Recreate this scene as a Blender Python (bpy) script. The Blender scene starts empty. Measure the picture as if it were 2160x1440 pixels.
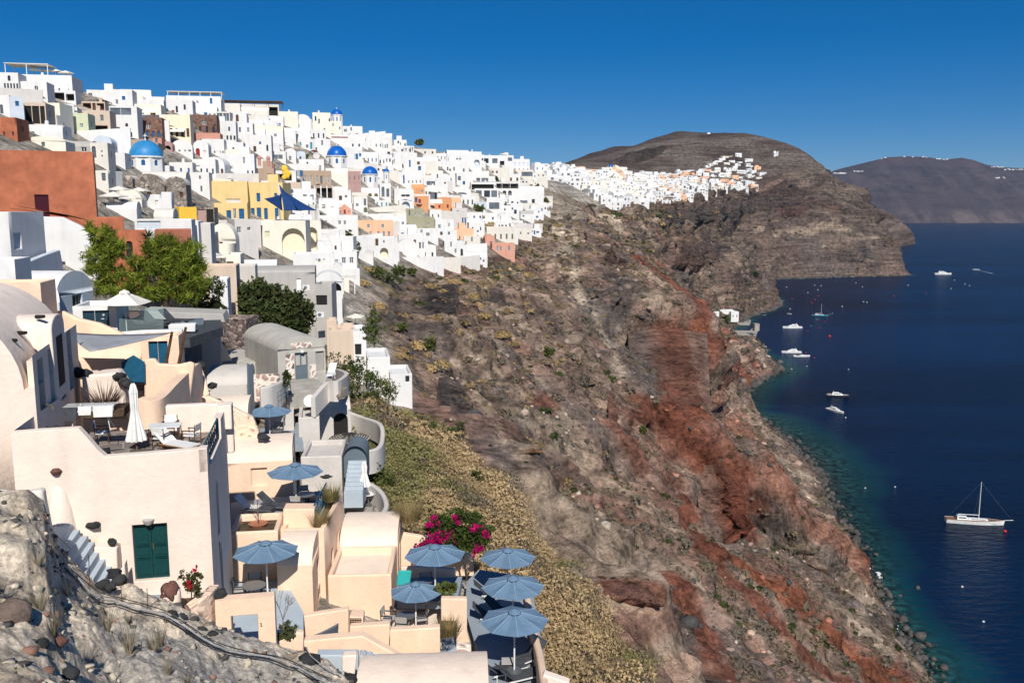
import bpy, bmesh, math, random, time
import numpy as np
from mathutils import Vector, Matrix
from mathutils.bvhtree import BVHTree
T0 = time.time()
random.seed(7)
SC = bpy.context.scene
COL = SC.collection
R = math.radians
FPX = 1870.0
PITCH = R(8.5)
cp, sp = math.cos(PITCH), math.sin(PITCH)
cam_d = bpy.data.cameras.new('camera')
cam_d.sensor_width = 36
cam_d.lens = FPX / 2160 * 36
cam_d.clip_end = 40000
cam_d.clip_start = 0.5
cam = bpy.data.objects.new('camera', cam_d)
COL.objects.link(cam)
cam.rotation_euler = (R(90) - PITCH, 0, 0)
SC.camera = cam
SEA = -100.0
def ray(px, py):
 u = (px - 1080) / FPX
 v = (720 - py) / FPX
 return Vector((u, cp + v * sp, -sp + v * cp))
def at(px, py, Y):
 r = ray(px, py)
 return r * (Y / r.y)
def on_z(px, py, z):
 r = ray(px, py)
 return r * (z / r.z)
def to_px(x, y, z):
 f = y * cp - z * sp
 up = y * sp + z * cp
 return 1080 + FPX * x / f, 720 - FPX * up / f
def _h(ix, iy, iz, seed):
 n = (ix * 374761393 + iy * 668265263 + iz * 2147483647 + seed * 1274126177) & 0xFFFFFFFF
 n = ((n ^ (n >> 13)) * 1274126177) & 0xFFFFFFFF
 n = ((n ^ (n >> 16)) * 2246822519) & 0xFFFFFFFF
 return ((n ^ (n >> 15)) & 0xFFFFFF) / float(0xFFFFFF)
def noise(p, seed=0):
 p = np.asarray(p, dtype=np.float64)
 i = np.floor(p).astype(np.int64)
 f = p - i
 f = f * f * (3 - 2 * f)
 out = 0
 for dx in (0, 1):
  wx = f[..., 0] if dx else 1 - f[..., 0]
  for dy in (0, 1):
   wy = f[..., 1] if dy else 1 - f[..., 1]
   for dz in (0, 1):
    wz = f[..., 2] if dz else 1 - f[..., 2]
    out = out + wx * wy * wz * _h(i[..., 0] + dx, i[..., 1] + dy, i[..., 2] + dz, seed)
 return out * 2 - 1
def fbm(p, octv=4, seed=0, gain=0.5):
 p = np.asarray(p, dtype=np.float64)
 a, s, t = 1.0, 0, 0
 for k in range(octv):
  s = s + a * noise(p * 2 ** k + 17.3 * k, seed + k)
  t += a
  a *= gain
 return s / t
def ridged(p, octv=4, seed=0):
 p = np.asarray(p, dtype=np.float64)
 a, s, t = 1.0, 0, 0
 for k in range(octv):
  s = s + a * (1 - 2 * np.abs(noise(p * 2 ** k + 9.1 * k, seed + k)))
  t += a
  a *= 0.5
 return s / t
def tag(o, label=None, cat=None, group=None, kind=None):
 if label: o['label'] = label
 if cat: o['category'] = cat
 if group: o['group'] = group
 if kind: o['kind'] = kind
 return o
def mesh_obj(name, verts, faces, mats, parent=None, midx=None, smooth=False, loc=None, rz=0):
 me = bpy.data.meshes.new(name)
 if len(faces) and isinstance(faces, np.ndarray):
  nf, k = faces.shape
  me.vertices.add(len(verts))
  me.vertices.foreach_set('co', np.asarray(verts, dtype=np.float32).ravel())
  me.loops.add(nf * k)
  me.loops.foreach_set('vertex_index', faces.astype(np.int32).ravel())
  me.polygons.add(nf)
  me.polygons.foreach_set('loop_start', np.arange(0, nf * k, k, dtype=np.int32))
  me.polygons.foreach_set('loop_total', np.full(nf, k, dtype=np.int32))
  me.update(calc_edges=True)
  me.validate()
 else:
  me.from_pydata([tuple(v) for v in verts], [], faces)
 for m in (mats if isinstance(mats, (list, tuple)) else [mats]):
  me.materials.append(m)
 if midx is not None:
  me.polygons.foreach_set('material_index', np.asarray(midx, dtype=np.int32))
 if smooth:
  me.polygons.foreach_set('use_smooth', np.ones(len(me.polygons), dtype=bool))
 me.update()
 o = bpy.data.objects.new(name, me)
 COL.objects.link(o)
 if parent is not None:
  o.parent = parent
 if loc is not None:
  o.location = loc
 if rz:
  o.rotation_euler.z = rz
 return o
def empty(name, loc, rz=0, label=None, cat=None, group=None, kind=None):
 o = bpy.data.objects.new(name, None)
 COL.objects.link(o)
 o.location = loc
 o.rotation_euler.z = rz
 o.empty_display_size = 0.3
 return tag(o, label, cat, group, kind)
def _nodes(name):
 m = bpy.data.materials.new(name)
 m.use_nodes = True
 nt = m.node_tree
 b = nt.nodes['Principled BSDF']
 return m, nt, b
def N(nt, typ, ins=None, **kw):
 n = nt.nodes.new(typ)
 for k, v in kw.items():
  setattr(n, k, v)
 for k, v in (ins or {}).items():
  if isinstance(v, bpy.types.NodeSocket):
   nt.links.new(v, n.inputs[k])
  else:
   n.inputs[k].default_value = v
 return n
def ramp(nt, fac, stops):
 n = nt.nodes.new('ShaderNodeValToRGB')
 nt.links.new(fac, n.inputs[0])
 e = n.color_ramp.elements
 while len(e) < len(stops):
  e.new(0.5)
 for i, (p, c) in enumerate(stops):
  e[i].position = p
  e[i].color = (*c, 1) if len(c) == 3 else c
 return n.outputs[0]
def g3(v): return (v, v, v)
MATS = {}
def mat(name, col, rough=0.9, var=0.08, scale=1.2, bump=0.0, bscale=6.0, spec=0.3, metal=0.0, dirt=0.0, vcol=None):
 """plaster, paint, stone, cloth: one colour with soft uneven wear and a little surface relief"""
 if name in MATS: return MATS[name]
 m, nt, b = _nodes(name)
 pos = N(nt, 'ShaderNodeNewGeometry').outputs['Position']
 n1 = N(nt, 'ShaderNodeTexNoise', {'Vector': pos, 'Scale': scale, 'Detail': 6.0, 'Roughness': 0.6}).outputs[0]
 lo = tuple(max(0, c * (1 - var * 2.2)) for c in col)
 hi = tuple(min(1, c * (1 + var * 1.4)) for c in col)
 c = ramp(nt, n1, [(0.28, lo), (0.72, hi)])
 if dirt:
  mp = N(nt, 'ShaderNodeMapping', {'Vector': pos, 'Scale': (1.3, 1.3, 0.22)}).outputs[0]
  n2 = N(nt, 'ShaderNodeTexNoise', {'Vector': mp, 'Scale': 1.1, 'Detail': 5.0}).outputs[0]
  f = ramp(nt, n2, [(0.5, g3(0)), (0.75, g3(dirt))])
  mx = N(nt, 'ShaderNodeMix', {0: f, 6: c, 7: (*[x * 0.55 for x in col], 1)}, data_type='RGBA')
  c = mx.outputs[2]
 nt.links.new(c, b.inputs['Base Color'])
 b.inputs['Roughness'].default_value = rough
 b.inputs['Specular IOR Level'].default_value = spec
 b.inputs['Metallic'].default_value = metal
 if bump:
  n3 = N(nt, 'ShaderNodeTexNoise', {'Vector': pos, 'Scale': bscale, 'Detail': 5.0, 'Roughness': 0.65}).outputs[0]
  bp = N(nt, 'ShaderNodeBump', {'Height': n3, 'Strength': bump, 'Distance': 0.06})
  nt.links.new(bp.outputs[0], b.inputs['Normal'])
 MATS[name] = m
 return m
w = bpy.data.worlds.new('World')
SC.world = w
w.use_nodes = True
nt = w.node_tree
bg = nt.nodes['Background']
sky = nt.nodes.new('ShaderNodeTexSky')
sky.sky_type = 'NISHITA'
sky.sun_disc = False
SUN_DIR = Vector((.171, -.893, .793)).normalized()
sky.sun_elevation = math.asin(SUN_DIR.z)
sky.sun_rotation = math.atan2(SUN_DIR.x, SUN_DIR.y)
sky.altitude = 100
sky.air_density = 0.7
sky.dust_density = 0.0
sky.ozone_density = 10.0
gm = N(nt, 'ShaderNodeGamma', {0: sky.outputs[0], 1: .75})
hs = N(nt, 'ShaderNodeHueSaturation', {'Color': gm.outputs[0], 'Hue': .505, 'Saturation': 1.42})
nt.links.new(hs.outputs[0], bg.inputs[0])
bg.inputs[1].default_value = 0.097
sl = bpy.data.lights.new('sun', 'SUN')
sl.energy = 4.6
sl.angle = R(0.53)
sl.color = (1.0, 0.955, 0.88)
so = bpy.data.objects.new('sun', sl)
COL.objects.link(so)
so.rotation_euler = SUN_DIR.to_track_quat('Z', 'Y').to_euler()
SC.view_settings.view_transform = 'Standard'
SC.view_settings.look = 'None'
SC.view_settings.exposure = 0.2
SC.view_settings.gamma = 1.0
SC.view_settings.use_curve_mapping = False
SC.render.film_transparent = False
def row(Y, *xz):
 return [(x, Y if len(q) == 0 else q[0], z) for (x, z, *q) in xz]
NET = [
row(15, (130,-112),(70,-100.6),(55,-84),(40,-66),(24,-48),(9,-33),(0,-23.5),(-20,-15),(-80,2),(-260,-5)),
row(45, (135,-112),(73,-100.6),(58,-85),(42,-67),(26,-50),(12,-34),(3.5,-23.5),(-20,-15),(-90,10),(-260,0)),
row(65, (135,-112),(75,-100.6),(60,-86),(44,-68),(28,-52),(8,-31),(-4,-20.5),(-22,-13),(-95,16),(-260,4)),
row(90, (140,-112),(78,-100.6),(62,-87),(44,-68),(26,-54),(2,-32),(-9.5,-21),(-28,-13),(-100,21),(-260,8)),
row(120, (145,-112),(82,-100.6),(66,-88),(46,-71),(26,-58),(1,-37),(-12,-26),(-30,-13.5),(-108,25),(-260,10)),
row(150, (148,-112),(85,-100.6),(69,-88),(50,-70),(26,-54),(-6,-31),(-21,-19),(-45,-5),(-112,27),(-260,10)),
row(176, (150,-112),(87,-100.6),(72,-87),(54,-73),(29,-52),(-3,-29),(-21,-17.5),(-50,0),(-111,28),(-260,10)),
row(189, (150,-112),(90,-100.6),(74,-88),(58,-79),(31,-50),(0,-28),(-20,-17),(-50,1),(-106,29),(-260,10)),
row(197, (152,-112),(91,-100.6),(76,-88),(56,-58),(33,-45),(2,-27),(-19,-17),(-50,2),(-104,29),(-260,10)),
row(225, (155,-112),(97,-100.6),(80,-86),(60,-70),(36,-48),(6,-27),(-17,-17),(-49,3),(-98,30),(-260,10)),
row(260, (160,-112),(103,-100.6),(86,-88),(67,-77),(43,-56),(11,-29),(-8,-17.5),(-42,4),(-88,30),(-260,10)),
row(284, (165,-112),(108,-100.6),(84,-88),(64,-79),(48,-64),(20,-32),(-2,-17),(-35,5),(-80,30),(-260,10)),
row(298, (168,-112),(111,-100.6),(84,-88),(61.5,-77),(57.5,-36),(30,-27),(2,-16),(-31,6),(-76,30),(-260,10)),
row(325, (172,-112),(117,-100.6),(88,-88),(66,-76),(58,-38),(36,-25),(7,-13),(-27,7),(-69,30),(-260,12)),
row(380, (180,-112),(120,-100.6),(98,-88),(80,-68),(70,-42),(46,-22),(16,-9),(-18,9),(-50,30),(-260,12)),
row(440, (175,-112),(117,-100.6),(104,-93),(92,-78),(82,-58),(54,-24),(20,-5),(-8,11),(-30,29),(-260,14)),
row(505, (190,-112),(141,-100.6),(127,-90),(112,-75),(98,-56),(62,-24),(24,1),(8,14),(-4,26),(-240,14)),
row(560, (215,-112),(170,-100.6),(152,-90.5),(132,-85),(106,-76),(78,-25),(52,-4),(34,10),(17,20),(-230,14)),
row(620, (215,-112),(166,-100.6),(153,-96),(136,-92),(112,-76),(92,-22),(72,-1),(46,12),(17,26),(-220,14)),
row(725, (230,-112),(180,-100.6),(173,-98),(160,-93),(143,-76),(112,-26),(86,1),(60,12),(26,28),(-200,16)),
row(812, (270,-112),(216,-100.6),(202,-86),(182,-62),(160,-42),(136,-18),(113,4),(86,14),(50,30),(-180,18)),
row(943, (340,-112),(285,-100.6),(264,-80),(238,-58),(207,-36),(187,-14),(166,8),(132,18),(76,40),(-160,20)),
row(1114, (370,-112),(313,-100.6),(293,-76),(272,-54),(252,-30),(236,-5),(216,15),(172,26),(110,55),(-150,25)),
row(1200, (410,-112,1180),(356,-100.6,1262),(345,-80,1285),(331,-55,1308),(320,-28,1330),(312,0,1345),(300,24,1360),(250,38,1375),(150,75,1420),(-100,30)),
row(1300, (470,-112,1240),(430,-100.6,1290),(425,-78,1320),(417,-52,1360),(411,-25,1395),(406,5,1430),(398,34,1460),(350,62,1490),(260,120,1580),(0,30,1700)),
row(1350, (560,-112,1280),(520,-100.6,1325),(515,-76,1350),(507,-47,1390),(502,-17,1425),(496,20,1460),(480,58,1500),(445,95,1550),(390,140,1630),(200,30,1800)),
row(1360, (650,-112,1340),(609,-100.6,1357),(590,-86,1375),(574,-62,1390),(570,-36,1405),(563,-6,1430),(548,30,1480),(524,74,1540),(490,106,1600),(350,40,1800)),
row(1500, (680,-112,1520),(610,-100.6,1520),(588,-70,1570),(572,-40,1600),(562,-2,1625),(555,28,1650),(540,50,1690),(520,62,1760),(480,70,1850),(350,40,1950)),
row(2000, (860,-112),(800,-100.6),(785,-70),(770,-40),(752,-10),(722,20),(700,45),(650,60),(560,80),(400,60)),
row(2300, (1040,-112,2300),(992,-100.6,2356),(980,-75,2370),(965,-45,2390),(940,-15,2400),(900,10,2400),(850,30,2380),(780,50,2350),(700,80,2300),(500,60)),
row(2500, (1150,-112,2440),(1088,-100.6,2460),(1084,-70,2480),(1066,-50,2500),(1030,-25,2500),(960,5,2480),(880,30,2450),(800,55,2420),(700,80,2400),(500,60)),
row(2860, (1320,-112,2860),(1257,-100.6,2860),(1215,-70,2870),(1150,-40,2850),(1080,-15,2800),(1000,10,2750),(900,30,2700),(800,50,2650),(700,60,2600),(500,40)),
row(3300, (1100,-112),(1000,-102),(960,-98),(900,-90),(860,-80),(800,-70),(760,-60),(700,-60),(600,-60),(500,-60)),
]
NETA = np.array(NET, dtype=np.float64)
NETA[:24, 8, 2] -= 3.5
NETA[24:27, 8, 2] -= 6
def pchip(A, t):
 """monotone cubic along axis 0 at float positions t"""
 n = A.shape[0]
 d = np.diff(A, axis=0)
 s = np.zeros_like(A)
 a, b = d[:-1], d[1:]
 ok = (a * b) > 0
 with np.errstate(divide='ignore', invalid='ignore'):
  hm = 2 * a * b / (a + b)
 s[1:-1] = np.where(ok, hm, 0)
 s[0], s[-1] = d[0], d[-1]
 i = np.clip(np.floor(t).astype(int), 0, n - 2)
 f = (t - i).reshape((-1,) + (1,) * (A.ndim - 1))
 h00 = 2 * f ** 3 - 3 * f ** 2 + 1; h10 = f ** 3 - 2 * f ** 2 + f
 h01 = -2 * f ** 3 + 3 * f ** 2; h11 = f ** 3 - f ** 2
 return h00 * A[i] + h10 * s[i] + h01 * A[i + 1] + h11 * s[i + 1]
def even(A, n, cut, p=1.0):
 """positions along axis 0 spaced so that steps look equal from the camera's distance"""
 t = np.linspace(0, A.shape[0] - 1, 4000)
 P = pchip(A, t)[:, cut]
 step = np.linalg.norm(np.diff(P, axis=0), axis=-1) / np.maximum(np.linalg.norm(P[1:], axis=-1), 12) ** p
 st = np.sort(step, axis=1)[:, -3:].mean(axis=1) + 1e-5
 c = np.concatenate([[0], np.cumsum(st)])
 return np.interp(np.linspace(0, c[-1], n), c, t)
NR, NC = 640, 430
tr = even(NETA, NR, slice(1, 8))
G = pchip(NETA, tr)                       # NR x 10 x 3
GT = np.swapaxes(G, 0, 1)
tc = even(GT, NC, slice(40, 420))
G = np.swapaxes(pchip(GT, tc), 0, 1)      # NR x NC x 3
def normals(G):
 du = np.gradient(G, axis=0)
 dv = np.gradient(G, axis=1)
 n = np.cross(du, dv)
 n /= np.linalg.norm(n, axis=-1, keepdims=True) + 1e-9
 n *= np.where(n[..., 2:3] < 0, -1, 1)
 return n
NRM = normals(G)
cell = np.linalg.norm(np.gradient(G, axis=0), axis=-1)
dist = np.linalg.norm(G, axis=-1)
U = np.broadcast_to(tc, (NR, NC))
amp = np.interp(U, [0, 0.9, 1.1, 2, 5.6, 6.0, 6.5, 9], [.1, .1, .35, 1, 1, .45, .12, .12])
steep = 1 - np.clip(NRM[..., 2], 0, 1)
disp = np.zeros((NR, NC))
far = np.clip((dist - 450) / 900, 0, 1)
for wl, a in ((70, 5.5), (34, 4.8), (15, 3.7), (7, 2.2), (3.4, 1.2), (1.7, .6), (.8, .3)):
 vis = np.clip((wl / np.maximum(dist * 0.0036, 0.25)) - 1, 0, 1)
 if wl > 30:
  nz = ridged(G / wl + 3.3, 1, int(wl)) * (0.25 + 0.75 * np.clip((dist - 120) / 400, 0, 1))
 else:
  nz = 0.55 * ridged(G / wl + 7.7, 1, int(wl * 10)) + 0.6 * noise(G / wl * 1.3, int(wl * 10) + 5)
 disp += a * nz * vis * (0.55 + 1.2 * steep)
lay = noise(np.stack([G[..., 0] / 60, G[..., 1] / 60, (G[..., 2] + 0.06 * G[..., 0]) / 3.0], -1), 91)
lay2 = noise(np.stack([G[..., 0] / 90, G[..., 1] / 90, (G[..., 2] + 0.05 * G[..., 0]) / 9.0], -1), 92)
rimband = np.clip(1 - np.abs(U - 5.4) / .9, 0, 1)
disp += (np.clip(steep - .3, 0, 1) * 1.8 + rimband * 1.2) * lay * np.clip((dist - 100) / 200, 0.2, 1) + far * lay2 * 4.0 * np.clip(steep, .2, 1)
disp += rimband * 3.0 * ridged(G / 11.0, 3, 44) * np.clip((dist - 80) / 100, 0, 1)
gl = ridged(np.stack([(G[..., 1] + G[..., 0] * 0.4) / 26, U * 0.35, U * 0], -1), 2, 77)
disp += np.clip(U - 1, 0, 1) * np.clip(6 - U, 0, 1) * 1.6 * gl * np.clip((dist - 90) / 150, 0, 1)
disp *= 1 + far * 1.6
G2 = G + NRM * (disp * amp)[..., None]
G2[..., 2] = np.where(U < 0.95, np.minimum(G2[..., 2], SEA - 0.4), G2[..., 2])
TV = G2.reshape(-1, 3)
ii = np.arange(NR * NC).reshape(NR, NC)
TF = np.stack([ii[:-1, :-1], ii[:-1, 1:], ii[1:, 1:], ii[1:, :-1]], -1).reshape(-1, 4)
TF = TF[:, ::-1] if np.cross(TV[TF[0, 1]] - TV[TF[0, 0]], TV[TF[0, 2]] - TV[TF[0, 0]])[2] < 0 else TF
BV = BVHTree.FromPolygons([tuple(v) for v in TV.tolist()], [tuple(f) for f in TF.tolist()])
def hiti(px, py):
 h = BV.ray_cast(Vector((0, 0, 0)), ray(px, py).normalized())
 return h[0], (me_col[TF[h[2]][0]] if h[2] is not None else None)
def hit(px, py):
 h = BV.ray_cast(Vector((0, 0, 0)), ray(px, py).normalized())
 return h[0]
def hitd(px, py):
 h, k = None, 0
 while h is None and k < 80: h = hit(px, py + k); k += 3
 return h
def ground(x, y):
 h = BV.ray_cast(Vector((x, y, 300)), Vector((0, 0, -1)))
 return h[0].z if h[0] is not None else None
PAL = dict(brown=(.215, .15, .118), beige=(.345, .268, .20), pale=(.40, .325, .245), red=(.16, .060, .038), pink=(.27, .155, .115), rust=(.20, .075, .042),
  dark=(.055, .047, .045), grey=(.13, .115, .105), dirt=(.15, .115, .085), white=(.55, .50, .44), veg=(.085, .085, .035), straw=(.30, .235, .125), purple=(.085, .05, .048))
Cc = np.zeros((NR, NC, 3)); Cc[:] = PAL['brown']
def blend(mask, c):
 global Cc
 c = np.array(PAL[c] if isinstance(c, str) else c)
 Cc = Cc * (1 - mask[..., None]) + c * mask[..., None]
def sm(x, a, b):
 t = np.clip((x - a) / (b - a), 0, 1)
 return t * t * (3 - 2 * t)
n1 = fbm(G2 / 22.0, 4, 5); n2 = fbm(G2 / 6.0, 4, 15); n3 = fbm(G2 / 60.0, 3, 25)
streak = fbm(np.stack([(G[..., 1] + G[..., 0] * 0.45) / 9, U * 0.6, U * 0], -1), 4, 31)
blend(sm(n1, -.1, .35) * .8, 'pink')
blend(sm(streak, .05, .3) * .7, 'beige')
blend(sm(-streak, .1, .35) * .55, 'grey')
blend(sm(U, 6.0, 6.4) * .9, (.60, .55, .48))
blend(far * .8, (.125, .095, .08))
blend(far * sm(lay2, .1, .5) * .6, (.075, .055, .05))
blend(far * sm(n3, .15, .4) * .4, (.22, .175, .14))
blend(far * sm(-n3, .1, .3) * .5, 'purple')
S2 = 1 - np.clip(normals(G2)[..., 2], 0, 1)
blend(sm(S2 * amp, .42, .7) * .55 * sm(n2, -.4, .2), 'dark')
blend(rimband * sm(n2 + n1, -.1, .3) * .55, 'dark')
blend(np.clip(1 - np.abs(G2[..., 2] - SEA) / 2.6, 0, 1) * .9, (.05, .038, .035))
fl = TV
def stroke(pts, r, c, op=1.0, edge=.45):
 """a patch along picked points on the ground, radius in photo pixels at that distance"""
 P = [hit(x, y) for x, y in pts]
 P = [p for p in P if p is not None]
 if not P: return
 C = Cc.reshape(-1, 3)
 m = np.zeros(len(TV))
 if len(P) == 1: P = P * 2
 for a, b in zip(P[:-1], P[1:]):
  a = np.array(a); b = np.array(b)
  rr = r / FPX * max(np.linalg.norm(a), np.linalg.norm(b)) * 1.5
  lo = np.minimum(a, b) - rr * 1.6; hi = np.maximum(a, b) + rr * 1.6
  sel = np.where(np.all((TV >= lo) & (TV <= hi), axis=1))[0]
  if len(sel) == 0: continue
  q = TV[sel]; ab = b - a
  t = np.clip(((q - a) @ ab) / (ab @ ab + 1e-9), 0, 1)
  d = np.linalg.norm(q - (a + t[:, None] * ab), axis=1)
  ra = r / FPX * (np.linalg.norm(a) * (1 - t) + np.linalg.norm(b) * t)
  nn = 0.8 * n2.reshape(-1)[sel] + .5 * n1.reshape(-1)[sel]
  k = 1 - sm(d / ra + nn * edge * 1.6, 1 - edge, 1 + edge * .6)
  m[sel] = np.maximum(m[sel], k)
 cc = np.array(PAL[c] if isinstance(c, str) else c)
 C[:] = C * (1 - (m * op)[:, None]) + cc * (m * op)[:, None]
 return m
STROKES = [
([(1520,880),(1640,1000),(1760,1130)], 60, (.235,.15,.12), .8), ([(1620,1200),(1750,1300),(1850,1400)], 70, (.21,.125,.095), .75), ([(1120,1000),(1250,1150),(1350,1250)], 85, (.33,.25,.195), .75), ([(1400,950),(1500,1150)], 60, (.22,.12,.09), .7),
([(1250,640),(1330,760),(1400,860)], 70, 'grey', .75), ([(1180,760),(1260,860)], 60, 'brown', .8),
([(1130,1060),(1300,1130),(1380,1240)], 75, 'beige', .85), ([(1150,920),(1240,960)], 45, 'beige', .55),
([(1240,1340),(1340,1330)], 45, 'pink', .8), ([(1100,960),(1160,1130),(1230,1250)], 26, 'beige', .7),
([(1000,870),(1060,980)], 30, 'grey', .6), ([(1420,560),(1500,640)], 30, 'grey', .6), ([(1560,520),(1620,600)], 40, 'grey', .5),
([(1680,500),(1720,560),(1780,580)], 30, 'grey', .5),
([(1190,520),(1215,600),(1262,690),(1300,780),(1330,850)], 16, 'pale', .85), ([(1150,560),(1160,640),(1200,700),(1250,770)], 13, 'beige', .7),
([(1040,680),(1110,760),(1175,860)], 12, 'beige', .8), ([(1000,660),(1060,740)], 15, 'beige', .5), ([(960,760),(1010,830),(1060,930)], 14, 'beige', .7),
([(1310,500),(1370,550)], 11, 'pale', .6), ([(1360,480),(1410,560)], 10, 'beige', .6), ([(1510,480),(1560,560)], 8, 'beige', .6),
([(970,740),(1020,810),(1080,880)], 13, 'dirt', .8), ([(1100,880),(1180,870),(1190,930),(1110,940)], 34, (.25,.20,.155), .9),
([(1150,420),(1180,500)], 34, 'pale', .9), ([(1200,420),(1260,450),(1300,470)], 28, 'pale', .85), ([(1190,480),(1250,520)], 36, 'pale', .75),
([(1345,545),(1380,570),(1430,605),(1478,640)], 34, 'red', .95), ([(1340,545),(1400,560)], 9, 'rust', .9), ([(1480,650),(1485,700),(1470,760)], 22, 'red', .9),
([(1410,730),(1440,800),(1430,880)], 60, 'red', .9), ([(1470,700),(1480,880)], 30, 'rust', .85), ([(1350,850),(1440,890)], 34, 'red', .85), ([(1290,850),(1330,880)], 25, 'red', .7),
([(1300,900),(1350,980)], 40, (.22,.09,.06), .7), ([(1130,860),(1160,850)], 22, 'red', .8), ([(1420,940),(1520,930)], 50, (.24,.105,.07), .8),
([(1500,1000),(1560,1060),(1560,1120)], 60, 'red', .97), ([(1500,1160),(1560,1180)], 30, 'red', .9), ([(1490,990),(1590,990)], 22, 'rust', .8), ([(1420,1000),(1440,1080),(1500,1160)], 30, (.24,.12,.085), .85),
([(1520,1150),(1640,1230),(1760,1330),(1880,1430)], 48, 'rust', .95), ([(1450,1080),(1500,1180),(1600,1270),(1700,1370),(1800,1440)], 40, 'red', .9), ([(1440,1140),(1500,1260),(1600,1370),(1660,1440)], 24, 'pink', .7),
([(1430,1230),(1480,1330),(1520,1420)], 54, 'red', .95), ([(1560,1180),(1660,1260),(1780,1370),(1850,1440)], 40, 'rust', .9), ([(1400,880),(1470,960),(1520,1040)], 46, 'red', .85), ([(1280,1230),(1400,1250)], 26, 'red', .85), ([(1300,1350),(1420,1300)], 30, 'pink', .7),
([(1560,900),(1640,1000),(1740,1120),(1820,1190)], 46, (.25,.12,.082), .85), ([(1640,960),(1720,1060)], 16, 'beige', .6), ([(1780,1100),(1830,1180)], 22, 'red', .8),
([(1510,720),(1560,780),(1590,810)], 26, 'red', .85), ([(1500,760),(1540,810)], 16, 'red', .8), ([(1495,735),(1530,770),(1570,800)], 6, 'pale', .9), ([(1530,700),(1600,780)], 12, (.2,.07,.045), .8),
([(1500,800),(1540,840)], 10, 'beige', .6), ([(1510,840),(1560,880)], 16, (.26,.12,.085), .6),
([(1170,1010),(1310,1005)], 9, 'rust', .6), ([(1260,1060),(1340,1070)], 8, 'red', .7), ([(1300,1100),(1370,1105)], 8, 'red', .7), ([(1180,1180),(1290,1170)], 12, 'pink', .7),
([(1600,1110),(1680,1140),(1780,1190)], 24, 'grey', .7), ([(1740,1250),(1800,1290),(1860,1300)], 44, 'grey', .8), ([(1840,1340),(1860,1370)], 26, 'pale', .85), ([(1660,1150),(1730,1170)], 10, 'beige', .7),
([(1900,1380),(1930,1430)], 16, (.17,.10,.085), .8), ([(1690,1000),(1720,1010)], 16, 'pale', .7), ([(1580,1300),(1660,1400)], 26, 'grey', .55), ([(1380,1420),(1500,1400)], 30, 'pink', .5),
([(830,640),(900,640),(960,640)], 24, 'dark', .85), ([(850,690),(940,690)], 26, 'dark', .7), ([(1040,620),(1060,640)], 14, 'dark', .8), ([(940,820),(970,870),(1000,870)], 18, 'dark', .85),
([(1230,520),(1300,530),(1330,560)], 26, 'dark', .7), ([(1290,580),(1340,600),(1290,640)], 34, 'dark', .75), ([(1240,615),(1270,620)], 12, 'dark', .8),
([(1440,545),(1480,530),(1530,520)], 20, 'dark', .8), ([(1400,530),(1430,570)], 16, 'dark', .7), ([(1400,450),(1480,470),(1560,460),(1640,430)], 16, 'dark', .75), ([(1480,490),(1550,480)], 16, 'dark', .6),
([(1190,470),(1220,470)], 8, 'dark', .8), ([(1580,440),(1650,430),(1700,440)], 14, 'dark', .6), ([(1640,450),(1760,440)], 8, (.12,.06,.045), .6),
([(1640,490),(1700,490),(1760,470)], 11, (.33,.26,.20), .75), ([(1720,480),(1790,480)], 10, (.33,.26,.20), .75), ([(1690,500),(1740,520),(1790,515)], 4, 'pale', .8), ([(1810,505),(1850,500)], 4, 'pale', .8),
([(1770,540),(1820,530),(1850,540)], 14, 'dark', .75), ([(1840,570),(1850,560)], 10, 'dark', .6), ([(1600,400),(1640,380)], 14, (.16,.11,.09), .9), ([(1600,480),(1620,560)], 9, 'beige', .6),
([(1890,560),(1870,575)], 8, 'brown', .6), ([(1870,505),(1890,510)], 6, 'rust', .5),
([(760,780),(800,800)], 20, 'veg', .6), ([(870,960),(950,1010),(1000,1060)], 55, 'straw', .9), ([(900,880),(960,930)], 26, 'straw', .8), ([(1060,1120),(1150,1230)], 40, 'straw', .85),
([(1180,1260),(1250,1340),(1330,1420)], 55, 'straw', .9), ([(820,720),(850,800)], 26, 'pale', .6), ([(830,620),(800,590)], 20, 'straw', .8), ([(1080,560),(1020,600)], 18, 'straw', .8), ([(1000,560),(990,640)], 6, 'pale', .7),
]
for s in STROKES: stroke(*s)
Cc = np.clip(Cc * np.where(U < 6, 1.78, 1.1)[..., None] * np.where(far > .25, .76, 1.0)[..., None] * np.array([1.0, .98, .96]), 0, .75)
me_col = Cc.reshape(-1, 3)
m, nt, b = _nodes('rocky_ground')
vc = N(nt, 'ShaderNodeVertexColor', layer_name='Col').outputs[0]
pos = N(nt, 'ShaderNodeNewGeometry').outputs['Position']
na = N(nt, 'ShaderNodeTexNoise', {'Vector': pos, 'Scale': .9, 'Detail': 9.0, 'Roughness': 0.72}).outputs[0]
nb = N(nt, 'ShaderNodeTexNoise', {'Vector': pos, 'Scale': .22, 'Detail': 7.0, 'Roughness': 0.7}).outputs[0]
ad = N(nt, 'ShaderNodeMath', {0: na, 1: nb}, operation='ADD').outputs[0]
f = ramp(nt, ad, [(0.0, g3(.3)), (1.0, g3(1.0))])
hf = N(nt, 'ShaderNodeMapRange', {0: ad, 1: .8, 2: 1.2, 3: .3, 4: 1.75}).outputs[0]
mul = N(nt, 'ShaderNodeVectorMath', {0: vc, 'Scale': hf}, operation='SCALE').outputs[0]
vo = N(nt, 'ShaderNodeTexVoronoi', {'Vector': pos, 'Scale': .75, 'Randomness': 1.0})
sp1 = ramp(nt, vo.outputs['Distance'], [(0.10, g3(1)), (0.2, g3(0))])
rnd = N(nt, 'ShaderNodeSeparateColor', {0: vo.outputs['Color']}).outputs[0]
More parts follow.
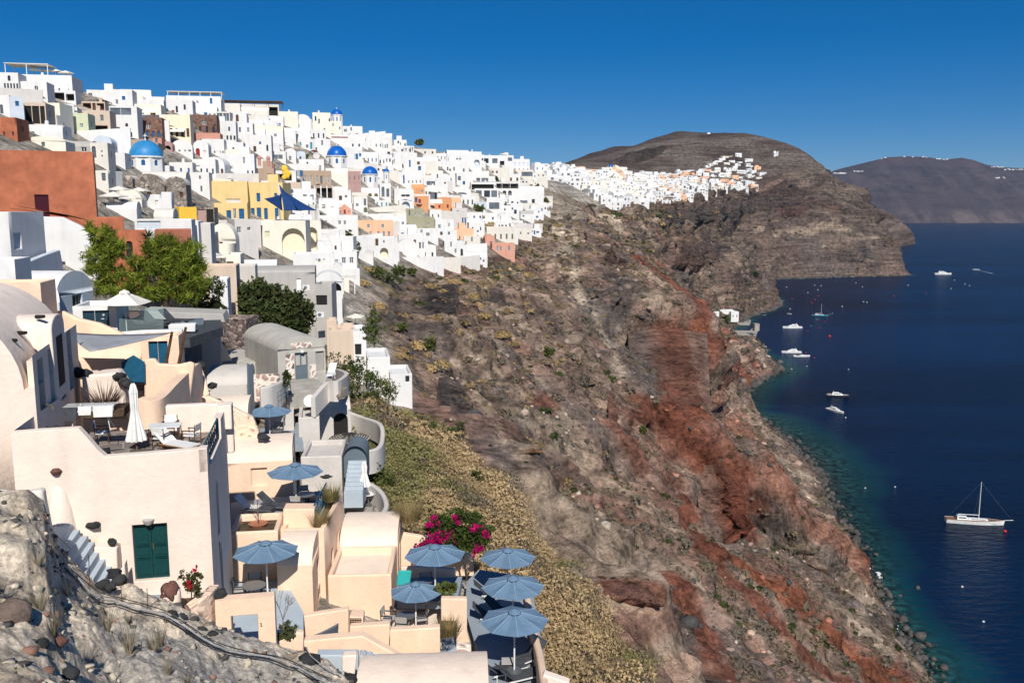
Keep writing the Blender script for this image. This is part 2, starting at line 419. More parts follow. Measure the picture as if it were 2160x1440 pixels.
pick = ramp(nt, rnd, [(0.55, g3(0)), (0.6, g3(1))])
ms = N(nt, 'ShaderNodeMath', {0: sp1, 1: pick}, operation='MULTIPLY').outputs[0]
mx = N(nt, 'ShaderNodeMix', {0: ms, 6: mul, 7: (.05, .045, .042, 1)}, data_type='RGBA').outputs[2]
vo2 = N(nt, 'ShaderNodeTexVoronoi', {'Vector': pos, 'Scale': 1.9})
sp2 = ramp(nt, vo2.outputs['Distance'], [(0.08, g3(.8)), (0.16, g3(0))])
rn2 = N(nt, 'ShaderNodeSeparateColor', {0: vo2.outputs['Color']}).outputs[1]
pk2 = ramp(nt, rn2, [(0.7, g3(0)), (0.75, g3(1))])
ms2 = N(nt, 'ShaderNodeMath', {0: sp2, 1: pk2}, operation='MULTIPLY').outputs[0]
mx2 = N(nt, 'ShaderNodeMix', {0: ms2, 6: mx, 7: (.5, .43, .35, 1)}, data_type='RGBA').outputs[2]
smp = N(nt, 'ShaderNodeMapping', {'Vector': pos, 'Scale': (.022, .022, .42), 'Rotation': (.05, .08, 0)}).outputs[0]
stn = N(nt, 'ShaderNodeTexNoise', {'Vector': smp, 'Scale': 1.0, 'Detail': 7.0, 'Roughness': .65, 'Distortion': .6}).outputs[0]
sf = N(nt, 'ShaderNodeMapRange', {0: stn, 1: .38, 2: .62, 3: .7, 4: 1.32}).outputs[0]
mx3 = N(nt, 'ShaderNodeVectorMath', {0: mx2, 'Scale': sf}, operation='SCALE').outputs[0]
nt.links.new(mx3, b.inputs['Base Color'])
b.inputs['Roughness'].default_value = 1
b.inputs['Specular IOR Level'].default_value = .1
bh = N(nt, 'ShaderNodeMath', {0: na, 1: N(nt, 'ShaderNodeTexNoise', {'Vector': pos, 'Scale': 3.5, 'Detail': 6.0, 'Roughness': .7}).outputs[0]}, operation='ADD').outputs[0]
vb1 = N(nt, 'ShaderNodeTexVoronoi', {'Vector': N(nt, 'ShaderNodeMix', {0: .25, 4: pos, 5: N(nt, 'ShaderNodeTexNoise', {'Vector': pos, 'Scale': .5}).outputs['Color']}, data_type='VECTOR').outputs[1], 'Scale': .42}).outputs['Distance']
vb2 = N(nt, 'ShaderNodeTexVoronoi', {'Vector': pos, 'Scale': 1.3}).outputs['Distance']
bpa = N(nt, 'ShaderNodeBump', {'Height': stn, 'Strength': 1.0, 'Distance': 5.0})
bpb = N(nt, 'ShaderNodeBump', {'Height': vb1, 'Strength': .9, 'Distance': 1.5, 'Normal': bpa.outputs[0]})
bpc = N(nt, 'ShaderNodeBump', {'Height': vb2, 'Strength': .8, 'Distance': .55, 'Normal': bpb.outputs[0]})
bp0 = N(nt, 'ShaderNodeBump', {'Height': nb, 'Strength': 1.0, 'Distance': 3.0, 'Normal': bpc.outputs[0]})
bp = N(nt, 'ShaderNodeBump', {'Height': bh, 'Strength': 1.0, 'Distance': .9, 'Normal': bp0.outputs[0]})
nt.links.new(bp.outputs[0], b.inputs['Normal'])
M_ROCK = m
def set_col(o, C):
 ca = o.data.color_attributes.new('Col', 'FLOAT_COLOR', 'POINT')
 ca.data.foreach_set('color', np.concatenate([C, np.ones((len(C), 1))], 1).astype(np.float32).ravel())
def bluff(top, bot, out, rng_u=60, rng_v=34, colr='dark', seed=1, lim=8, sc=1.0):
 n, k = rng_u * 3, rng_v * 2
 tt_, tb_ = np.linspace(0, 1, len(top)), np.linspace(0, 1, len(bot)); u = np.linspace(0, 1, n)
 T_ = np.stack([np.interp(u, tt_, [p[i] for p in top]) for i in (0, 1)], 1); B__ = np.stack([np.interp(u, tb_, [p[i] for p in bot]) for i in (0, 1)], 1)
 P = np.zeros((k, n, 3)); K_ = np.zeros((n, 3)) + .15; last = None
 for j in range(n):
  a, c = hit(*T_[j]), hit(*B__[j]); kc_ = hiti(*((T_[j] + B__[j]) / 2))[1]; K_[j] = kc_ if kc_ is not None else K_[j - 1]
  if a is None or c is None or (last and (abs(a.y - last[0]) > last[0] * .25 or abs(c.y - last[1]) > last[1] * .25)): P[:, j] = P[:, j - 1]; continue
  last = (a.y, c.y)
  for i in range(k): v = i / (k - 1); P[i, j] = a.lerp(c, v)
 v = np.linspace(0, 1, k)[:, None]; w_ = np.sin(np.pi * u)[None] ** 1.1
 prof = np.where(v < .8, np.sqrt(v / .8), np.sqrt(np.clip(1 - (v - .8) / .2, 0, 1))) * w_
 q = P * np.array([1, 1, .6]) * sc
 bump = .5 + .5 * ridged(q / (out * 2.2), 3, seed) + .45 * noise(q / (out * .5), seed + 3) + .25 * noise(q / (out * .22), seed + 4) + .12 * noise(q / (out * .1), seed + 5)
 big_ = noise(q / (out * 3.2), seed + 7)
 sh_ = out * (prof * (.35 + .95 * bump + .5 * big_) - .32)
 P = P + sh_[..., None] * np.array([.55, -.8, .12]); P[..., 2] += prof * out * .12
 P[0, :, 2] -= 1.0; P[-1, :, 2] -= 1.5; P[:, 0, 2] -= 1.5; P[:, -1, 2] -= 1.5
 iq = np.arange(k * n).reshape(k, n); F_ = np.stack([iq[:-1, :-1], iq[:-1, 1:], iq[1:, 1:], iq[1:, :-1]], -1).reshape(-1, 4)
 C_ = np.zeros((k, n, 3)); C_[:] = PAL[colr] if isinstance(colr, str) else colr
 t_ = sm(fbm(P / (out * 1.5), 3, seed + 9), -.1, .3)[..., None]; K_ = np.stack([np.convolve(np.pad(K_[:, i], 6, 'edge'), np.ones(13) / 13, 'valid') for i in range(3)], 1)
 ed_ = sm(prof * (.6 + bump * .5), .25, .9)[..., None] * (1 - .5 * t_); ed_ = .3 + .7 * ed_; C_ = C_ * 1.35 * ed_ + K_[None] * (1 - ed_)
 o = mesh_obj('rock_ledge', P.reshape(-1, 3), F_, M_ROCK); set_col(o, C_.reshape(-1, 3)); tag(o, 'craggy ledge of dark or rust coloured rock on the cliff', 'rock ledge', kind='structure')
D1, D2 = (.075, .064, .06), (.12, .075, .06)
bluff([(815,612),(870,602),(930,600),(985,592)], [(835,680),(880,705),(930,695),(985,655)], 3.0, colr=D1, seed=3)
bluff([(1035,608),(1070,600)], [(1035,645),(1075,650)], 2.0, colr=D1, seed=4, rng_u=20)
bluff([(930,790),(960,800),(1005,850)], [(925,850),(965,890),(1010,885)], 2.2, colr=D1, seed=5, rng_u=24)
bluff([(1215,470),(1280,495),(1330,535)], [(1215,500),(1280,560),(1345,585)], 5, colr=D2, seed=6)
bluff([(1235,560),(1290,570),(1345,600)], [(1225,610),(1290,650),(1350,640)], 4.5, colr=D1, seed=7)
bluff([(1400,500),(1460,510),(1540,500)], [(1395,560),(1460,580),(1545,535)], 7, colr=D2, seed=8)
bluff([(1340,450),(1440,440),(1540,425),(1640,405)], [(1340,475),(1440,480),(1540,465),(1640,440)], 9, colr=D1, seed=9)
bluff([(1620,440),(1700,430),(1780,445)], [(1620,460),(1700,455),(1790,475)], 9, colr=(.10,.06,.05), seed=10)
bluff([(1740,515),(1800,505),(1850,510)], [(1750,548),(1800,555),(1862,552)], 9, colr=D1, seed=11, rng_u=40)
bluff([(1150,395),(1200,415),(1265,440)], [(1150,450),(1200,470),(1265,475)], 5, colr=(.42,.35,.27), seed=12)
bluff([(1110,500),(1180,505),(1240,515)], [(1110,530),(1180,540),(1240,545)], 3, colr=(.42,.35,.27), seed=13)
bluff([(1330,700),(1400,690),(1500,700)], [(1340,880),(1430,905),(1510,885)], 4.5, colr=(.17,.08,.055), seed=14, rng_v=60)
bluff([(1290,830),(1350,850),(1385,860)], [(1290,890),(1350,905),(1385,905)], 4, colr=(.16,.065,.045), seed=15, rng_u=30)
bluff([(1475,985),(1530,972),(1590,1000)], [(1490,1110),(1545,1155),(1600,1120)], 5, colr=(.19,.066,.04), seed=16, rng_v=60)
bluff([(1085,945),(1140,935),(1190,925)], [(1085,960),(1140,958),(1190,948)], 1.6, colr=(.36,.19,.10), seed=17, rng_v=16)
bluff([(1260,1215),(1340,1225),(1420,1200)], [(1260,1255),(1340,1285),(1430,1300)], 2.5, colr=(.17,.09,.07), seed=18)
bluff([(1620,1115),(1680,1120),(1730,1140)], [(1620,1150),(1680,1170),(1735,1175)], 2.5, colr=(.22,.17,.12), seed=19, rng_u=30)
bluff([(1790,1290),(1840,1275),(1890,1290)], [(1800,1330),(1840,1370),(1885,1350)], 3, colr=(.36,.29,.21), seed=20, rng_u=30)
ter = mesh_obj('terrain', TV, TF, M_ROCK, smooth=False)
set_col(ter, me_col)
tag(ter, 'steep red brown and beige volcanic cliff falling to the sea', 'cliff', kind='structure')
def skyline(pts, Y):
 return [((px - 1080) / FPX * Y, 0 if False else at(px, py, Y).z) for px, py in pts]
sk = skyline([(1000,372),(1100,362),(1160,352),(1180,348),(1230,330),(1290,310),(1330,309),(1380,290),(1415,280),(1430,279),(1500,285),(1550,291),(1580,298),(1610,308),(1640,312),(1660,330),(1690,345),(1740,372),(1800,420)], 1720)
ny, nx = 150, 330
xs = np.linspace(-120, 610, nx); ys = np.concatenate([np.linspace(1240, 1720, 100), np.linspace(1730, 2300, ny - 100)])
XX, YY = np.meshgrid(xs, ys)
ridge = np.interp(xs, [a for a, _ in sk], [b_ for _, b_ in sk])
fr = np.clip((YY - 1240) / 480, 0, 1)
y0 = np.interp(xs, [-120, 60, 150, 260, 390, 490, 700], [1130, 1190, 1370, 1530, 1590, 1570, 1690])
tt = np.concatenate([np.linspace(0, 1, 100), np.linspace(1.02, 3.0, ny - 100)])[:, None]
YY = y0[None] + (1720 - y0[None]) * np.minimum(tt, 1) + np.maximum(tt - 1, 0) * 300
fr = np.clip((YY - y0[None]) / (1720 - y0[None]), 0, 1)
base = np.interp(xs, [-120, 60, 150, 260, 390, 490, 700], [5, 34, 64, 108, 112, 82, 40])[None] + 0 * XX
ZZ = np.where(YY <= 1720, base + (ridge[None] - base) * (fr ** 1.25), ridge[None] - (YY - 1720) * .35)
P3 = np.stack([XX, YY, ZZ], -1)
dd = ridged(P3 / 120, 4, 8) * 9 + fbm(P3 / 25, 4, 9) * 4 + 3.2 * noise(np.stack([XX / 90, YY / 90, ZZ / 6], -1), 4)
ZZ = ZZ + dd * (0.2 + .5 * np.abs(fr - 1) ** .3 * (YY < 1720))
ZZ = ZZ - np.clip(XX - 545, 0, 99) ** 1.3 * np.clip((YY - 1640) / 60, 0, 2) * .6
ZZ = ZZ - np.clip(XX - 572, 0, 99) * 5
ZZ[0] -= 70
P3 = np.stack([XX, YY, ZZ], -1)
V = P3.reshape(-1, 3)
ii = np.arange(ny * nx).reshape(ny, nx)
F = np.stack([ii[:-1, :-1], ii[:-1, 1:], ii[1:, 1:], ii[1:, :-1]], -1).reshape(-1, 4)
Cm = np.zeros((ny, nx, 3)); Cm[:] = (.105, .083, .072)
def bl(C, mask, c): return C * (1 - mask[..., None]) + np.array(c) * mask[..., None]
na_ = fbm(P3 / 90, 4, 3)
Cm = bl(Cm, sm(-(XX - 200) / 200 + na_, -.1, .6) * .8, (.10, .055, .055))
Cm = bl(Cm, sm(fbm(P3 / 30, 4, 6), .1, .4) * .6, (.17, .13, .10))
Cm = bl(Cm, sm(fbm(P3 / 18, 3, 16), .1, .35) * .5, (.06, .055, .04))
Cm = bl(Cm, (1 - sm(np.abs(fbm(P3 / 160, 3, 61)), .0, .03)) * .35, (.22, .18, .15))
mt = mesh_obj('mountain', V, F, M_ROCK, smooth=False)
set_col(mt, Cm.reshape(-1, 3))
MT_V, MT_F = V, F
tag(mt, 'dark brown bare mountain rising behind the far village', 'mountain', kind='structure')
Yf = 6366.0
sk = skyline([(1640,372),(1740,366),(1765,362),(1790,360),(1805,352),(1830,338),(1856,331),(1900,329),(1940,331),(1975,336),(2010,332),(2035,337),(2060,346),(2085,351),(2110,353),(2160,355),(2260,352),(2420,360),(2700,380),(2900,440)], 7400)
nx, ny = 560, 120
xs = np.linspace(1900, 6800, nx); fr1 = np.linspace(0, 1, ny)
ridge = np.interp(xs, [a for a, _ in sk], [b_ for _, b_ in sk]) - SEA
XX, FF = np.meshgrid(xs, fr1)
YY = Yf + FF * 1034 + 120 * ridged(np.stack([XX / 260, XX * 0, FF], -1), 3, 5) * (1 - FF) * np.minimum(1, FF * 6 + .35)
ZZ = SEA - 3 + ridge[None] * (FF ** .82)
P3 = np.stack([XX, YY, ZZ], -1)
ZZ = ZZ + (62 * ridged(np.stack([XX / 230, YY / 900, ZZ / 400], -1), 5, 21) - 20 + 10 * noise(np.stack([XX / 300, YY / 500, ZZ / 14], -1), 22)) * np.sin(np.pi * np.clip(FF, 0, 1)) ** .7
P3 = np.stack([XX, YY, ZZ], -1)
B = P3[-1:].repeat(2, 0).copy(); B[0, :, 1] += 900; B[0, :, 2] -= 40; B[1, :, 1] += 2200; B[1, :, 2] = SEA - 10
P3 = np.concatenate([P3, B], 0)
ny += 2
V = P3.reshape(-1, 3)
ii = np.arange(ny * nx).reshape(ny, nx)
F = np.stack([ii[:-1, :-1], ii[:-1, 1:], ii[1:, 1:], ii[1:, :-1]], -1).reshape(-1, 4)
Cm = np.zeros((ny, nx, 3)); Cm[:] = (.062, .047, .056)
zz = P3[..., 2]
Cm = bl(Cm, sm(fbm(np.stack([P3[..., 0] / 400, P3[..., 1] / 400, zz / 25], -1), 4, 3), .0, .3) * .7, (.038, .031, .038))
Cm = bl(Cm, sm(fbm(np.stack([P3[..., 0] / 120, P3[..., 1] / 200, zz / 120], -1), 4, 13), .0, .3) * .5, (.095, .07, .07))
Cm = bl(Cm, sm(-zz, -20, 60) * sm(P3[..., 0], 2600, 3000) * sm(fbm(np.stack([P3[..., 0] / 70, P3[..., 1] / 300, zz / 150], -1), 3, 14), -.3, .2) * .75, (.16, .12, .11))
fc = mesh_obj('far_cliff', V, F, M_ROCK, smooth=False)
set_col(fc, Cm.reshape(-1, 3))
FC_V, FC_F = V, F
tag(fc, 'purple brown caldera cliff far across the bay', 'cliff', kind='structure')
cY = [q[1][1] for q in NET][1:24]; cX = [q[1][0] for q in NET][1:24]
nx, ny = 420, 520
tt = np.linspace(0, 1, ny)
ys = 60 * (9000 / 60) ** tt
uu = np.linspace(-.05, 1.0, nx)
YY, UU = np.meshgrid(ys, uu, indexing='ij')
XX = 60 + (UU * 1.0) * (YY * 1.0 + 60)
k1 = int(np.argmin(np.abs(tc - 1.0)))
cl = G2[:, k1, :2][::2]
Q = np.stack([XX, YY], -1).reshape(-1, 2)
D = np.full(len(Q), 1e9)
for a in range(0, len(Q), 20000):
 q = Q[a:a + 20000]
 D[a:a + 20000] = np.sqrt(((q[:, None, :] - cl[None]) ** 2).sum(-1).min(1))
D = D.reshape(XX.shape)
Pn = np.stack([XX / 45, YY / 45, XX * 0], -1)
reach = 25 + 11 * np.clip(fbm(Pn, 3, 3) * 2, -1, 1)
reach = np.where((YY > 440) & (YY < 640), 22, reach); reach = np.where(YY > 640, 14, reach)
sh = np.clip(1 - D / reach, 0, 1)
wcol = np.stack([sh, np.clip(fbm(np.stack([XX / 14, YY / 14, XX * 0], -1), 4, 8) * .5 + .5, 0, 1), XX * 0], -1)
V = np.stack([XX, YY, XX * 0 + SEA], -1).reshape(-1, 3)
ii = np.arange(ny * nx).reshape(ny, nx)
F = np.stack([ii[:-1, :-1], ii[:-1, 1:], ii[1:, 1:], ii[1:, :-1]], -1).reshape(-1, 4)
m, nt, b = _nodes('sea_water')
b.inputs['Specular IOR Level'].default_value = 0
vc = N(nt, 'ShaderNodeVertexColor', layer_name='Col').outputs[0]
sc_ = N(nt, 'ShaderNodeSeparateColor', {0: vc}).outputs
pos = N(nt, 'ShaderNodeNewGeometry').outputs['Position']
deep = ramp(nt, sc_[0], [(0.0, (.0003, .013, .047)), (.10, (.001, .019, .052)), (.38, (.002, .040, .058)), (.7, (.014, .060, .058)), (1.0, (.045, .055, .042))])
mp = N(nt, 'ShaderNodeMapping', {'Vector': pos, 'Scale': (.0022, .009, 1)}).outputs[0]
lw = N(nt, 'ShaderNodeTexNoise', {'Vector': mp, 'Scale': 1.0, 'Detail': 5.0, 'Roughness': .6}).outputs[0]
swell = ramp(nt, lw, [(.38, g3(.55)), (.62, g3(1.25))])
dc = N(nt, 'ShaderNodeMix', {0: 1.0, 6: deep, 7: swell}, data_type='RGBA', blend_type='MULTIPLY').outputs[2]
bedn = N(nt, 'ShaderNodeTexNoise', {'Vector': pos, 'Scale': .35, 'Detail': 6.0, 'Roughness': .7}).outputs[0]
bedc = ramp(nt, bedn, [(.42, g3(.25)), (.62, g3(1.7))])
bx = N(nt, 'ShaderNodeMix', {0: ramp(nt, sc_[0], [(.35, g3(0)), (.7, g3(1))]), 6: (1, 1, 1, 1), 7: bedc}, data_type='RGBA').outputs[2]
dc2 = N(nt, 'ShaderNodeMix', {0: 1.0, 6: dc, 7: bx}, data_type='RGBA', blend_type='MULTIPLY').outputs[2]
nt.links.new(dc2, b.inputs['Base Color'])
b.inputs['Roughness'].default_value = .22
wv = N(nt, 'ShaderNodeMapping', {'Vector': pos, 'Scale': (.35, .8, 1)}).outputs[0]
w1 = N(nt, 'ShaderNodeTexNoise', {'Vector': wv, 'Scale': .55, 'Detail': 6.0, 'Roughness': .62}).outputs[0]
bp = N(nt, 'ShaderNodeBump', {'Height': w1, 'Strength': .75, 'Distance': 1.2})
nt.links.new(bp.outputs[0], b.inputs['Normal'])
fz = N(nt, 'ShaderNodeMath', {0: N(nt, 'ShaderNodeFresnel', {'IOR': 1.33, 'Normal': bp.outputs[0]}).outputs[0], 1: .42}, operation='MULTIPLY')
gz = N(nt, 'ShaderNodeBsdfGlossy', {'Roughness': .18, 'Normal': bp.outputs[0]})
nt.links.new(N(nt, 'ShaderNodeMixShader', {0: fz.outputs[0], 1: b.outputs[0], 2: gz.outputs[0]}).outputs[0], nt.nodes['Material Output'].inputs[0])
M_SEA = m
sea = mesh_obj('sea', V, F, M_SEA)
set_col(sea, wcol.reshape(-1, 3))
tag(sea, 'deep blue sea with teal shallows along the rocks', 'sea', kind='structure')
print('terrain', round(time.time() - T0, 1))
rng = np.random.default_rng(11)
def lump(n=1, seed=0, rough=.25):
 bm = bmesh.new()
 bmesh.ops.create_icosphere(bm, subdivisions=n, radius=1)
 v = np.array([q.co[:] for q in bm.verts]); f = np.array([[q.index for q in p.verts] for p in bm.faces])
 bm.free()
 v = v * (1 + rough * noise(v * 1.7 + seed * 5.1, seed)[:, None])
 return v, f
def tuft(n=46, seed=0, flat=.6, size=.34, inner=.35):
 """a rounded bush made of many small leaf clump faces"""
 r = np.random.default_rng(seed)
 d = r.normal(size=(n, 3)); d /= np.linalg.norm(d, axis=1)[:, None]
 d[:, 2] = np.abs(d[:, 2]) * 1.0 - .15
 rad = inner + (1 - inner) * r.random(n) ** .5
 rad *= 1 + .25 * noise(d * 2.2 + seed, seed)
 c = d * rad[:, None]; c[:, 2] *= flat
 nrm = d + r.normal(size=(n, 3)) * .55; nrm /= np.linalg.norm(nrm, axis=1)[:, None]
 a = np.cross(nrm, r.normal(size=(n, 3))); a /= np.linalg.norm(a, axis=1)[:, None]
 b_ = np.cross(nrm, a)
 s = size * (.6 + .8 * r.random(n))[:, None]
 V = np.stack([c - a * s - b_ * s * .6, c + a * s - b_ * s * .6, c + b_ * s], 1).reshape(-1, 3)
 F = np.arange(n * 3).reshape(n, 3)
 return V, F
def scatter(name, tmpl, P, S, mats, label, kindcat, cols=None, squash=None, kind='stuff', tilt=.3, seed=3):
 """many copies of a few templates baked into one mesh"""
 r = np.random.default_rng(seed)
 Vs, Fs, Cs, off = [], [], [], 0
 which = r.integers(0, len(tmpl), len(P))
 for k, (tv, tf) in enumerate(tmpl):
  sel = np.where(which == k)[0]
  if not len(sel): continue
  ang = r.random(len(sel)) * 6.283
  ca, sa = np.cos(ang), np.sin(ang)
  sc = S[sel][:, None] * (1 + (r.random((len(sel), 3)) - .5) * .7)
  if squash is not None: sc[:, 2] *= squash
  v = tv[None] * sc[:, None, :]
  x = v[..., 0] * ca[:, None] - v[..., 1] * sa[:, None]
  y = v[..., 0] * sa[:, None] + v[..., 1] * ca[:, None]
  v = np.stack([x, y, v[..., 2]], -1) + P[sel][:, None, :]
  Vs.append(v.reshape(-1, 3))
  Fs.append((tf[None] + (np.arange(len(sel)) * len(tv))[:, None, None]).reshape(-1, 3) + off)
  off += len(sel) * len(tv)
  if cols is not None:
   c = cols[sel][:, None, :] * (1 + (r.random((len(sel), len(tv), 1)) - .5) * .26)
   Cs.append(c.reshape(-1, 3))
 o = mesh_obj(name, np.concatenate(Vs), np.concatenate(Fs), mats)
 if cols is not None: set_col(o, np.concatenate(Cs))
 if kind: tag(o, label, kindcat, kind=kind)
 return o
def leaf_mat(name, use_vc=True, col=(.06, .09, .03), rough=.8, trans=.25):
 if name in MATS: return MATS[name]
 m, nt, b = _nodes(name)
 if use_vc:
  c = N(nt, 'ShaderNodeVertexColor', layer_name='Col').outputs[0]
 else:
  pos = N(nt, 'ShaderNodeNewGeometry').outputs['Position']
  nn = N(nt, 'ShaderNodeTexNoise', {'Vector': pos, 'Scale': 2.5, 'Detail': 4.0}).outputs[0]
  c = ramp(nt, nn, [(.3, tuple(x * .5 for x in col)), (.7, tuple(x * 1.7 for x in col))])
 nt.links.new(c, b.inputs['Base Color'])
 b.inputs['Roughness'].default_value = rough
 b.inputs['Specular IOR Level'].default_value = .15
 tl = N(nt, 'ShaderNodeBsdfTranslucent', {0: c})
 mx = N(nt, 'ShaderNodeMixShader', {0: trans, 1: b.outputs[0], 2: tl.outputs[0]})
 nt.links.new(mx.outputs[0], nt.nodes['Material Output'].inputs[0])
 MATS[name] = m
 return m
M_SHRUB = leaf_mat('dry_scrub')
M_STONE = None
m, nt, b = _nodes('loose_stone')
c = N(nt, 'ShaderNodeVertexColor', layer_name='Col').outputs[0]
pos = N(nt, 'ShaderNodeNewGeometry').outputs['Position']
nn = N(nt, 'ShaderNodeTexNoise', {'Vector': pos, 'Scale': 3.0, 'Detail': 5.0}).outputs[0]
f = N(nt, 'ShaderNodeMapRange', {0: nn, 1: .3, 2: .7, 3: .6, 4: 1.4}).outputs[0]
nt.links.new(N(nt, 'ShaderNodeVectorMath', {0: c, 'Scale': f}, operation='SCALE').outputs[0], b.inputs['Base Color'])
b.inputs['Roughness'].default_value = .95
M_STONE = m
Gv = G2[2:-2, 2:-2]; Uv = U[2:-2, 2:-2]; Cv = Cc[2:-2, 2:-2]
dv = np.linalg.norm(Gv, axis=-1)
lumc = Cv.mean(-1)
redness = Cv[..., 0] / (Cv[..., 1] + 1e-3)
okc = (Uv > 1.12) & (Uv < 6.05) & (Gv[..., 2] > SEA + 1)
clump = fbm(Gv / 18, 3, 71)
def pick(weight, n, lim=1500):
 wgt = np.where(okc & (dv < lim), weight, 0).ravel()
 ix = rng.choice(len(wgt), size=n, replace=False, p=wgt / wgt.sum())
 return ix
dens = np.where(redness > 1.9, .1, 1) * (.25 + np.clip(clump * 2.5, 0, 1.5))
ix = pick(dens * (dv > 105) * np.where(dv < 800, 1, .35), 7500)
P = Gv.reshape(-1, 3)[ix]
d_ = dv.ravel()[ix]
S = (.45 + 1.5 * rng.random(len(ix)) ** 2.2) * np.clip(d_ / 300, .7, 2.2)
t = rng.random(len(ix)); strawy = np.clip((Uv.ravel()[ix] - 4.3) / 1.2, 0, 1) * (rng.random(len(ix)) < .4)
grey = np.array([.13, .112, .09]); brn = np.array([.17, .13, .085]); straw = np.array([.30, .215, .115]); grn = np.array([.06, .075, .025])
grey = grey * 1.2; brn = brn * 1.3
col = grey * (1 - t[:, None]) + brn * t[:, None]
col = np.where((strawy > .3)[:, None], straw * (.7 + .5 * t[:, None]), col)
col = np.where((rng.random(len(ix)) < .07)[:, None], grn, col)
scatter('scrub', [tuft(60, k, .55, .26, .5) for k in range(5)], P, S, M_SHRUB, 'grey brown dry scrub dotted over the volcanic cliff', 'scrub', col)
dens = (.3 + np.clip(-clump * 3, 0, 2))
ix = pick(dens * (dv > 75), 3600, 900)
P = Gv.reshape(-1, 3)[ix].copy(); d_ = dv.ravel()[ix]
S = (.18 + .9 * rng.random(len(ix)) ** 4) * np.clip(d_ / 220, .7, 2.5)
base = Cv.reshape(-1, 3)[ix]
dk = (rng.random(len(ix)) < .55)[:, None]
col = np.where(dk, np.array([.055, .05, .05]) + 0 * base, base * .9)
wh_ = rng.random(len(ix)) < .08; col = np.where(wh_[:, None], [.42, .36, .29], col); S = np.where(wh_, np.minimum(S, .5), S)
scatter('rubble', [lump(1, k, .5) for k in range(5)], P, S, M_STONE, 'loose dark and rust coloured rocks strewn over the cliff', 'rubble', col, squash=.75)
kc = int(np.argmin(np.abs(tc - 1.03)))
cl3 = G2[:, kc]; cl3 = cl3[(cl3[:, 1] > 150) & (cl3[:, 1] < 1400)]
k = rng.integers(0, len(cl3), 3600)
P = cl3[k] + rng.normal(size=(3600, 3)) * np.array([1.5, 2.0, 0])
P[:, 0] += rng.normal(size=3600) ** 4 * .12
P[:, 2] = SEA - .1 + rng.random(3600) * .5
near_beach = np.clip((300 - P[:, 1]) / 100, 0, 1)
P[:, 0] += near_beach * rng.random(3600) ** 3 * 4 * (1 + 1.5 * noise(P / 14, 5))
S = (.22 + 1.9 * rng.random(3600) ** 5) * np.clip(P[:, 1] / 350, .7, 2.2)
col = np.array([.045, .04, .036]) * (1 + rng.random((3600, 1)) * 1.2)
scatter('shore_boulders', [lump(1, k + 9, .5) for k in range(4)], P, S, M_STONE, 'dark wet boulders lining the foot of the cliff at the waterline', 'boulders', col, squash=.7)
print('scatter', round(time.time() - T0, 1))
m, nt, b = _nodes('bank_ground')
vc = N(nt, 'ShaderNodeVertexColor', layer_name='Col').outputs[0]
pos = N(nt, 'ShaderNodeNewGeometry').outputs['Position']
na = N(nt, 'ShaderNodeTexNoise', {'Vector': pos, 'Scale': 7.0, 'Detail': 9.0, 'Roughness': 0.72}).outputs[0]
hf = N(nt, 'ShaderNodeMapRange', {0: na, 1: .36, 2: .64, 3: .55, 4: 1.4}).outputs[0]
mul = N(nt, 'ShaderNodeVectorMath', {0: vc, 'Scale': hf}, operation='SCALE').outputs[0]
nt.links.new(mul, b.inputs['Base Color'])
b.inputs['Roughness'].default_value = 1
b.inputs['Specular IOR Level'].default_value = .1
bh = N(nt, 'ShaderNodeTexNoise', {'Vector': pos, 'Scale': 16.0, 'Detail': 6.0, 'Roughness': .7}).outputs[0]
bp0 = N(nt, 'ShaderNodeBump', {'Height': na, 'Strength': .8, 'Distance': .09})
bp = N(nt, 'ShaderNodeBump', {'Height': bh, 'Strength': .6, 'Distance': .04, 'Normal': bp0.outputs[0]})
nt.links.new(bp.outputs[0], b.inputs['Normal'])
M_BANK = m
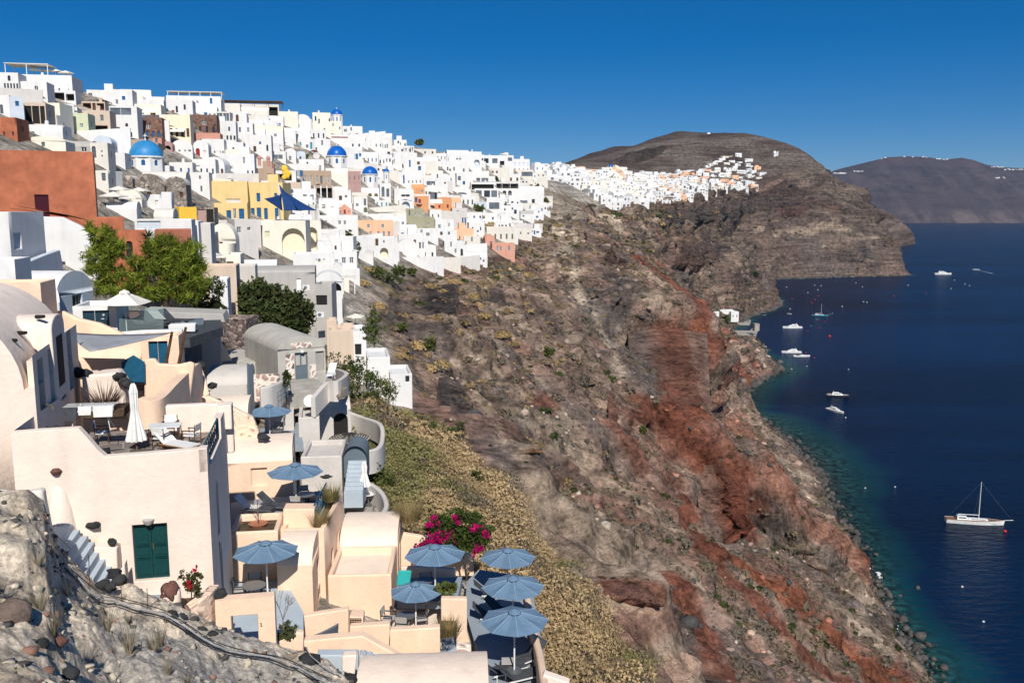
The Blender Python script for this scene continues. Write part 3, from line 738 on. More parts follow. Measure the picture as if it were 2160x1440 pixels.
class MB:
 def __init__(s): s.v = []; s.f = []; s.mi = []; s.cur = 0
 def poly(s, pts):
  n = len(s.v); s.v += [tuple(p) for p in pts]; s.f.append(tuple(range(n, n + len(pts)))); s.mi.append(s.cur)
 def box(s, x0, x1, y0, y1, z0, z1):
  a, b, c, d = (x0, y0), (x1, y0), (x1, y1), (x0, y1)
  s.poly([(*q, z0) for q in (d, c, b, a)]); s.poly([(*q, z1) for q in (a, b, c, d)])
  for p, q in ((a, b), (b, c), (c, d), (d, a)):
   s.poly([(*p, z0), (*q, z0), (*q, z1), (*p, z1)])
 def prism(s, pts, vec):
  """pts: planar loop of 3D points, pushed along vec"""
  q = [(p[0] + vec[0], p[1] + vec[1], p[2] + vec[2]) for p in pts]
  s.poly(pts); s.poly(q[::-1])
  n = len(pts)
  for i in range(n):
   j = (i + 1) % n
   s.poly([pts[i], q[i], q[j], pts[j]])
 def tube(s, a, b, r, r2=None, n=8, cap=True):
  a = Vector(a); b = Vector(b); r2 = r if r2 is None else r2
  d = (b - a).normalized(); u = d.orthogonal().normalized(); w_ = d.cross(u)
  ring = lambda c, rr: [c + (u * math.cos(t) + w_ * math.sin(t)) * rr for t in [i * 2 * math.pi / n for i in range(n)]]
  A, B = ring(a, r), ring(b, r2)
  for i in range(n):
   j = (i + 1) % n
   s.poly([A[i], A[j], B[j], B[i]])
  if cap: s.poly(A[::-1]); s.poly(B)
 def lathe(s, prof, c=(0, 0, 0), n=20, a0=0, a1=2 * math.pi):
  full = abs(a1 - a0 - 2 * math.pi) < 1e-6
  k = n if full else n + 1
  rings = [[(c[0] + r * math.cos(a0 + (a1 - a0) * i / n), c[1] + r * math.sin(a0 + (a1 - a0) * i / n), c[2] + z) for i in range(k)] for r, z in prof]
  for A, B in zip(rings[:-1], rings[1:]):
   for i in range(n):
    j = (i + 1) % k
    s.poly([A[i], A[j], B[j], B[i]])
 def build(s, name, mats, parent=None, bevel=0, smooth=False, merge=True, seg=2, sub=0, rough=0, loc=None, rz=0):
  bm = bmesh.new()
  vs = [bm.verts.new(p) for p in s.v]
  for fi, mi in zip(s.f, s.mi):
   try:
    f = bm.faces.new([vs[i] for i in fi]); f.material_index = mi
   except ValueError: pass
  if merge: bmesh.ops.remove_doubles(bm, verts=bm.verts, dist=0.0008)
  bmesh.ops.recalc_face_normals(bm, faces=bm.faces)
  me = bpy.data.meshes.new(name); bm.to_mesh(me); bm.free()
  for m_ in (mats if isinstance(mats, (list, tuple)) else [mats]): me.materials.append(m_)
  o = bpy.data.objects.new(name, me); COL.objects.link(o)
  if parent is not None: o.parent = parent
  if loc is not None: o.location = loc
  if rz: o.rotation_euler.z = rz
  if sub:
   md = o.modifiers.new('b', 'BEVEL'); md.width = .03; md.segments = 1; md.limit_method = 'ANGLE'
   md = o.modifiers.new('s', 'SUBSURF'); md.levels = sub; md.render_levels = sub; md.subdivision_type = 'SIMPLE'
  if bevel:
   md = o.modifiers.new('b', 'BEVEL'); md.width = bevel; md.segments = seg; md.limit_method = 'ANGLE'; md.angle_limit = R(40)
   if smooth is False: smooth = 'auto'
  if smooth:
   for p in me.polygons: p.use_smooth = True
   if smooth == 'auto':
    me.set_sharp_from_angle(angle=R(38))
  return o
def arc(u0, u1, zb, rise, n=10):
 c = (u0 + u1) / 2; a = (u1 - u0) / 2
 return [(c - a * math.cos(math.pi * i / n), zb + rise * math.sin(math.pi * i / n)) for i in range(n + 1)]
def wall(mb, M, u0, u1, z0, z1, ops=(), t=.25):
 """a wall face with recessed openings; M(u, z, depth) -> point; ops: (ua, ub, za, zb, arched)"""
 us = sorted({u0, u1, *[o[0] for o in ops], *[o[1] for o in ops]}); zs = sorted({z0, z1, *[o[2] for o in ops], *[o[3] for o in ops]})
 for a, b in zip(us[:-1], us[1:]):
  for c, d in zip(zs[:-1], zs[1:]):
   mu, mz = (a + b) / 2, (c + d) / 2
   if any(o[0] < mu < o[1] and o[2] < mz < o[3] for o in ops): continue
   mb.poly([M(a, c, 0), M(b, c, 0), M(b, d, 0), M(a, d, 0)])
 for ua, ub, za, zb, ar, *rest in ops:
  dp = rest[0] if rest else t
  if ar:
   r = min((ub - ua) / 2 * ar, (zb - za) * .8) if ar is not True else min((ub - ua) / 2, (zb - za) * .8)
   zs_ = zb - r
   A = arc(ua, ub, zs_, r, 8)
   for (p, q) in zip(A[:-1], A[1:]):
    mb.poly([M(p[0], p[1], 0), M(q[0], q[1], 0), M(q[0], zb, 0), M(p[0], zb, 0)] if min(zb - p[1], zb - q[1]) > 1e-4 else
      [M(p[0], p[1], 0), M(q[0], q[1], 0), M(q[0], zb, 0) if zb - q[1] > 1e-4 else M(p[0], zb, 0)])
   loop = [(ua, za)] + A + [(ub, za)]
  else:
   loop = [(ua, za), (ua, zb), (ub, zb), (ub, za)]
  for p, q in zip(loop, loop[1:] + loop[:1]):
   mb.poly([M(*p, 0), M(*q, 0), M(*q, dp), M(*p, dp)])
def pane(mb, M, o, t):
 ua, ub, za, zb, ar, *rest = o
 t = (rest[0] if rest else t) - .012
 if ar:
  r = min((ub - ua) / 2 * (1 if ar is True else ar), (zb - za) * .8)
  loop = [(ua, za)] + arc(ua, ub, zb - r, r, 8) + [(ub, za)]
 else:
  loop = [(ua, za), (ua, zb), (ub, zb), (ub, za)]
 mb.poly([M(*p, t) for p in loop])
WHITE = dict(var=.03, scale=.7, bump=.25, bscale=5, dirt=.25)
def P_(n): return MATS[n]
mat('white', (.71, .70, .685), **WHITE)
mat('offwhite', (.68, .64, .57), **WHITE)
mat('cream', (.80, .70, .52), **WHITE)
mat('palecream', (.78, .73, .62), **WHITE)
mat('greywhite', (.60, .57, .54), **WHITE)
mat('bluewhite', (.55, .60, .66), **WHITE)  # bluish white; on some white walls it carries painted shade
mat('greyplaster', (.42, .40, .375), **WHITE)
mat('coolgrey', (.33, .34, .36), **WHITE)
mat('taupe', (.42, .31, .23), **WHITE)
mat('beige', (.60, .48, .38), **WHITE)
mat('yellow', (.72, .54, .25), **WHITE)
mat('brightyellow', (.80, .50, .06), **WHITE)
mat('peach', (.78, .47, .30), **WHITE)
mat('orange', (.62, .30, .14), **WHITE)
mat('terracotta', (.44, .145, .075), var=.14, scale=.9, bump=.3, bscale=5, dirt=.35)
mat('terrared', (.36, .13, .08), **WHITE)
mat('pinkwall', (.52, .26, .20), **WHITE)
mat('mauve', (.42, .27, .25), **WHITE)
mat('salmon', (.62, .32, .235), **WHITE)
mat('olive', (.34, .32, .22), **WHITE)
mat('palegreen', (.58, .60, .42), **WHITE)
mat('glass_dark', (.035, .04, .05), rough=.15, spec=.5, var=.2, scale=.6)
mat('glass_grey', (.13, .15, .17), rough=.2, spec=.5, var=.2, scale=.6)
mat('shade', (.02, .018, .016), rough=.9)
mat('shutter_blue', (.01, .10, .26), rough=.5, var=.1, scale=3)
mat('shutter_teal', (.02, .26, .33), rough=.5, var=.1, scale=3)
mat('door_navy', (.012, .035, .07), rough=.45, var=.1, scale=4)
mat('red_paint', (.28, .012, .015), rough=.5)
mat('brown_wood', (.10, .045, .022), rough=.7, var=.2, scale=3)
mat('green_paint', (.10, .13, .07), rough=.6)
mat('dome_blue', (.004, .10, .42), rough=.35, var=.08, scale=.8, bump=.1)
mat('dome_sky', (.03, .22, .48), rough=.45, var=.1, scale=.8, bump=.1)
mat('canvas', (.74, .70, .62), rough=.85, var=.05, scale=2)
mat('white_metal', (.78, .78, .76), rough=.4, spec=.5)
mat('grey_metal', (.25, .26, .27), rough=.4, spec=.5, metal=.6)
mat('dark_metal', (.03, .03, .033), rough=.45, spec=.5)
mat('wood', (.24, .12, .05), rough=.7, var=.2, scale=5)
def stone_mat(name, c1, c2, mortar, scale=2.2, mw=.06, bump=.6):
 if name in MATS: return MATS[name]
 m, nt, b = _nodes(name)
 pos = N(nt, 'ShaderNodeNewGeometry').outputs['Position']
 wob = N(nt, 'ShaderNodeTexNoise', {'Vector': pos, 'Scale': scale * 1.3, 'Detail': 3.0})
 pv = N(nt, 'ShaderNodeMix', {0: .12, 4: pos, 5: wob.outputs['Color']}, data_type='VECTOR').outputs[1]
 ve = N(nt, 'ShaderNodeTexVoronoi', {'Vector': pv, 'Scale': scale}, feature='DISTANCE_TO_EDGE').outputs['Distance']
 vc_ = N(nt, 'ShaderNodeTexVoronoi', {'Vector': pv, 'Scale': scale})
 rnd = N(nt, 'ShaderNodeSeparateColor', {0: vc_.outputs['Color']}).outputs[0]
 c = ramp(nt, rnd, [(0.0, c1), (.5, c2), (.85, tuple(x * .35 for x in c1)), (1.0, tuple(min(1, x * 1.5) for x in c2))])
 e = ramp(nt, ve, [(mw * .6, g3(0)), (mw, g3(1))])
 mx = N(nt, 'ShaderNodeMix', {0: e, 6: (*mortar, 1), 7: c}, data_type='RGBA').outputs[2]
 nt.links.new(mx, b.inputs['Base Color'])
 b.inputs['Roughness'].default_value = .9
 bp = N(nt, 'ShaderNodeBump', {'Height': ve, 'Strength': bump, 'Distance': .25})
 nt.links.new(bp.outputs[0], b.inputs['Normal'])
 MATS[name] = m
 return m
stone_mat('stone_brown', (.12, .06, .045), (.24, .13, .09), (.16, .10, .08), 2.6)
stone_mat('stone_grey', (.20, .17, .15), (.34, .29, .24), (.12, .10, .09), 2.2)
stone_mat('stone_dark', (.10, .075, .07), (.30, .22, .19), (.045, .04, .04), 3.2, .05)
stone_mat('stone_white', (.36, .22, .17), (.50, .36, .30), (.72, .66, .58), 2.4, .16)
BB = []
HOUSES = []      # (thing, world x, y, z, w) for the naming of neighbours
def house(name, x0, y0, x1, y1, label=None, Y=None, rot=11, mat_='white', roof='flat', d=None, win=None, ops=None, rops=None, lops=None, group=None, cat='house',
  below=4.0, terr=None, rise=None, wmat='glass_dark', side_w=True, box=None, kind=None, arms=None, wroof=None):
 """x0..y1: the front face in photo pixels. Base point found on the ground unless Y is given"""
 cx = (x0 + x1) / 2
 if Y is None:
  h = None; k_ = 0
  while h is None and k_ < 60: h = hit(cx, min(y1 + k_, 1430)); k_ += 3
  Yb = h.y
 else: Yb = Y
 rz = R(rot)
 e1 = Vector((math.cos(rz), math.sin(rz), 0)); n_ = Vector((-math.sin(rz), math.cos(rz), 0))
 p0 = at(cx, y1, Yb)
 def onp(px, py):
  r = ray(px, py); return r * (p0.dot(n_) / r.dot(n_))
 A = onp(x0, y1); B = onp(x1, y1)
 w = (B - A).dot(e1); Tt = onp(cx, y0); z0 = p0.z; h = Tt.z - z0
 org = A.copy(); org.z = z0
 sc_ = w
 if d is None: d = min(max(w * .8, 4.5), 8)
 root = empty(name, org, rz, label, cat, group, kind)
 rr = random.Random(int(x0 * 7 + y0 * 13))
 F_ = lambda u, z, t: (u, t, z)
 RS = lambda u, z, t: (w - t, u, z)
 LS = lambda u, z, t: (t, u, z)
 rise_ = rise if rise is not None else (w / 2 * .8 if roof == 'fvault' else min(d * .3, 1.6))
 zt = h - (rise_ if roof in ('fvault', 'vault', 'gable') else 0)
 if zt < .8: zt = max(.8, h * .5); rise_ = max(h - zt, .4)
 fo = list(ops) if ops else []
 def conv(lst, W, H):
  return [(a * W, b_ * W, c * H, e * H, ar, mt_, nm) for a, b_, c, e, ar, mt_, nm in lst]
 fo = conv(fo, w, zt)
 if win:
  nper, nfl, wm = win[:3]; dm = win[3] if len(win) > 3 else None
  fh = zt / nfl
  for fl_ in range(nfl):
   k = max(1, nper - (rr.random() < .3 and nper > 2))
   di = rr.randrange(k) if (dm and fl_ == 0) else -1
   for i in range(k):
    if i != di and rr.random() < .18: continue
    c = w * (i + .5 + rr.uniform(-.12, .12)) / k
    ww = min(.85 if i == di else rr.choice((.6, .75, .9)), w / k * .7)
    if i == di: fo.append((c - ww / 2, c + ww / 2, fl_ * fh + .05, fl_ * fh + min(2.1, fh * .85), rr.random() < .4, dm, 'door'))
    else:
     zb = fl_ * fh + fh * .38; fo.append((c - ww / 2, c + ww / 2, zb, min(zb + rr.choice((.8, 1.0, 1.2)), (fl_ + 1) * fh - .2), rr.random() < .25, wm, 'window'))
 if Yb > 108 and name == 'house' and len(fo) < 4 and not (len(fo) and max(o[1] - o[0] for o in fo) > 2.2):
  for _ in range(rr.randint(1, 4) if w > 3.5 else 1):
   c = rr.uniform(.12, .88) * w; zb = rr.choice((.15, .5, .62)) * zt; ww = rr.uniform(.22, .42); q_ = (c - ww, c + ww, zb, zb + rr.choice((.7, .95, 1.5)), rr.random() < .25, rr.choice(('glass_dark', 'glass_grey', 'glass_dark', 'brown_wood', 'shutter_blue')), 'window')
   if not any(q_[0] < o[1] + .3 and q_[1] > o[0] - .3 for o in fo): fo.append(q_)
  if not rops and rr.random() < .6: c = rr.uniform(.3, .7); rops = [(c - .07, c + .07, .4, .7, False, rr.choice(('glass_dark', 'glass_grey')), 'window')]
 fo = [o for o in fo if o[0] > .05 and o[1] < w - .05 and o[3] < zt - .03 and o[3] - o[2] > .2]
 ro = conv(rops or [], d, zt); lo = conv(lops or [], d, zt)
 mb = MB()
 tt_ = .18
 dpo = lambda o: (*o[:5], 1.1) if o[6] in ('arch', 'bay', 'gallery', 'verandah', 'porch') and o[1] - o[0] > 1 else o[:5]
 wall(mb, F_, 0, w, -below, zt, [dpo(o) for o in fo], tt_)
 wall(mb, RS, 0, d, -below, zt, [o[:5] for o in ro], tt_)
 wall(mb, LS, 0, d, -below, zt, [o[:5] for o in lo], tt_)
 mb.poly([(0, d, -below), (w, d, -below), (w, d, zt), (0, d, zt)])
 m_ = P_(mat_)
 rf = MB()
 if roof == 'flat':
  pt, ph = .22, .32
  mb.poly([(0, 0, zt), (w, 0, zt), (w - pt, pt, zt), (pt, pt, zt)]); mb.poly([(w, 0, zt), (w, d, zt), (w - pt, d - pt, zt), (w - pt, pt, zt)])
  mb.poly([(w, d, zt), (0, d, zt), (pt, d - pt, zt), (w - pt, d - pt, zt)]); mb.poly([(0, d, zt), (0, 0, zt), (pt, pt, zt), (pt, d - pt, zt)])
  I = [(pt, pt), (w - pt, pt), (w - pt, d - pt), (pt, d - pt)]
  for p, q in zip(I, I[1:] + I[:1]): mb.poly([(*p, zt), (*q, zt), (*q, zt - ph), (*p, zt - ph)])
  rf.poly([(*p, zt - ph + .003) for p in I])
 elif roof == 'vault':      # axis along the front
  A_ = [(y, z) for y, z in arc(0, d, zt, rise_, 12)]
  for p, q in zip(A_[:-1], A_[1:]): rf.poly([(0, *p), (w, *p), (w, *q), (0, *q)])
  mb.poly([(0, *p) for p in A_]); mb.poly([(w, *p) for p in A_[::-1]])
 elif roof == 'fvault':     # arched front
  A_ = arc(0, w, zt, rise_, 14)
  for p, q in zip(A_[:-1], A_[1:]): rf.poly([(p[0], .0, p[1]), (q[0], .0, q[1]), (q[0], d, q[1]), (p[0], d, p[1])])
  if rise_ > 1.2 and w > 3 and not ops and wmat:
   cw = .28; c = w / 2
   o_ = (c - cw, c + cw, zt + rise_ * .18, zt + rise_ * .18 + .6, False, wmat, 'window')
  mb.poly([(p[0], 0, p[1]) for p in A_]); mb.poly([(p[0], d, p[1]) for p in A_[::-1]])
 elif roof == 'gable':
  mb.poly([(0, 0, zt), (w, 0, zt), (w / 2, 0, zt + rise_)]); mb.poly([(w, d, zt), (0, d, zt), (w / 2, d, zt + rise_)])
  rf.poly([(0, 0, zt), (w / 2, 0, zt + rise_), (w / 2, d, zt + rise_), (0, d, zt)]); rf.poly([(w, 0, zt), (w, d, zt), (w / 2, d, zt + rise_), (w / 2, 0, zt + rise_)])
 near = (Yb < 130)
 mb.build('wall', m_, root, bevel=.07 if near else 0)
 if rf.f: rf.build('roof', P_(wroof) if wroof else m_, root, smooth='auto')
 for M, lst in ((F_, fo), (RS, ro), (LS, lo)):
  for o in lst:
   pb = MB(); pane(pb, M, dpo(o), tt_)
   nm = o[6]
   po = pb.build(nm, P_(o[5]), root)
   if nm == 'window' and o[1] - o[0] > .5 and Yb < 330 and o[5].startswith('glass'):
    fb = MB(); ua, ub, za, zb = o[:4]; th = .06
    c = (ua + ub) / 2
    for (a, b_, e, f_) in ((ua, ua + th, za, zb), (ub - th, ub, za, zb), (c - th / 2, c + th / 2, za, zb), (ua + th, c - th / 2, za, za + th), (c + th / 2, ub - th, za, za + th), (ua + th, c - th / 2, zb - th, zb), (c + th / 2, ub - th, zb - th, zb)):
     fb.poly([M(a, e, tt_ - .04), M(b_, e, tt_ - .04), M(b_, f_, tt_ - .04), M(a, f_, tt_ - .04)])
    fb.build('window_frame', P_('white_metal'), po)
 if roof == 'flat' and Yb > 108 and rr.random() < .5 and w > 4:
  cb_ = MB(); k_ = rr.randrange(3); cx_, cy_ = rr.uniform(.2, .7) * w, rr.uniform(.3, .7) * d
  if k_ == 0: cb_.box(cx_, cx_ + .5, cy_, cy_ + .5, zt - .4, zt + 1.1); cb_.box(cx_ - .08, cx_ + .58, cy_ - .08, cy_ + .58, zt + .85, zt + .95)
  elif k_ == 1: cb_.box(cx_, min(cx_ + 2, w - .3), cy_, min(cy_ + 2, d - .3), zt - .4, zt + 1.7)
  else: cb_.lathe([(.0, zt + .9), (.28, zt + .75), (.28, zt - .35)], c=(cx_, cy_, 0), n=10)
  cb_.build('chimney' if k_ == 0 else 'stair_head' if k_ == 1 else 'vent_pot', m_, root)
 if terr:                   # a walled terrace in front
  td, th = terr
  tb = MB()
  x0_, x1_ = (-.3, w + .3)
  tb.poly([(x0_, 0, .04), (x1_, 0, .04), (x1_, -td, .04), (x0_, -td, .04)])
  tb.box(x0_, x1_, -td - .25, -td, -below - 1.5, th)
  tb.box(x1_ - .2, x1_ + .02, -td + .003, -.003, -below - 1.5, th * .98); tb.box(x0_ - .02, x0_ + .2, -td + .003, -.003, -below - 1.5, th * .98)
  tb.build('terrace', m_ if rr.random() < .6 else P_('white'), root)
 BB.append((x0, y0, x1, y1, Yb))
 HOUSES.append((root, org + e1 * w / 2, w, h, Yb))
 root['_w'] = w
 return root, w, h, d, zt
def thing_child(root, mb, name, m_, **k): return mb.build(name, m_ if not isinstance(m_, str) else P_(m_), root, **k)
OFF = dict(a=(0, 100, 4.5), b=(400, 160, 4.5), c=(800, 220, 4.5), d=(400, 440, 4.5), e=(0, 400, 4.5), f=(400, 680, 4.5))
def W(n, m_='glass_dark', z0=.38, z1=.72, ww=.09, arch=False, a=0., b=1., nm='window'):
 """n like openings in a row between the fractions a..b"""
 return [(a + (b - a) * (i + .5) / n - ww / 2, a + (b - a) * (i + .5) / n + ww / 2, z0, z1, arch, m_, nm) for i in range(n)]
def D(c, m_='brown_wood', ww=.12, z1=.72, arch=False, z0=.01): return [(c - ww / 2, c + ww / 2, z0, z1, arch, m_, 'door')]
def H(crop, x0, y0, x1, y1, label, name=None, **k):
 ox, oy, s = OFF[crop]
 nm = name or 'house'
 return house(nm, ox + x0 / s, oy + y0 / s, ox + x1 / s, oy + y1 / s, label, **k)
gl, gg, bl_, tl_ = 'glass_dark', 'glass_grey', 'shutter_blue', 'shutter_teal'
BARCOL = {}
H('a', 0, 240, 182, 415, 'white house with one arched and five tall dark windows at the top left edge', ops=W(5, gl, .05, .42, .09, a=.2) + [(.45, .6, .55, .85, True, gl, 'window')])
BAR = H('a', 182, 262, 690, 425, 'long white building under the highest rooftop bar', ops=W(3, gl, .05, .25, .03, a=.5))
H('a', 190, 325, 452, 480, 'white house with a round dark window below the rooftop bar', ops=[(.55, .68, .45, .75, True, gl, 'window'), (.1, .2, .3, .5, False, gg, 'window')])
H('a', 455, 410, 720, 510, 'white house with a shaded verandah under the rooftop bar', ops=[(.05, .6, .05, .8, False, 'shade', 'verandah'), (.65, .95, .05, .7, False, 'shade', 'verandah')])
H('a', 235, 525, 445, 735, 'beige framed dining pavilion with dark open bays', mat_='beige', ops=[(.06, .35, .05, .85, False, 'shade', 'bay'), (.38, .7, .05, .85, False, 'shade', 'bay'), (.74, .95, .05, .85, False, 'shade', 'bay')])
H('a', 0, 455, 100, 650, 'white block with an arched recess at the left edge', ops=[(.0 + .05, .35, .1, .55, True, gg, 'window')])
H('a', 100, 470, 236, 700, 'blue white shaded block beside the dining pavilion', mat_='bluewhite', rot=30)  # shade on this block is put into its bluish wall colour
H('a', 0, 665, 168, 860, 'small terracotta house with a curved side wall', mat_='terracotta', ops=W(2, gl, .1, .3, .08))
H('a', 285, 735, 600, 870, 'white house with a blank front under the climbing plant', ops=D(.1, gl, .08, .5))
H('a', 228, 845, 625, 950, 'cream barrel roofed house with one small square window', mat_='palecream', roof='fvault', rise=3.2, ops=[(.42, .5, .15, .85, False, gg, 'window')])
H('a', 620, 880, 870, 1000, 'grey barrel roofed annex behind the terracotta building', mat_='greyplaster', roof='vault')
H('a', 640, 625, 845, 820, 'pale green block house', mat_='palegreen', ops=[(.05, .25, .55, .75, False, 'brown_wood', 'window'), (.6, .75, .3, .5, False, gg, 'window')])
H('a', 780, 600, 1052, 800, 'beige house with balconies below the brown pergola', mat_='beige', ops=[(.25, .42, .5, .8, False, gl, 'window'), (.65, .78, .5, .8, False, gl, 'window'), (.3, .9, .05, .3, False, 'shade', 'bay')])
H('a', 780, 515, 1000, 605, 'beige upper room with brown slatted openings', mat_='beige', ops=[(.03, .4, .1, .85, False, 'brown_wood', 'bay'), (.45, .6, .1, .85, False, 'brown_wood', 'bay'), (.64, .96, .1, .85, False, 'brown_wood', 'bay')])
H('a', 1052, 560, 1315, 860, 'tall white house with a strip of blue glass and two round windows', ops=[(.02, .8, .72, .95, False, 'glass_blue' if 'glass_blue' in MATS else gg, 'window'), (.13, .23, .36, .47, 1, gl, 'window'), (.55, .65, .36, .47, 1, gl, 'window')] + W(3, gl, .03, .18, .1, a=.15, b=.85))
H('a', 1000, 400, 1262, 565, 'white house on the skyline with a small blue window', ops=[(.62, .74, .4, .62, False, bl_, 'window')])
H('a', 825, 405, 1060, 480, 'low white house on the skyline')
H('a', 1315, 665, 1545, 860, 'brown stone house with white framed blue windows', mat_='stone_brown', ops=[(.35, .5, .45, .7, True, gg, 'window')] + W(4, bl_, .06, .34, .1, nm='window'))
H('a', 1262, 540, 1532, 665, 'cream house with a pulled out awning', mat_='palecream', ops=[(.3, .4, .2, .6, False, gg, 'window'), (.62, .8, .05, .5, False, 'shade', 'door')])
H('a', 1550, 640, 1812, 860, 'yellowish house with tall brown doors under an awning', mat_='cream', ops=W(5, 'brown_wood', .05, .42, .1, nm='door'))
H('a', 1806, 640, 2062, 812, 'brown lattice fronted house with white framed doors', mat_='stone_brown', ops=[(.45, .6, .45, .72, True, gg, 'window')] + W(4, gl, .02, .36, .09, nm='door'))
H('a', 1815, 812, 2095, 945, 'dusty pink terrace building with two broad arches', mat_='pinkwall', ops=[(.25, .58, .05, .6, True, 'shade', 'arch'), (.68, .97, .02, .42, True, 'brown_wood', 'arch')])
RB = H('a', 1580, 462, 2098, 545, 'long white building carrying the awning covered roof restaurant')
H('a', 1580, 500, 1832, 640, 'white house with a red door below the roof restaurant', ops=[(.66, .74, .35, .7, False, gl, 'window'), (.2, .3, .05, .3, False, 'red_paint', 'door')])
H('a', 1832, 560, 2060, 650, 'white house with a curved parapet below the roof restaurant', roof='vault', ops=W(2, gg, .2, .6, .08, a=.6))
H('a', 890, 835, 1065, 1000, 'grey white arched gable house near the blue dome', mat_='bluewhite', roof='fvault')
H('a', 868, 905, 1032, 1125, 'cream wall house with an arched niche and stepped holes', mat_='offwhite', ops=[(.08, .32, .35, .85, True, gg, 'door'), (.62, .7, .6, .68, True, gl, 'window'), (.62, .7, .4, .48, True, gl, 'window')])
H('a', 1040, 1000, 1190, 1120, 'white house between the cream niche house and the pale blue dome', ops=[(.3, .42, .5, .8, False, gg, 'window')])
H('a', 1382, 905, 1512, 1125, 'taupe block behind the pale blue dome', mat_='taupe')
H('a', 1190, 870, 1385, 960, 'taupe house behind the pale blue dome', mat_='taupe', ops=W(2, gl, .2, .6, .1))
H('a', 1455, 860, 1540, 965, 'small dusty pink house above the blue domed church', mat_='pinkwall')
H('a', 1538, 890, 1638, 975, 'mauve arched house with a dark mouth', mat_='mauve', roof='fvault', ops=[(.2, .85, .05, .95, True, 'shade', 'arch')])
H('a', 1840, 880, 1982, 1045, 'white barrel fronted house with an arched red door', roof='fvault', ops=[(.15, .42, .02, .8, True, 'red_paint', 'door'), (.65, .85, .2, .6, False, 'offwhite', 'window')])
H('a', 1980, 935, 2092, 1015, 'white house with an arched brown door', ops=[(.25, .7, .02, .85, True, 'brown_wood', 'door')])
H('a', 1490, 1120, 1612, 1200, 'white block right beside the pale blue domed church')
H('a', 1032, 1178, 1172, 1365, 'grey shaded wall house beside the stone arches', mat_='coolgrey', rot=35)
H('a', 918, 1168, 1034, 1365, 'cream block between the terracotta building and grey wall', mat_='offwhite')
H('a', 1610, 1090, 1830, 1200, 'white house with a balcony beneath white parasols', ops=W(3, bl_, .1, .5, .08))
H('a', 1830, 1060, 2050, 1210, 'white terrace house with blue doors under the barrel roofs', ops=W(4, 'door_navy', .05, .4, .07, nm='door'))
H('a', 1820, 1185, 1992, 1400, 'tall white house beside the yellow wall with small windows', ops=[(.45, .55, .7, .85, False, gg, 'window'), (.5, .6, .15, .4, False, gg, 'window')])
def dome_church(ch, x0, y0, x1, y1, dome_px, label, dm='dome_blue', ops=None, m_='white', sides=8, cross=True, Y=None, name='church', lat=1.0):
 """a drum with recessed windows, a blue dome and a small cross"""
 ox, oy, s = OFF[ch]
 X0, Y0, X1, Y1 = ox + x0 / s, oy + y0 / s, ox + x1 / s, oy + y1 / s
 if Y is None: Y = hitd((X0 + X1) / 2, Y1).y
 c = at((X0 + X1) / 2, Y1, Y); w = (X1 - X0) / FPX * c.length * 1.0; hgt = at((X0 + X1) / 2, Y0, Y).z - c.z
 root = empty(name, (c.x, c.y + w / 2, c.z), R(11), label, 'church')
 r = w / 2 / math.cos(math.pi / sides) * .98
 mb = MB()
 A = [(r * math.cos(math.pi / sides + 2 * math.pi * i / sides - math.pi / 2), r * math.sin(math.pi / sides + 2 * math.pi * i / sides - math.pi / 2)) for i in range(sides)]
 wins = []
 for i in range(sides):
  p, q = Vector(A[i - 1]), Vector(A[i]); L = (q - p).length; e = (q - p) / L; n = Vector((e.y, -e.x))
  if n.dot(Vector((p + q)) / 2) < 0: n = -n
  M = lambda u, z, t, p=p, e=e, n=n: (*(p + e * u - n * t), z)
  o = (L * .36, L * .64, hgt * .42, hgt * .82, True)
  wall(mb, M, 0, L, -4, hgt, [o], .15)
  wins.append((M, o))
 mb.box(-r * 0 - .01, .01, -.01, .01, hgt - .1, hgt)
 mb.build('wall', P_(m_), root)
 kb = MB(); kb.lathe([(r * .5, hgt), (r * 1.04, hgt), (r * 1.04, hgt + .22), (r * .5, hgt + .23)], n=sides * 3); kb.build('cornice', P_(m_), root)
 for M, o in wins:
  pb = MB(); pane(pb, M, o, .15); pb.build('window', P_(bl_ if dm != 'dome_sky' else bl_), root)
 R_ = r * .93; dh = R_ * lat
 db = MB(); db.lathe([(R_ * math.cos(t), hgt + .2 + dh * math.sin(t)) for t in np.linspace(0, math.pi / 2, 12)], n=28)
 db.build('dome', P_(dm), root, smooth=True)
 if cross:
  cb = MB(); zt = hgt + .2 + dh; k = w / 6
  cb.lathe([(.16 * k, zt - .05), (.2 * k, zt + .15 * k), (.08 * k, zt + .3 * k)], n=8)
  cb.box(-.06 * k, .06 * k, -.05 * k, .05 * k, zt + .25 * k, zt + 1.2 * k); cb.box(-.32 * k, .32 * k, -.047 * k, .047 * k, zt + .75 * k, zt + .88 * k)
  cb.build('cross', P_('white'), root)
 BB.append((X0, Y0 - (X1 - X0) * .55, X1, Y1, Y)); HOUSES.append((root, Vector((c.x, c.y, c.z)), w, hgt, Y))
 return root
dome_church('a', 1190, 1040, 1475, 1175, 0, 'white eight sided church drum under a pale sky blue dome', dm='dome_sky')
dome_church('b', 1288, 762, 1474, 880, 0, 'white church with the larger bright blue dome above the mauve church')
dome_church('b', 1628, 938, 1776, 1060, 0, 'white church with a bright blue dome beside the mauve church front')
dome_church('b', 1340, 372, 1440, 470, 0, 'small church with a blue dome on the skyline behind a cream house')
dome_church('b', 1832, 918, 1894, 1025, 0, 'slim white bell tower topped by a small ribbed blue dome', name='bell_tower', Y=None)
H('b', 1250, 872, 1505, 1000, 'cream rounded church base under the larger blue dome', mat_='palecream', roof='vault', name='church_hall', cat='church')
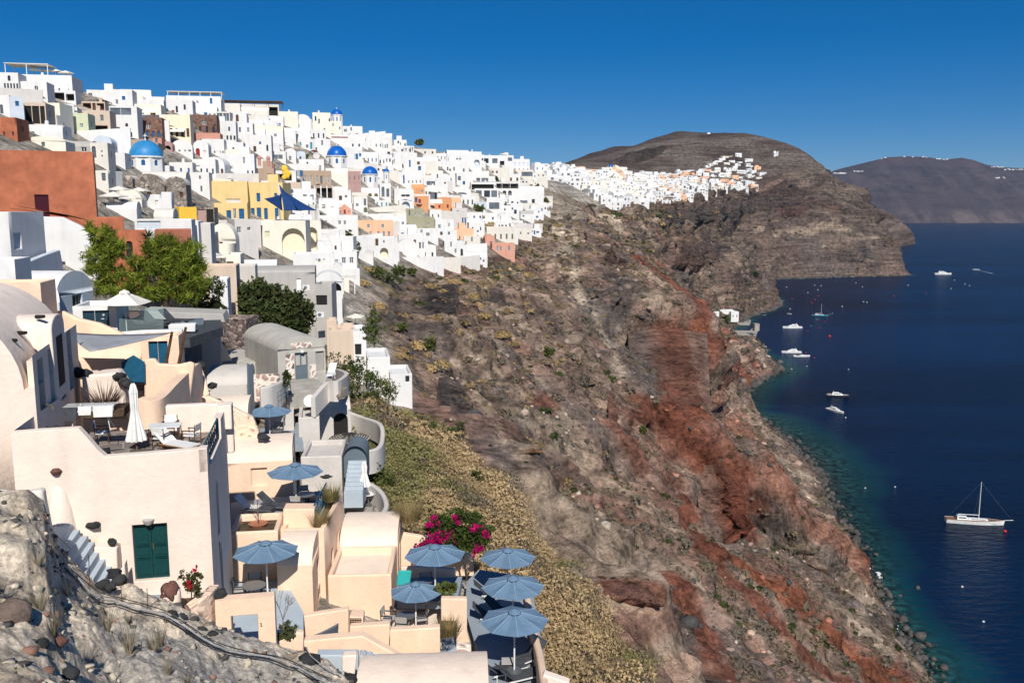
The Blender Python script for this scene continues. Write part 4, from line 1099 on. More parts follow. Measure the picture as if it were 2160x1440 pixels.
H('b', 1808, 1020, 1912, 1180, 'white bell gable with three arched openings', ops=[(.15, .42, .2, .8, True, gg, 'arch'), (.58, .85, .2, .7, True, gg, 'arch')], name='bell_gable', cat='belfry', d=3)
H('b', 1760, 1180, 1890, 1250, 'white hall under the bell gable with blue doors', ops=W(3, 'shutter_teal', .03, .7, .1, nm='door'))
H('b', 1505, 905, 1630, 1115, 'mauve church front with white trim', mat_='mauve', ops=W(3, gg, .62, .8, .06) + W(3, 'mauve', .1, .5, .1), name='mauve_church', cat='church', roof='flat')
H('b', 1625, 1060, 1800, 1150, 'white and yellow arched walls under the blue domed church', roof='vault', ops=W(3, 'yellow', .1, .8, .2, arch=True, nm='arch'))
H('b', 1410, 1215, 1536, 1312, 'small pink chapel with a pointed gable and a red door', mat_='salmon', roof='gable', ops=D(.5, 'red_paint', .16, .9) + [(.15, .24, .4, .7, False, gg, 'window'), (.76, .85, .4, .7, False, gg, 'window')], name='chapel', cat='chapel')
GY = hit(335, 424).y - 3
for i, (xa, xb, yt) in enumerate(((1170, 1268, 1210), (1268, 1568, 1198), (1568, 1772, 1225))):
 H('a', xa, yt, xb, 1440, ['low stone gable at the left end of the old barrel vaulted building', 'broad stone barrel gable with an arched doorway', 'narrower stone barrel gable with two brown windows'][i], mat_='stone_grey', roof='fvault', name='stone_house', wroof='offwhite',
 ops=[[], [(.42, .58, .1, .55, True, 'brown_wood', 'door'), (.44, .52, .86, .97, True, gl, 'window')], [(.25, .42, .15, .5, True, 'brown_wood', 'window'), (.68, .85, .15, .5, True, 'brown_wood', 'window')]][i], below=3, Y=GY + i * 2)
H('b', 196, 1000, 556, 1240, 'large yellow house with a plain blank front', mat_='yellow', d=9, ops=[(.42, .8, .14, .3, False, 'offwhite', 'sign')], rot=14, name='yellow_house')
H('b', 552, 1010, 895, 1375, 'yellow house wing with bright blue windows and doors', mat_='yellow', d=10, rot=6, name='yellow_house',
ops=[(.27, .37, .5, .72, False, bl_, 'window'), (.76, .84, .5, .72, False, bl_, 'window')] + [(a, a + .1, .04, .33, False, bl_, 'window') for a in (.1, .46, .76)] + [(.26, .38, .005, .34, False, bl_, 'door')])
H('b', 240, 1205, 552, 1365, 'low yellow annex with an arched front and blue shutters', mat_='yellow', ops=[(.36, .5, .05, .55, False, bl_, 'window'), (.56, .66, .05, .65, False, gg, 'window'), (.74, .9, .05, .65, False, bl_, 'window')], name='yellow_annex')
H('b', -88, 1245, 75, 1430, 'bright yellow wall block beside the shop doorway', mat_='brightyellow', rot=40, name='yellow_wall_house')
H('b', 75, 1250, 240, 1420, 'dark shop front hung with patterned cloth beside the yellow wall', mat_='stone_grey', ops=[(.05, .5, .02, .9, False, 'mauve', 'cloth'), (.55, .95, .02, .9, False, 'shade', 'doorway')], name='shop', cat='shop')
H('b', 525, 878, 805, 1000, 'taupe house with an arched side and dark terrace doors', mat_='taupe', ops=W(3, gl, .1, .6, .08, a=.75))
H('b', 655, 832, 797, 892, 'small dusty pink house with chimney pots', mat_='pinkwall')
H('b', 895, 1010, 1075, 1090, 'low taupe curved wall house behind the blue shade sails', mat_='beige')
H('b', 1075, 900, 1348, 1065, 'taupe house with tall shuttered windows', mat_='taupe', ops=W(5, gg, .3, .7, .07) + [(.62, .7, .25, .7, False, gl, 'door')])
H('b', 1200, 1040, 1370, 1165, 'taupe lower storey with a shaded pergola porch', mat_='taupe', ops=[(.05, .9, .05, .8, False, 'shade', 'porch')])
H('b', 1012, 895, 1075, 1020, 'narrow dark grey house beside the yellow figure', mat_='coolgrey')
H('b', 805, 900, 1012, 1005, 'white shaded terrace house by the yellow figure', ops=[(.1, .8, .1, .7, False, 'shade', 'bay')])
H('b', 1172, 350, 1342, 560, 'tall cream house on the skyline joined to the small domed church', mat_='palecream', ops=[(.9, .97, .6, .75, False, gl, 'window')])
H('b', 1342, 430, 1442, 560, 'cream house wing with a balcony under the skyline church', mat_='palecream', ops=[(.15, .3, .6, .85, False, gl, 'window'), (.8, .9, .4, .6, False, gl, 'window')])
H('b', 615, 470, 890, 625, 'wide white house with two grey shuttered windows and a cream roof', roof='vault', wroof='cream', ops=[(.28, .38, .5, .78, False, gg, 'window'), (.68, .78, .5, .78, False, gg, 'window')])
H('b', 300, 430, 445, 640, 'white house with a round window under a glass balcony', ops=[(.5, .62, .55, .75, 1, gl, 'window')] + W(3, gl, .15, .35, .12, a=.3))
H('b', 250, 340, 385, 440, 'glass fronted room with pale green panes', mat_='offwhite', ops=[(.05, .48, .1, .85, False, 'glass_grey', 'window'), (.52, .95, .1, .85, False, 'glass_grey', 'window')])
H('b', 385, 350, 545, 470, 'white house with a tall round topped brown window', ops=[(.35, .52, .3, .85, True, 'brown_wood', 'window')])
H('b', 320, 262, 480, 335, 'long cream house on the skyline beside the brown roof', mat_='offwhite')
H('b', 480, 270, 850, 390, 'brown roofed restaurant with cream blinds on the skyline', mat_='offwhite', ops=[(.03, .38, .2, .7, False, 'canvas', 'blind'), (.42, .7, .2, .7, False, 'canvas', 'blind'), (.74, .97, .1, .8, False, 'shade', 'bay')], wroof='brown_wood')
H('b', 845, 340, 1030, 415, 'cream house behind the round green tree on the skyline', mat_='palecream')
H('b', 880, 410, 1160, 500, 'white terrace house with pale blue railings', ops=W(4, tl_, .1, .45, .1, a=.05, b=.6))
H('b', 330, 740, 620, 950, 'white walled house with a long blank front and pots', ops=[(.62, .7, .55, .85, False, gg, 'window'), (.2, .28, .3, .45, False, gg, 'window')] + W(2, gl, .1, .25, .05, a=.7))
H('b', 500, 560, 780, 740, 'broad white house with a carved cross and a brown window', ops=[(.38, .48, .1, .4, False, 'brown_wood', 'window')])
H('b', 120, 600, 330, 740, 'white house with a balustrade of pierced blocks', ops=W(4, gl, .05, .2, .06, a=.5) + [(.0 + .05, .2, .1, .5, True, 'brown_wood', 'door')])
for i, (xa, xb, yt, yb, lb) in enumerate(((770, 915, 715, 800, 'white barrel house with a glass terrace screen'), (905, 1012, 688, 812, 'white barrel gable house with a small grey window'), (1012, 1102, 714, 805, 'grey white barrel gable house with a brown window'),
 (1040, 1180, 600, 700, 'white house with a turquoise window and door'), (1180, 1340, 600, 760, 'white house above the dark red parasol'))):
 H('b', xa, yt, xb, yb, lb, roof='fvault' if i in (1, 2) else 'flat', mat_='bluewhite' if i == 2 else 'white', ops=[[(.2, .8, .1, .6, False, gg, 'window')], [(.35, .6, .1, .6, False, gg, 'window')], [(.35, .55, .1, .7, False, 'brown_wood', 'window')], [(.0 + .04, .16, .35, .7, False, tl_, 'window'), (.75, .9, .05, .7, False, tl_, 'door')], [(.1, .2, .3, .5, False, gg, 'window')]][i])
H('b', 1110, 510, 1295, 600, 'white house with dark doors below the skyline church', ops=W(4, gl, .1, .6, .07))
H('b', 1340, 560, 1640, 700, 'long white house with a red inscription band', ops=[(.0 + .03, .55, .78, .86, False, 'red_paint', 'band')] + W(2, gl, .2, .4, .05, a=.6))
H('b', 1635, 565, 1832, 700, 'white house with large red shutters', ops=[(.02, .2, .3, .75, False, 'red_paint', 'window')] + W(2, gg, .2, .4, .06, a=.6))
H('b', 1808, 600, 1906, 760, 'white house with a rounded roof and two dark windows', roof='fvault', ops=[(.45, .6, .6, .9, False, gl, 'window'), (.65, .8, .6, .95, False, gl, 'window'), (.7, .95, .05, .35, True, gl, 'door')])
H('b', 1480, 700, 1640, 830, 'white terrace house with blue window bays beside the larger blue dome', ops=[(.4, .55, .2, .7, False, bl_, 'window'), (.6, .75, .2, .7, False, bl_, 'window')], terr=(3, 1))
H('b', 1640, 720, 1790, 830, 'white barrel house with bright blue shutters', roof='vault', ops=W(4, bl_, .2, .7, .07))
H('b', 1905, 730, 2160, 900, 'white house carrying a curved cream canopy', ops=[(.1, .5, .15, .5, True, 'shade', 'bay'), (.7, .76, .2, .6, False, bl_, 'door')])
H('b', 1945, 1070, 2120, 1180, 'white house with a striped cream awning above dark windows', ops=[(.25, .85, .2, .55, False, 'glass_dark', 'window')])
H('b', 1990, 1180, 2110, 1300, 'white house with a broad blue grey arch', ops=[(.2, .85, .05, .9, True, 'bluewhite', 'arch')], terr=(3, 1))
H('b', 1560, 1150, 1690, 1300, 'white house with tall dark window and arched door', ops=[(.72, .92, .45, .9, False, gl, 'window'), (.15, .35, .4, .6, False, gg, 'window'), (.72, .98, .02, .35, True, 'green_paint', 'door')])
H('b', 1230, 1160, 1420, 1330, 'white curved wall house above the parasol terrace', roof='vault')
H('b', 1600, 1310, 1930, 1370, 'low white terrace wall house above the peach house')
H('d', 1600, 112, 1935, 275, 'peach house with white corner trim and a row of small windows', mat_='peach', ops=W(2, gg, .55, .78, .08, a=.1, b=.9) + W(3, gg, .06, .36, .07, a=0, b=.42) + W(3, gg, .06, .36, .07, a=.5, b=.95))
H('d', 1235, 62, 1600, 190, 'white house with two square grey windows and a blue grey door', ops=[(.08, .19, .02, .6, False, gg, 'door'), (.48, .56, .3, .6, False, gg, 'window'), (.62, .7, .3, .6, False, gg, 'window')])
H('d', 1370, 190, 1560, 295, 'white house with a broad arch around dark glass doors', ops=[(.1, .85, .03, .9, True, gl, 'door')])
H('d', 1620, 272, 1975, 480, 'white house with two yellow lined arches beside a satellite dish', ops=[(.15, .36, .05, .52, True, 'cream', 'arch'), (.53, .75, .05, .52, True, 'cream', 'arch'), (.62, .66, .75, .87, True, gg, 'window')])
H('d', 1975, 290, 2160, 460, 'white house with a curved vault next to the yellow lined arches', roof='fvault')
CB = H('d', 648, 112, 1110, 445, 'cream building with a great arch beneath the blue sail terrace', mat_='palecream', d=9, rot=8, ops=[(.5, .97, .02, .78, 1, 'cream', 'arch'), (.16, .26, .52, .7, False, 'palegreen', 'window')], name='cream_building')
H('d', 1098, 112, 1240, 430, 'narrower cream wing with one tall arch', mat_='palecream', d=8, rot=30, ops=[(.08, .85, .1, .8, 1, 'cream', 'arch')], name='cream_building')
H('d', 440, 100, 655, 440, 'cream shaded wing with small windows beside the arches', mat_='greywhite', rot=32, ops=[(.55, .7, .68, .78, False, gl, 'window')])  # cream wing coloured grey: its shade is put into the wall colour
H('d', 190, 140, 445, 440, 'cream barrel roofed house with one small square window above the terrace', mat_='palecream', roof='fvault', ops=[(.38, .5, .8, .92, False, 'brown_wood', 'window')], rops=[(.15, .28, .55, .8, False, gl, 'window'), (.6, .73, .55, .8, False, gl, 'window')], rise=2.4)
H('d', 350, 430, 490, 640, 'cream house with a dark square window behind the terrace parasols', mat_='palecream', ops=[(.0 + .05, .5, .25, .65, False, 'shade', 'window')])
H('d', 88, 225, 245, 385, 'small grey house with an arched dark niche', mat_='greyplaster', ops=[(.3, .5, .15, .75, True, 'shade', 'window')])
H('d', 985, 425, 1372, 575, 'long white terrace wall house below the great arch', Y=132, ops=[(.55, .78, .35, .65, False, 'offwhite', 'window')])
H('d', 500, 490, 830, 640, 'low white rounded roof house above the grey house', roof='vault', Y=126)
H('d', 1190, 600, 1455, 830, 'white barrel house with a dark arch beside the pergola', roof='fvault', ops=[(.5, .95, .35, .98, True, 'shade', 'arch')], Y=118)
H('d', 1360, 520, 1450, 620, 'small white arched house above the dry slope', roof='fvault', Y=130)
H('d', 580, 560, 1195, 815, 'grey plaster house with a tall white slit window and air conditioner', mat_='greyplaster', Y=112, d=8, ops=[(.71, .78, .05, .72, False, 'white_metal', 'window'), (.13, .16, .35, .8, False, gl, 'window')], rise=.6, roof='vault', name='grey_house')
H('d', 925, 800, 1205, 1000, 'lower grey storey of plain plaster behind the fig tree', mat_='greyplaster', Y=108, name='grey_house')
H('d', 1198, 715, 1355, 1000, 'grey block with one dark square window', mat_='greyplaster', Y=107, rot=4, ops=[(.05, .7, .3, .62, False, 'shade', 'window')], name='grey_house')
H('d', 1330, 1150, 1565, 1400, 'beige house with an open arch and dining table', mat_='beige', Y=88, d=4.5, ops=[(.02, .76, .3, .82, 1, 'shade', 'arch')])
H('d', 1300, 1050, 1400, 1180, 'beige stair wall with a round hole', mat_='beige', Y=90, name='stair_wall', cat='wall', d=2)
H('d', 1440, 1105, 1565, 1200, 'beige chimney block on the arch house', mat_='beige', Y=90, d=2)
H('f', 1690, 330, 1905, 560, 'white cliff edge house with a sunk roof terrace', Y=84, d=6, rops=[(.3, .5, .5, .8, False, gl, 'window')])
H('f', 1905, 485, 2112, 610, 'lowest white house on the cliff edge with a dark window', Y=82, d=5, ops=[(.7, .88, .35, .8, False, gl, 'window')])
H('f', 1560, 80, 1680, 330, 'narrow white terrace house at the cliff edge', Y=88, d=5, ops=[(.1, .6, .1, .5, False, 'shade', 'bay')])
H('c', 645, 430, 852, 665, 'tallest white house with a rounded roof on the skyline', roof='vault', d=8, ops=[(.42, .5, .7, .78, False, gg, 'window'), (.55, .63, .7, .78, False, gg, 'window'), (.72, .8, .12, .28, False, gg, 'window')])
H('c', 850, 450, 972, 665, 'white house with a large open arch beside the tallest rounded roof', ops=[(.42, .85, .3, .65, 1, 'bluewhite', 'arch')])
H('c', 970, 485, 1140, 600, 'white stepped house with wide dark windows on the skyline', ops=[(.05, .4, .35, .75, False, gl, 'window'), (.6, .9, .35, .75, False, gg, 'window')])
H('c', 1140, 485, 1275, 620, 'white skyline house with a dark shaded balcony', ops=[(.0 + .04, .35, .3, .6, False, 'shade', 'bay'), (.6, .9, .6, .85, False, gg, 'window')])
H('c', 1270, 520, 1428, 660, 'white house at the right end of the skyline with pale blue windows', ops=W(4, 'bluewhite', .5, .75, .1) + W(4, gg, .15, .35, .08))
H('c', 980, 600, 1240, 690, 'cream white house below the stepped skyline house', mat_='offwhite', ops=W(4, gl, .4, .65, .06, b=.6))
H('c', 1240, 620, 1460, 690, 'pale house with a grey railed terrace near the rock', ops=[(.5, .98, .1, .7, False, gg, 'window')], mat_='offwhite')
for i, (xa, xb, yt, yb, lb) in enumerate(((105, 330, 395, 470, 'white skyline house beside the crowd of tourists'), (330, 540, 425, 480, 'cream skyline house with a flat roof terrace'), (540, 640, 465, 540, 'white skyline house with a brown chimney'))):
 H('c', xa, yt, xb, yb, lb, mat_='offwhite' if i == 1 else 'white', ops=W(3, gl, .2, .6, .07))
H('c', 262, 500, 332, 635, 'narrow white barrel gable with a dark blue door', roof='fvault', ops=[(.3, .6, .02, .8, False, bl_, 'door')])
H('c', 332, 500, 440, 640, 'white house with a brown window over a bright blue door', roof='vault', ops=[(.25, .5, .65, .92, False, 'brown_wood', 'window'), (.35, .6, .02, .5, False, bl_, 'door')])
H('c', 440, 500, 560, 640, 'white house with orange shutters and a teal door', roof='vault', ops=[(.25, .4, .7, .9, False, 'orange', 'window'), (.28, .45, .05, .5, False, tl_, 'door'), (.55, .7, .3, .5, False, 'orange', 'window')])
H('c', 115, 640, 410, 800, 'long white house with a blue slit window and small openings', ops=[(.38, .43, .3, .8, False, bl_, 'window')] + W(4, gg, .3, .5, .05, a=.5))
H('c', 420, 700, 560, 800, 'white house with a broad grey window below a railing', ops=[(.2, .8, .3, .7, False, gg, 'window')])
H('c', 560, 660, 650, 850, 'white house with a slanted stair wall')
H('c', 560, 540, 740, 650, 'white house below the tall rounded roof', ops=W(3, gl, .2, .5, .07))
H('c', 680, 780, 870, 860, 'white low arched house with a glass terrace', roof='fvault', ops=[(.3, .8, .1, .6, True, gg, 'window')], mat_='white')
H('c', 735, 655, 850, 790, 'white house with a grey balcony and blue windows', ops=[(.1, .35, .5, .8, False, gg, 'window'), (.5, .7, .2, .45, False, bl_, 'window')])
H('c', 145, 810, 330, 990, 'white house with rust topped striped awning', ops=[(.35, .8, .62, .82, False, gl, 'window'), (.3, .8, .05, .5, True, 'bluewhite', 'arch')])
H('c', 310, 755, 432, 865, 'orange vaulted house with a small grey window', mat_='orange', roof='vault', ops=[(.7, .9, .4, .7, False, gg, 'window')])
H('c', 322, 870, 470, 992, 'terracotta house with a red window and lilac parasol', mat_='orange', ops=[(.35, .5, .45, .75, False, 'red_paint', 'window')])
H('c', 470, 900, 600, 995, 'terracotta house under a white rounded roof', mat_='orange', roof='vault', wroof='white', ops=[(.7, .85, .2, .7, False, 'red_paint', 'door')])
H('c', 550, 880, 690, 1025, 'ochre arched house with red windows', mat_='orange', roof='fvault', rise=1, ops=[(.25, .38, .35, .65, False, 'red_paint', 'window'), (.65, .78, .35, .65, False, 'red_paint', 'window')])
H('c', 680, 885, 778, 1010, 'apricot house with lilac windows', mat_='peach', ops=W(4, 'bluewhite', .3, .65, .09))
H('c', 780, 870, 905, 960, 'white house with two dark doors above the purple flowers', ops=W(3, gl, .1, .6, .1, nm='door'))
H('c', 250, 990, 420, 1165, 'olive green house with two small windows', mat_='olive', ops=[(.52, .62, .6, .8, False, gg, 'window'), (.74, .84, .6, .8, False, gg, 'window')])
H('c', 390, 1070, 525, 1170, 'lower olive house with a pale window', mat_='olive', ops=[(.5, .65, .2, .45, False, gg, 'window')])
H('c', 480, 1000, 590, 1110, 'white house beside the olive green house', ops=W(2, gl, .35, .6, .1))
H('c', 695, 985, 835, 1165, 'grey white house with blue shutters below the apricot vault', mat_='greywhite', ops=[(.65, .75, .1, .5, False, bl_, 'window'), (.82, .92, .1, .5, False, bl_, 'window')])
H('c', 690, 975, 790, 1060, 'apricot barrel vault with a dark side', mat_='peach', roof='fvault', Y=None)
H('c', 685, 1180, 895, 1300, 'peach house with a sloping roof edge', mat_='peach', ops=W(4, gg, .1, .4, .06))
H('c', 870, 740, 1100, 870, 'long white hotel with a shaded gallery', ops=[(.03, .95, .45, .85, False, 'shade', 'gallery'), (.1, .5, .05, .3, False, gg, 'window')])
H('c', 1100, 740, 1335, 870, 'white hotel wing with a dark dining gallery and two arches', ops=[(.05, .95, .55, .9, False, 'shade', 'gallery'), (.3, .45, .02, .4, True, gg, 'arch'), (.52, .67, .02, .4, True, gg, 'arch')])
H('c', 840, 680, 1100, 745, 'white house with long grey glass terraces', ops=[(.05, .45, .1, .7, False, gg, 'window'), (.5, .75, .1, .7, False, gg, 'window')])
H('c', 1100, 660, 1340, 740, 'white house with red balcony details', ops=W(4, 'brown_wood', .15, .55, .08))
H('c', 905, 800, 1130, 890, 'white house with brown framed terrace bays', ops=[(.05, .3, .1, .8, False, gg, 'window'), (.4, .65, .1, .8, False, gl, 'window'), (.7, .95, .1, .8, False, gg, 'window')])
H('c', 1280, 775, 1560, 960, 'domed white house at the rock edge with a shaded terrace', roof='vault', rise=2.5, ops=[(.1, .45, .05, .35, False, gg, 'window'), (.6, .7, .1, .45, False, gl, 'door')])
H('c', 1020, 890, 1170, 1030, 'white house with a glass front above the flowers', ops=[(.15, .8, .25, .7, False, gg, 'window')])
H('c', 840, 925, 1020, 1010, 'white sloping wall house left of the glass front', mat_='bluewhite')
H('c', 1160, 960, 1330, 1060, 'white house with climbing palms', ops=[(.7, .85, .2, .6, False, gl, 'window')])
H('c', 1340, 1010, 1470, 1110, 'white house with a grey barrel roof above the oval garden', roof='vault', wroof='greyplaster')
H('c', 1020, 1165, 1290, 1295, 'long cream house with green shutters', mat_='offwhite', ops=W(5, 'green_paint', .12, .5, .06))
H('c', 1290, 1180, 1450, 1290, 'white round walled ruin at the cliff edge', mat_='offwhite')
H('c', 1072, 1320, 1288, 1450, 'salmon pink house with grey windows and an arched door', mat_='salmon', ops=[(.2, .28, .45, .8, False, gg, 'window'), (.33, .42, .45, .8, False, gg, 'window'), (.7, .8, .45, .8, False, gg, 'window')], below=3)
H('c', 1005, 1235, 1095, 1345, 'pink rounded house with a small balcony', mat_='salmon', roof='fvault', ops=[(.5, .8, .2, .6, False, gg, 'window')])
H('c', 850, 1120, 1000, 1230, 'white house with red flowers on its wall', ops=W(2, gl, .3, .6, .08))
H('c', 360, 1180, 560, 1290, 'white house with one square grey window above the ruin wall', ops=[(.42, .6, .35, .65, False, gg, 'window')])
H('c', 560, 1180, 690, 1300, 'white house with a teal shade sail', mat_='white')
H('c', 0, 1262, 190, 1440, 'white barrel house with small slit windows', roof='fvault', ops=[(.15, .22, .5, .7, False, gl, 'window'), (.7, .78, .3, .5, False, gl, 'window')])
H('c', 185, 1235, 435, 1400, 'white square house with two slim dark windows', ops=[(.78, .84, .2, .55, False, gl, 'window'), (.9, .95, .2, .55, False, gg, 'window')])
H('c', 620, 1300, 810, 1440, 'white house with a small dark door near the salmon house', ops=[(.5, .6, .2, .5, False, gl, 'window'), (.8, .92, .02, .5, True, gl, 'door')])
H('c', 330, 1340, 540, 1470, 'white stepped house with a low parapet', ops=W(3, gl, .2, .5, .08))
H('c', 800, 1250, 960, 1360, 'pale cream house near the salmon pink house', mat_='offwhite')
print('authored houses', len(HOUSES), round(time.time() - T0, 1))
def inside(x, y, poly):
 c = False
 for (x1, y1), (x2, y2) in zip(poly, poly[1:] + poly[:1]):
  if (y1 > y) != (y2 > y) and x < (x2 - x1) * (y - y1) / (y2 - y1) + x1: c = not c
 return c
VIL = [(0,215),(180,200),(330,220),(420,235),(640,265),(760,285),(860,318),(940,330),(1060,345),(1140,370),(1150,450),(1120,500),(1080,535),(1000,560),(900,572),(800,560),(740,555),(720,590),(690,590),(640,560),(560,540),(490,510),(450,480),(430,440),(330,440),(215,420),(205,310),(0,300)]
LM = [((735, 330), 'the larger blue dome'), ((775, 370), 'the mauve church'), ((295, 325), 'the pale blue dome'), ((530, 410), 'the yellow house'), ((705, 245), 'the skyline church'), ((985, 350), 'the tallest rounded roof'),
 ((335, 400), 'the stone barrel gables'), ((600, 500), 'the great cream arch'), ((780, 480), 'the peach house'), ((900, 425), 'the orange houses'), ((885, 455), 'the olive house'), ((1060, 520), 'the salmon pink house'),
 ((1040, 400), 'the white hotel'), ((1150, 440), 'the rock spur'), ((400, 205), 'the roof restaurant'), ((90, 160), 'the rooftop bar'), ((60, 230), 'the dining pavilion'), ((725, 440), 'the pink chapel'),
 ((600, 365), 'the yellow figure'), ((440, 270), 'the lattice fronted house'), ((330, 270), 'the brown stone house'), ((975, 380), 'the hotel gallery'), ((900, 540), 'the ruin wall'), ((650, 600), 'the grey house')]
USED = set()
def name_it(px, py, w, h, wall_c, roof, nw, wc, dc, extra=''):
 (lx, ly), nm = min(LM, key=lambda q: (q[0][0] - px) ** 2 + ((q[0][1] - py) * 1.3) ** 2)
 dx, dy = px - lx, py - ly
 rel = 'just above' if dy < -abs(dx) * .7 else 'just below' if dy > abs(dx) * .7 else ('to the right of' if dx > 0 else 'to the left of')
 sz = ['tiny', 'small', 'mid sized', 'broad', 'wide'][min(4, int(w / 2.2))]; ht = 'low' if h < 3 else 'tall' if h > 5.2 else ''
 rf = {'flat': 'flat roofed', 'vault': 'barrel roofed', 'fvault': 'arch fronted'}[roof]
 wd = ['no windows', 'one {} window', 'two {} windows', 'three {} windows', 'four {} windows', 'several {} windows'][min(nw, 5)].format(wc)
 for cand in (f'{sz} {ht} {wall_c} {rf} house {rel} {nm}', f'{sz} {ht} {wall_c} {rf} house with {wd} {rel} {nm}', f'{sz} {ht} {wall_c} {rf} house {rel} {nm}, {dc}',
    f'{sz} {ht} {wall_c} house, {wd}, {dc}, {rel} {nm}', f'{ht or "plain"} {wall_c} {rf} house a little farther {rel.replace("just ", "")} {nm}',
    f'{sz} {wall_c} house squeezed in {rel.replace("just ", "")} {nm}, {wd}', f'{sz} {wall_c} {rf} house second {rel.replace("just ", "")} {nm}, {dc}', f'{sz} {wall_c} {rf} house third {rel.replace("just ", "")} {nm}, {dc}',
    f'{sz} {wall_c} {rf} house fourth {rel.replace("just ", "")} {nm}, {dc}'):
  cand = ' '.join(cand.split())
  if len(cand.replace(',', '').split()) > 15: continue
  if cand not in USED:
   USED.add(cand); return cand, None
 return f'{wall_c} {rf} village house {rel} {nm}', f'alike {wall_c} houses by {nm}'
SKIP = set()
AB = list(BB)
def covers(x0, y0, x1, y1, Y, lim=.1):
 for a0, b0, a1, b1, Ya in AB:
  if Y < Ya:
   ox_, oy_ = min(x1, a1) - max(x0, a0), min(y1, b1) - max(y0, b0)
   if ox_ > 0 and oy_ > 0 and ox_ * oy_ > lim * (a1 - a0) * (b1 - b0): return True
 return False
fr_ = random.Random(5)
fills = []
cand = []
for _ in range(4200):
 px, py = fr_.uniform(0, 1150), fr_.uniform(200, 590)
 if inside(px, py, VIL): cand.append((px, py))
placed = [(o[1].x, o[1].y, o[2]) for o in HOUSES]
for px, py in cand:
 h_ = hit(px, py)
 if h_ is None or h_.y > 620 or h_.y < 95: continue
 w = fr_.uniform(4.2, 8.0) * (1 + max(0, h_.y - 300) / 900)
 if any((h_.x - a) ** 2 + ((h_.y - b_) * .75) ** 2 < (w * .44 + c * .38) ** 2 for a, b_, c in placed): continue
 k = FPX / h_.length
 if covers(px - w * k / 2, py - 4.2 * k, px + w * k / 2, py, h_.y): continue
 placed.append((h_.x, h_.y, w)); fills.append((px, py, w, h_))
 if len(fills) >= 140: break
fills.sort(key=lambda q: -q[3].y)
for i, (px, py, w, h_) in enumerate(fills):
 k = FPX / h_.length
 hh = fr_.uniform(2.6, 4.8); roof = fr_.choice(['flat', 'flat', 'flat', 'vault', 'fvault'])
 if roof == 'fvault': w = min(w, 5.5)
 wc_, wm = fr_.choice([('grey', gg), ('dark', gl), ('dark', gl), ('blue', bl_), ('brown', 'brown_wood'), ('grey', gg)])
 mt, mn = fr_.choice([('white', 'white')] * 7 + [('offwhite', 'off white'), ('palecream', 'cream'), ('greywhite', 'greyish')])
 dmn, dm = fr_.choice([('dark door', gl), ('blue door', bl_), ('grey door', gg), ('brown door', 'brown_wood'), ('no door', None)])
 nw = fr_.randint(1, 4)
 x0, x1 = px - w * k / 2, px + w * k / 2; y1 = py; y0 = py - hh * k
 if i in SKIP: continue
 lb, gp = name_it(px, py, w, hh, mn, roof, nw, wc_, dmn)
 ops_ = [((j + .5) / nw - .06 + fr_.uniform(-.05, .05), (j + .5) / nw + .05, zz_, zz_ + .28, fr_.random() < .2, wm, 'window') for j in range(nw) for zz_ in [fr_.choice((.35, .45))]]
 if dm and nw < 4: ops_.append((.5 / nw + .5 - .5 / nw * .0 - .06 if nw % 2 == 0 else .88 - .06, (.5 if nw % 2 == 0 else .88) + .06, .01, .62, fr_.random() < .4, dm, 'door'))
 ops_ = [o for a, o in enumerate(ops_) if not any(abs((o[0] + o[1]) / 2 - (q[0] + q[1]) / 2) < .15 for q in ops_[:a])]
 house('house', x0, y0, x1, y1, lb, Y=h_.y, mat_=mt, roof=roof, ops=ops_, group=gp, rot=fr_.choice([11, 11, 8, 16, 22, 2]), terr=(fr_.uniform(1.5, 3), fr_.uniform(.6, 1.0)) if fr_.random() < .5 else None)
nw_ = 0
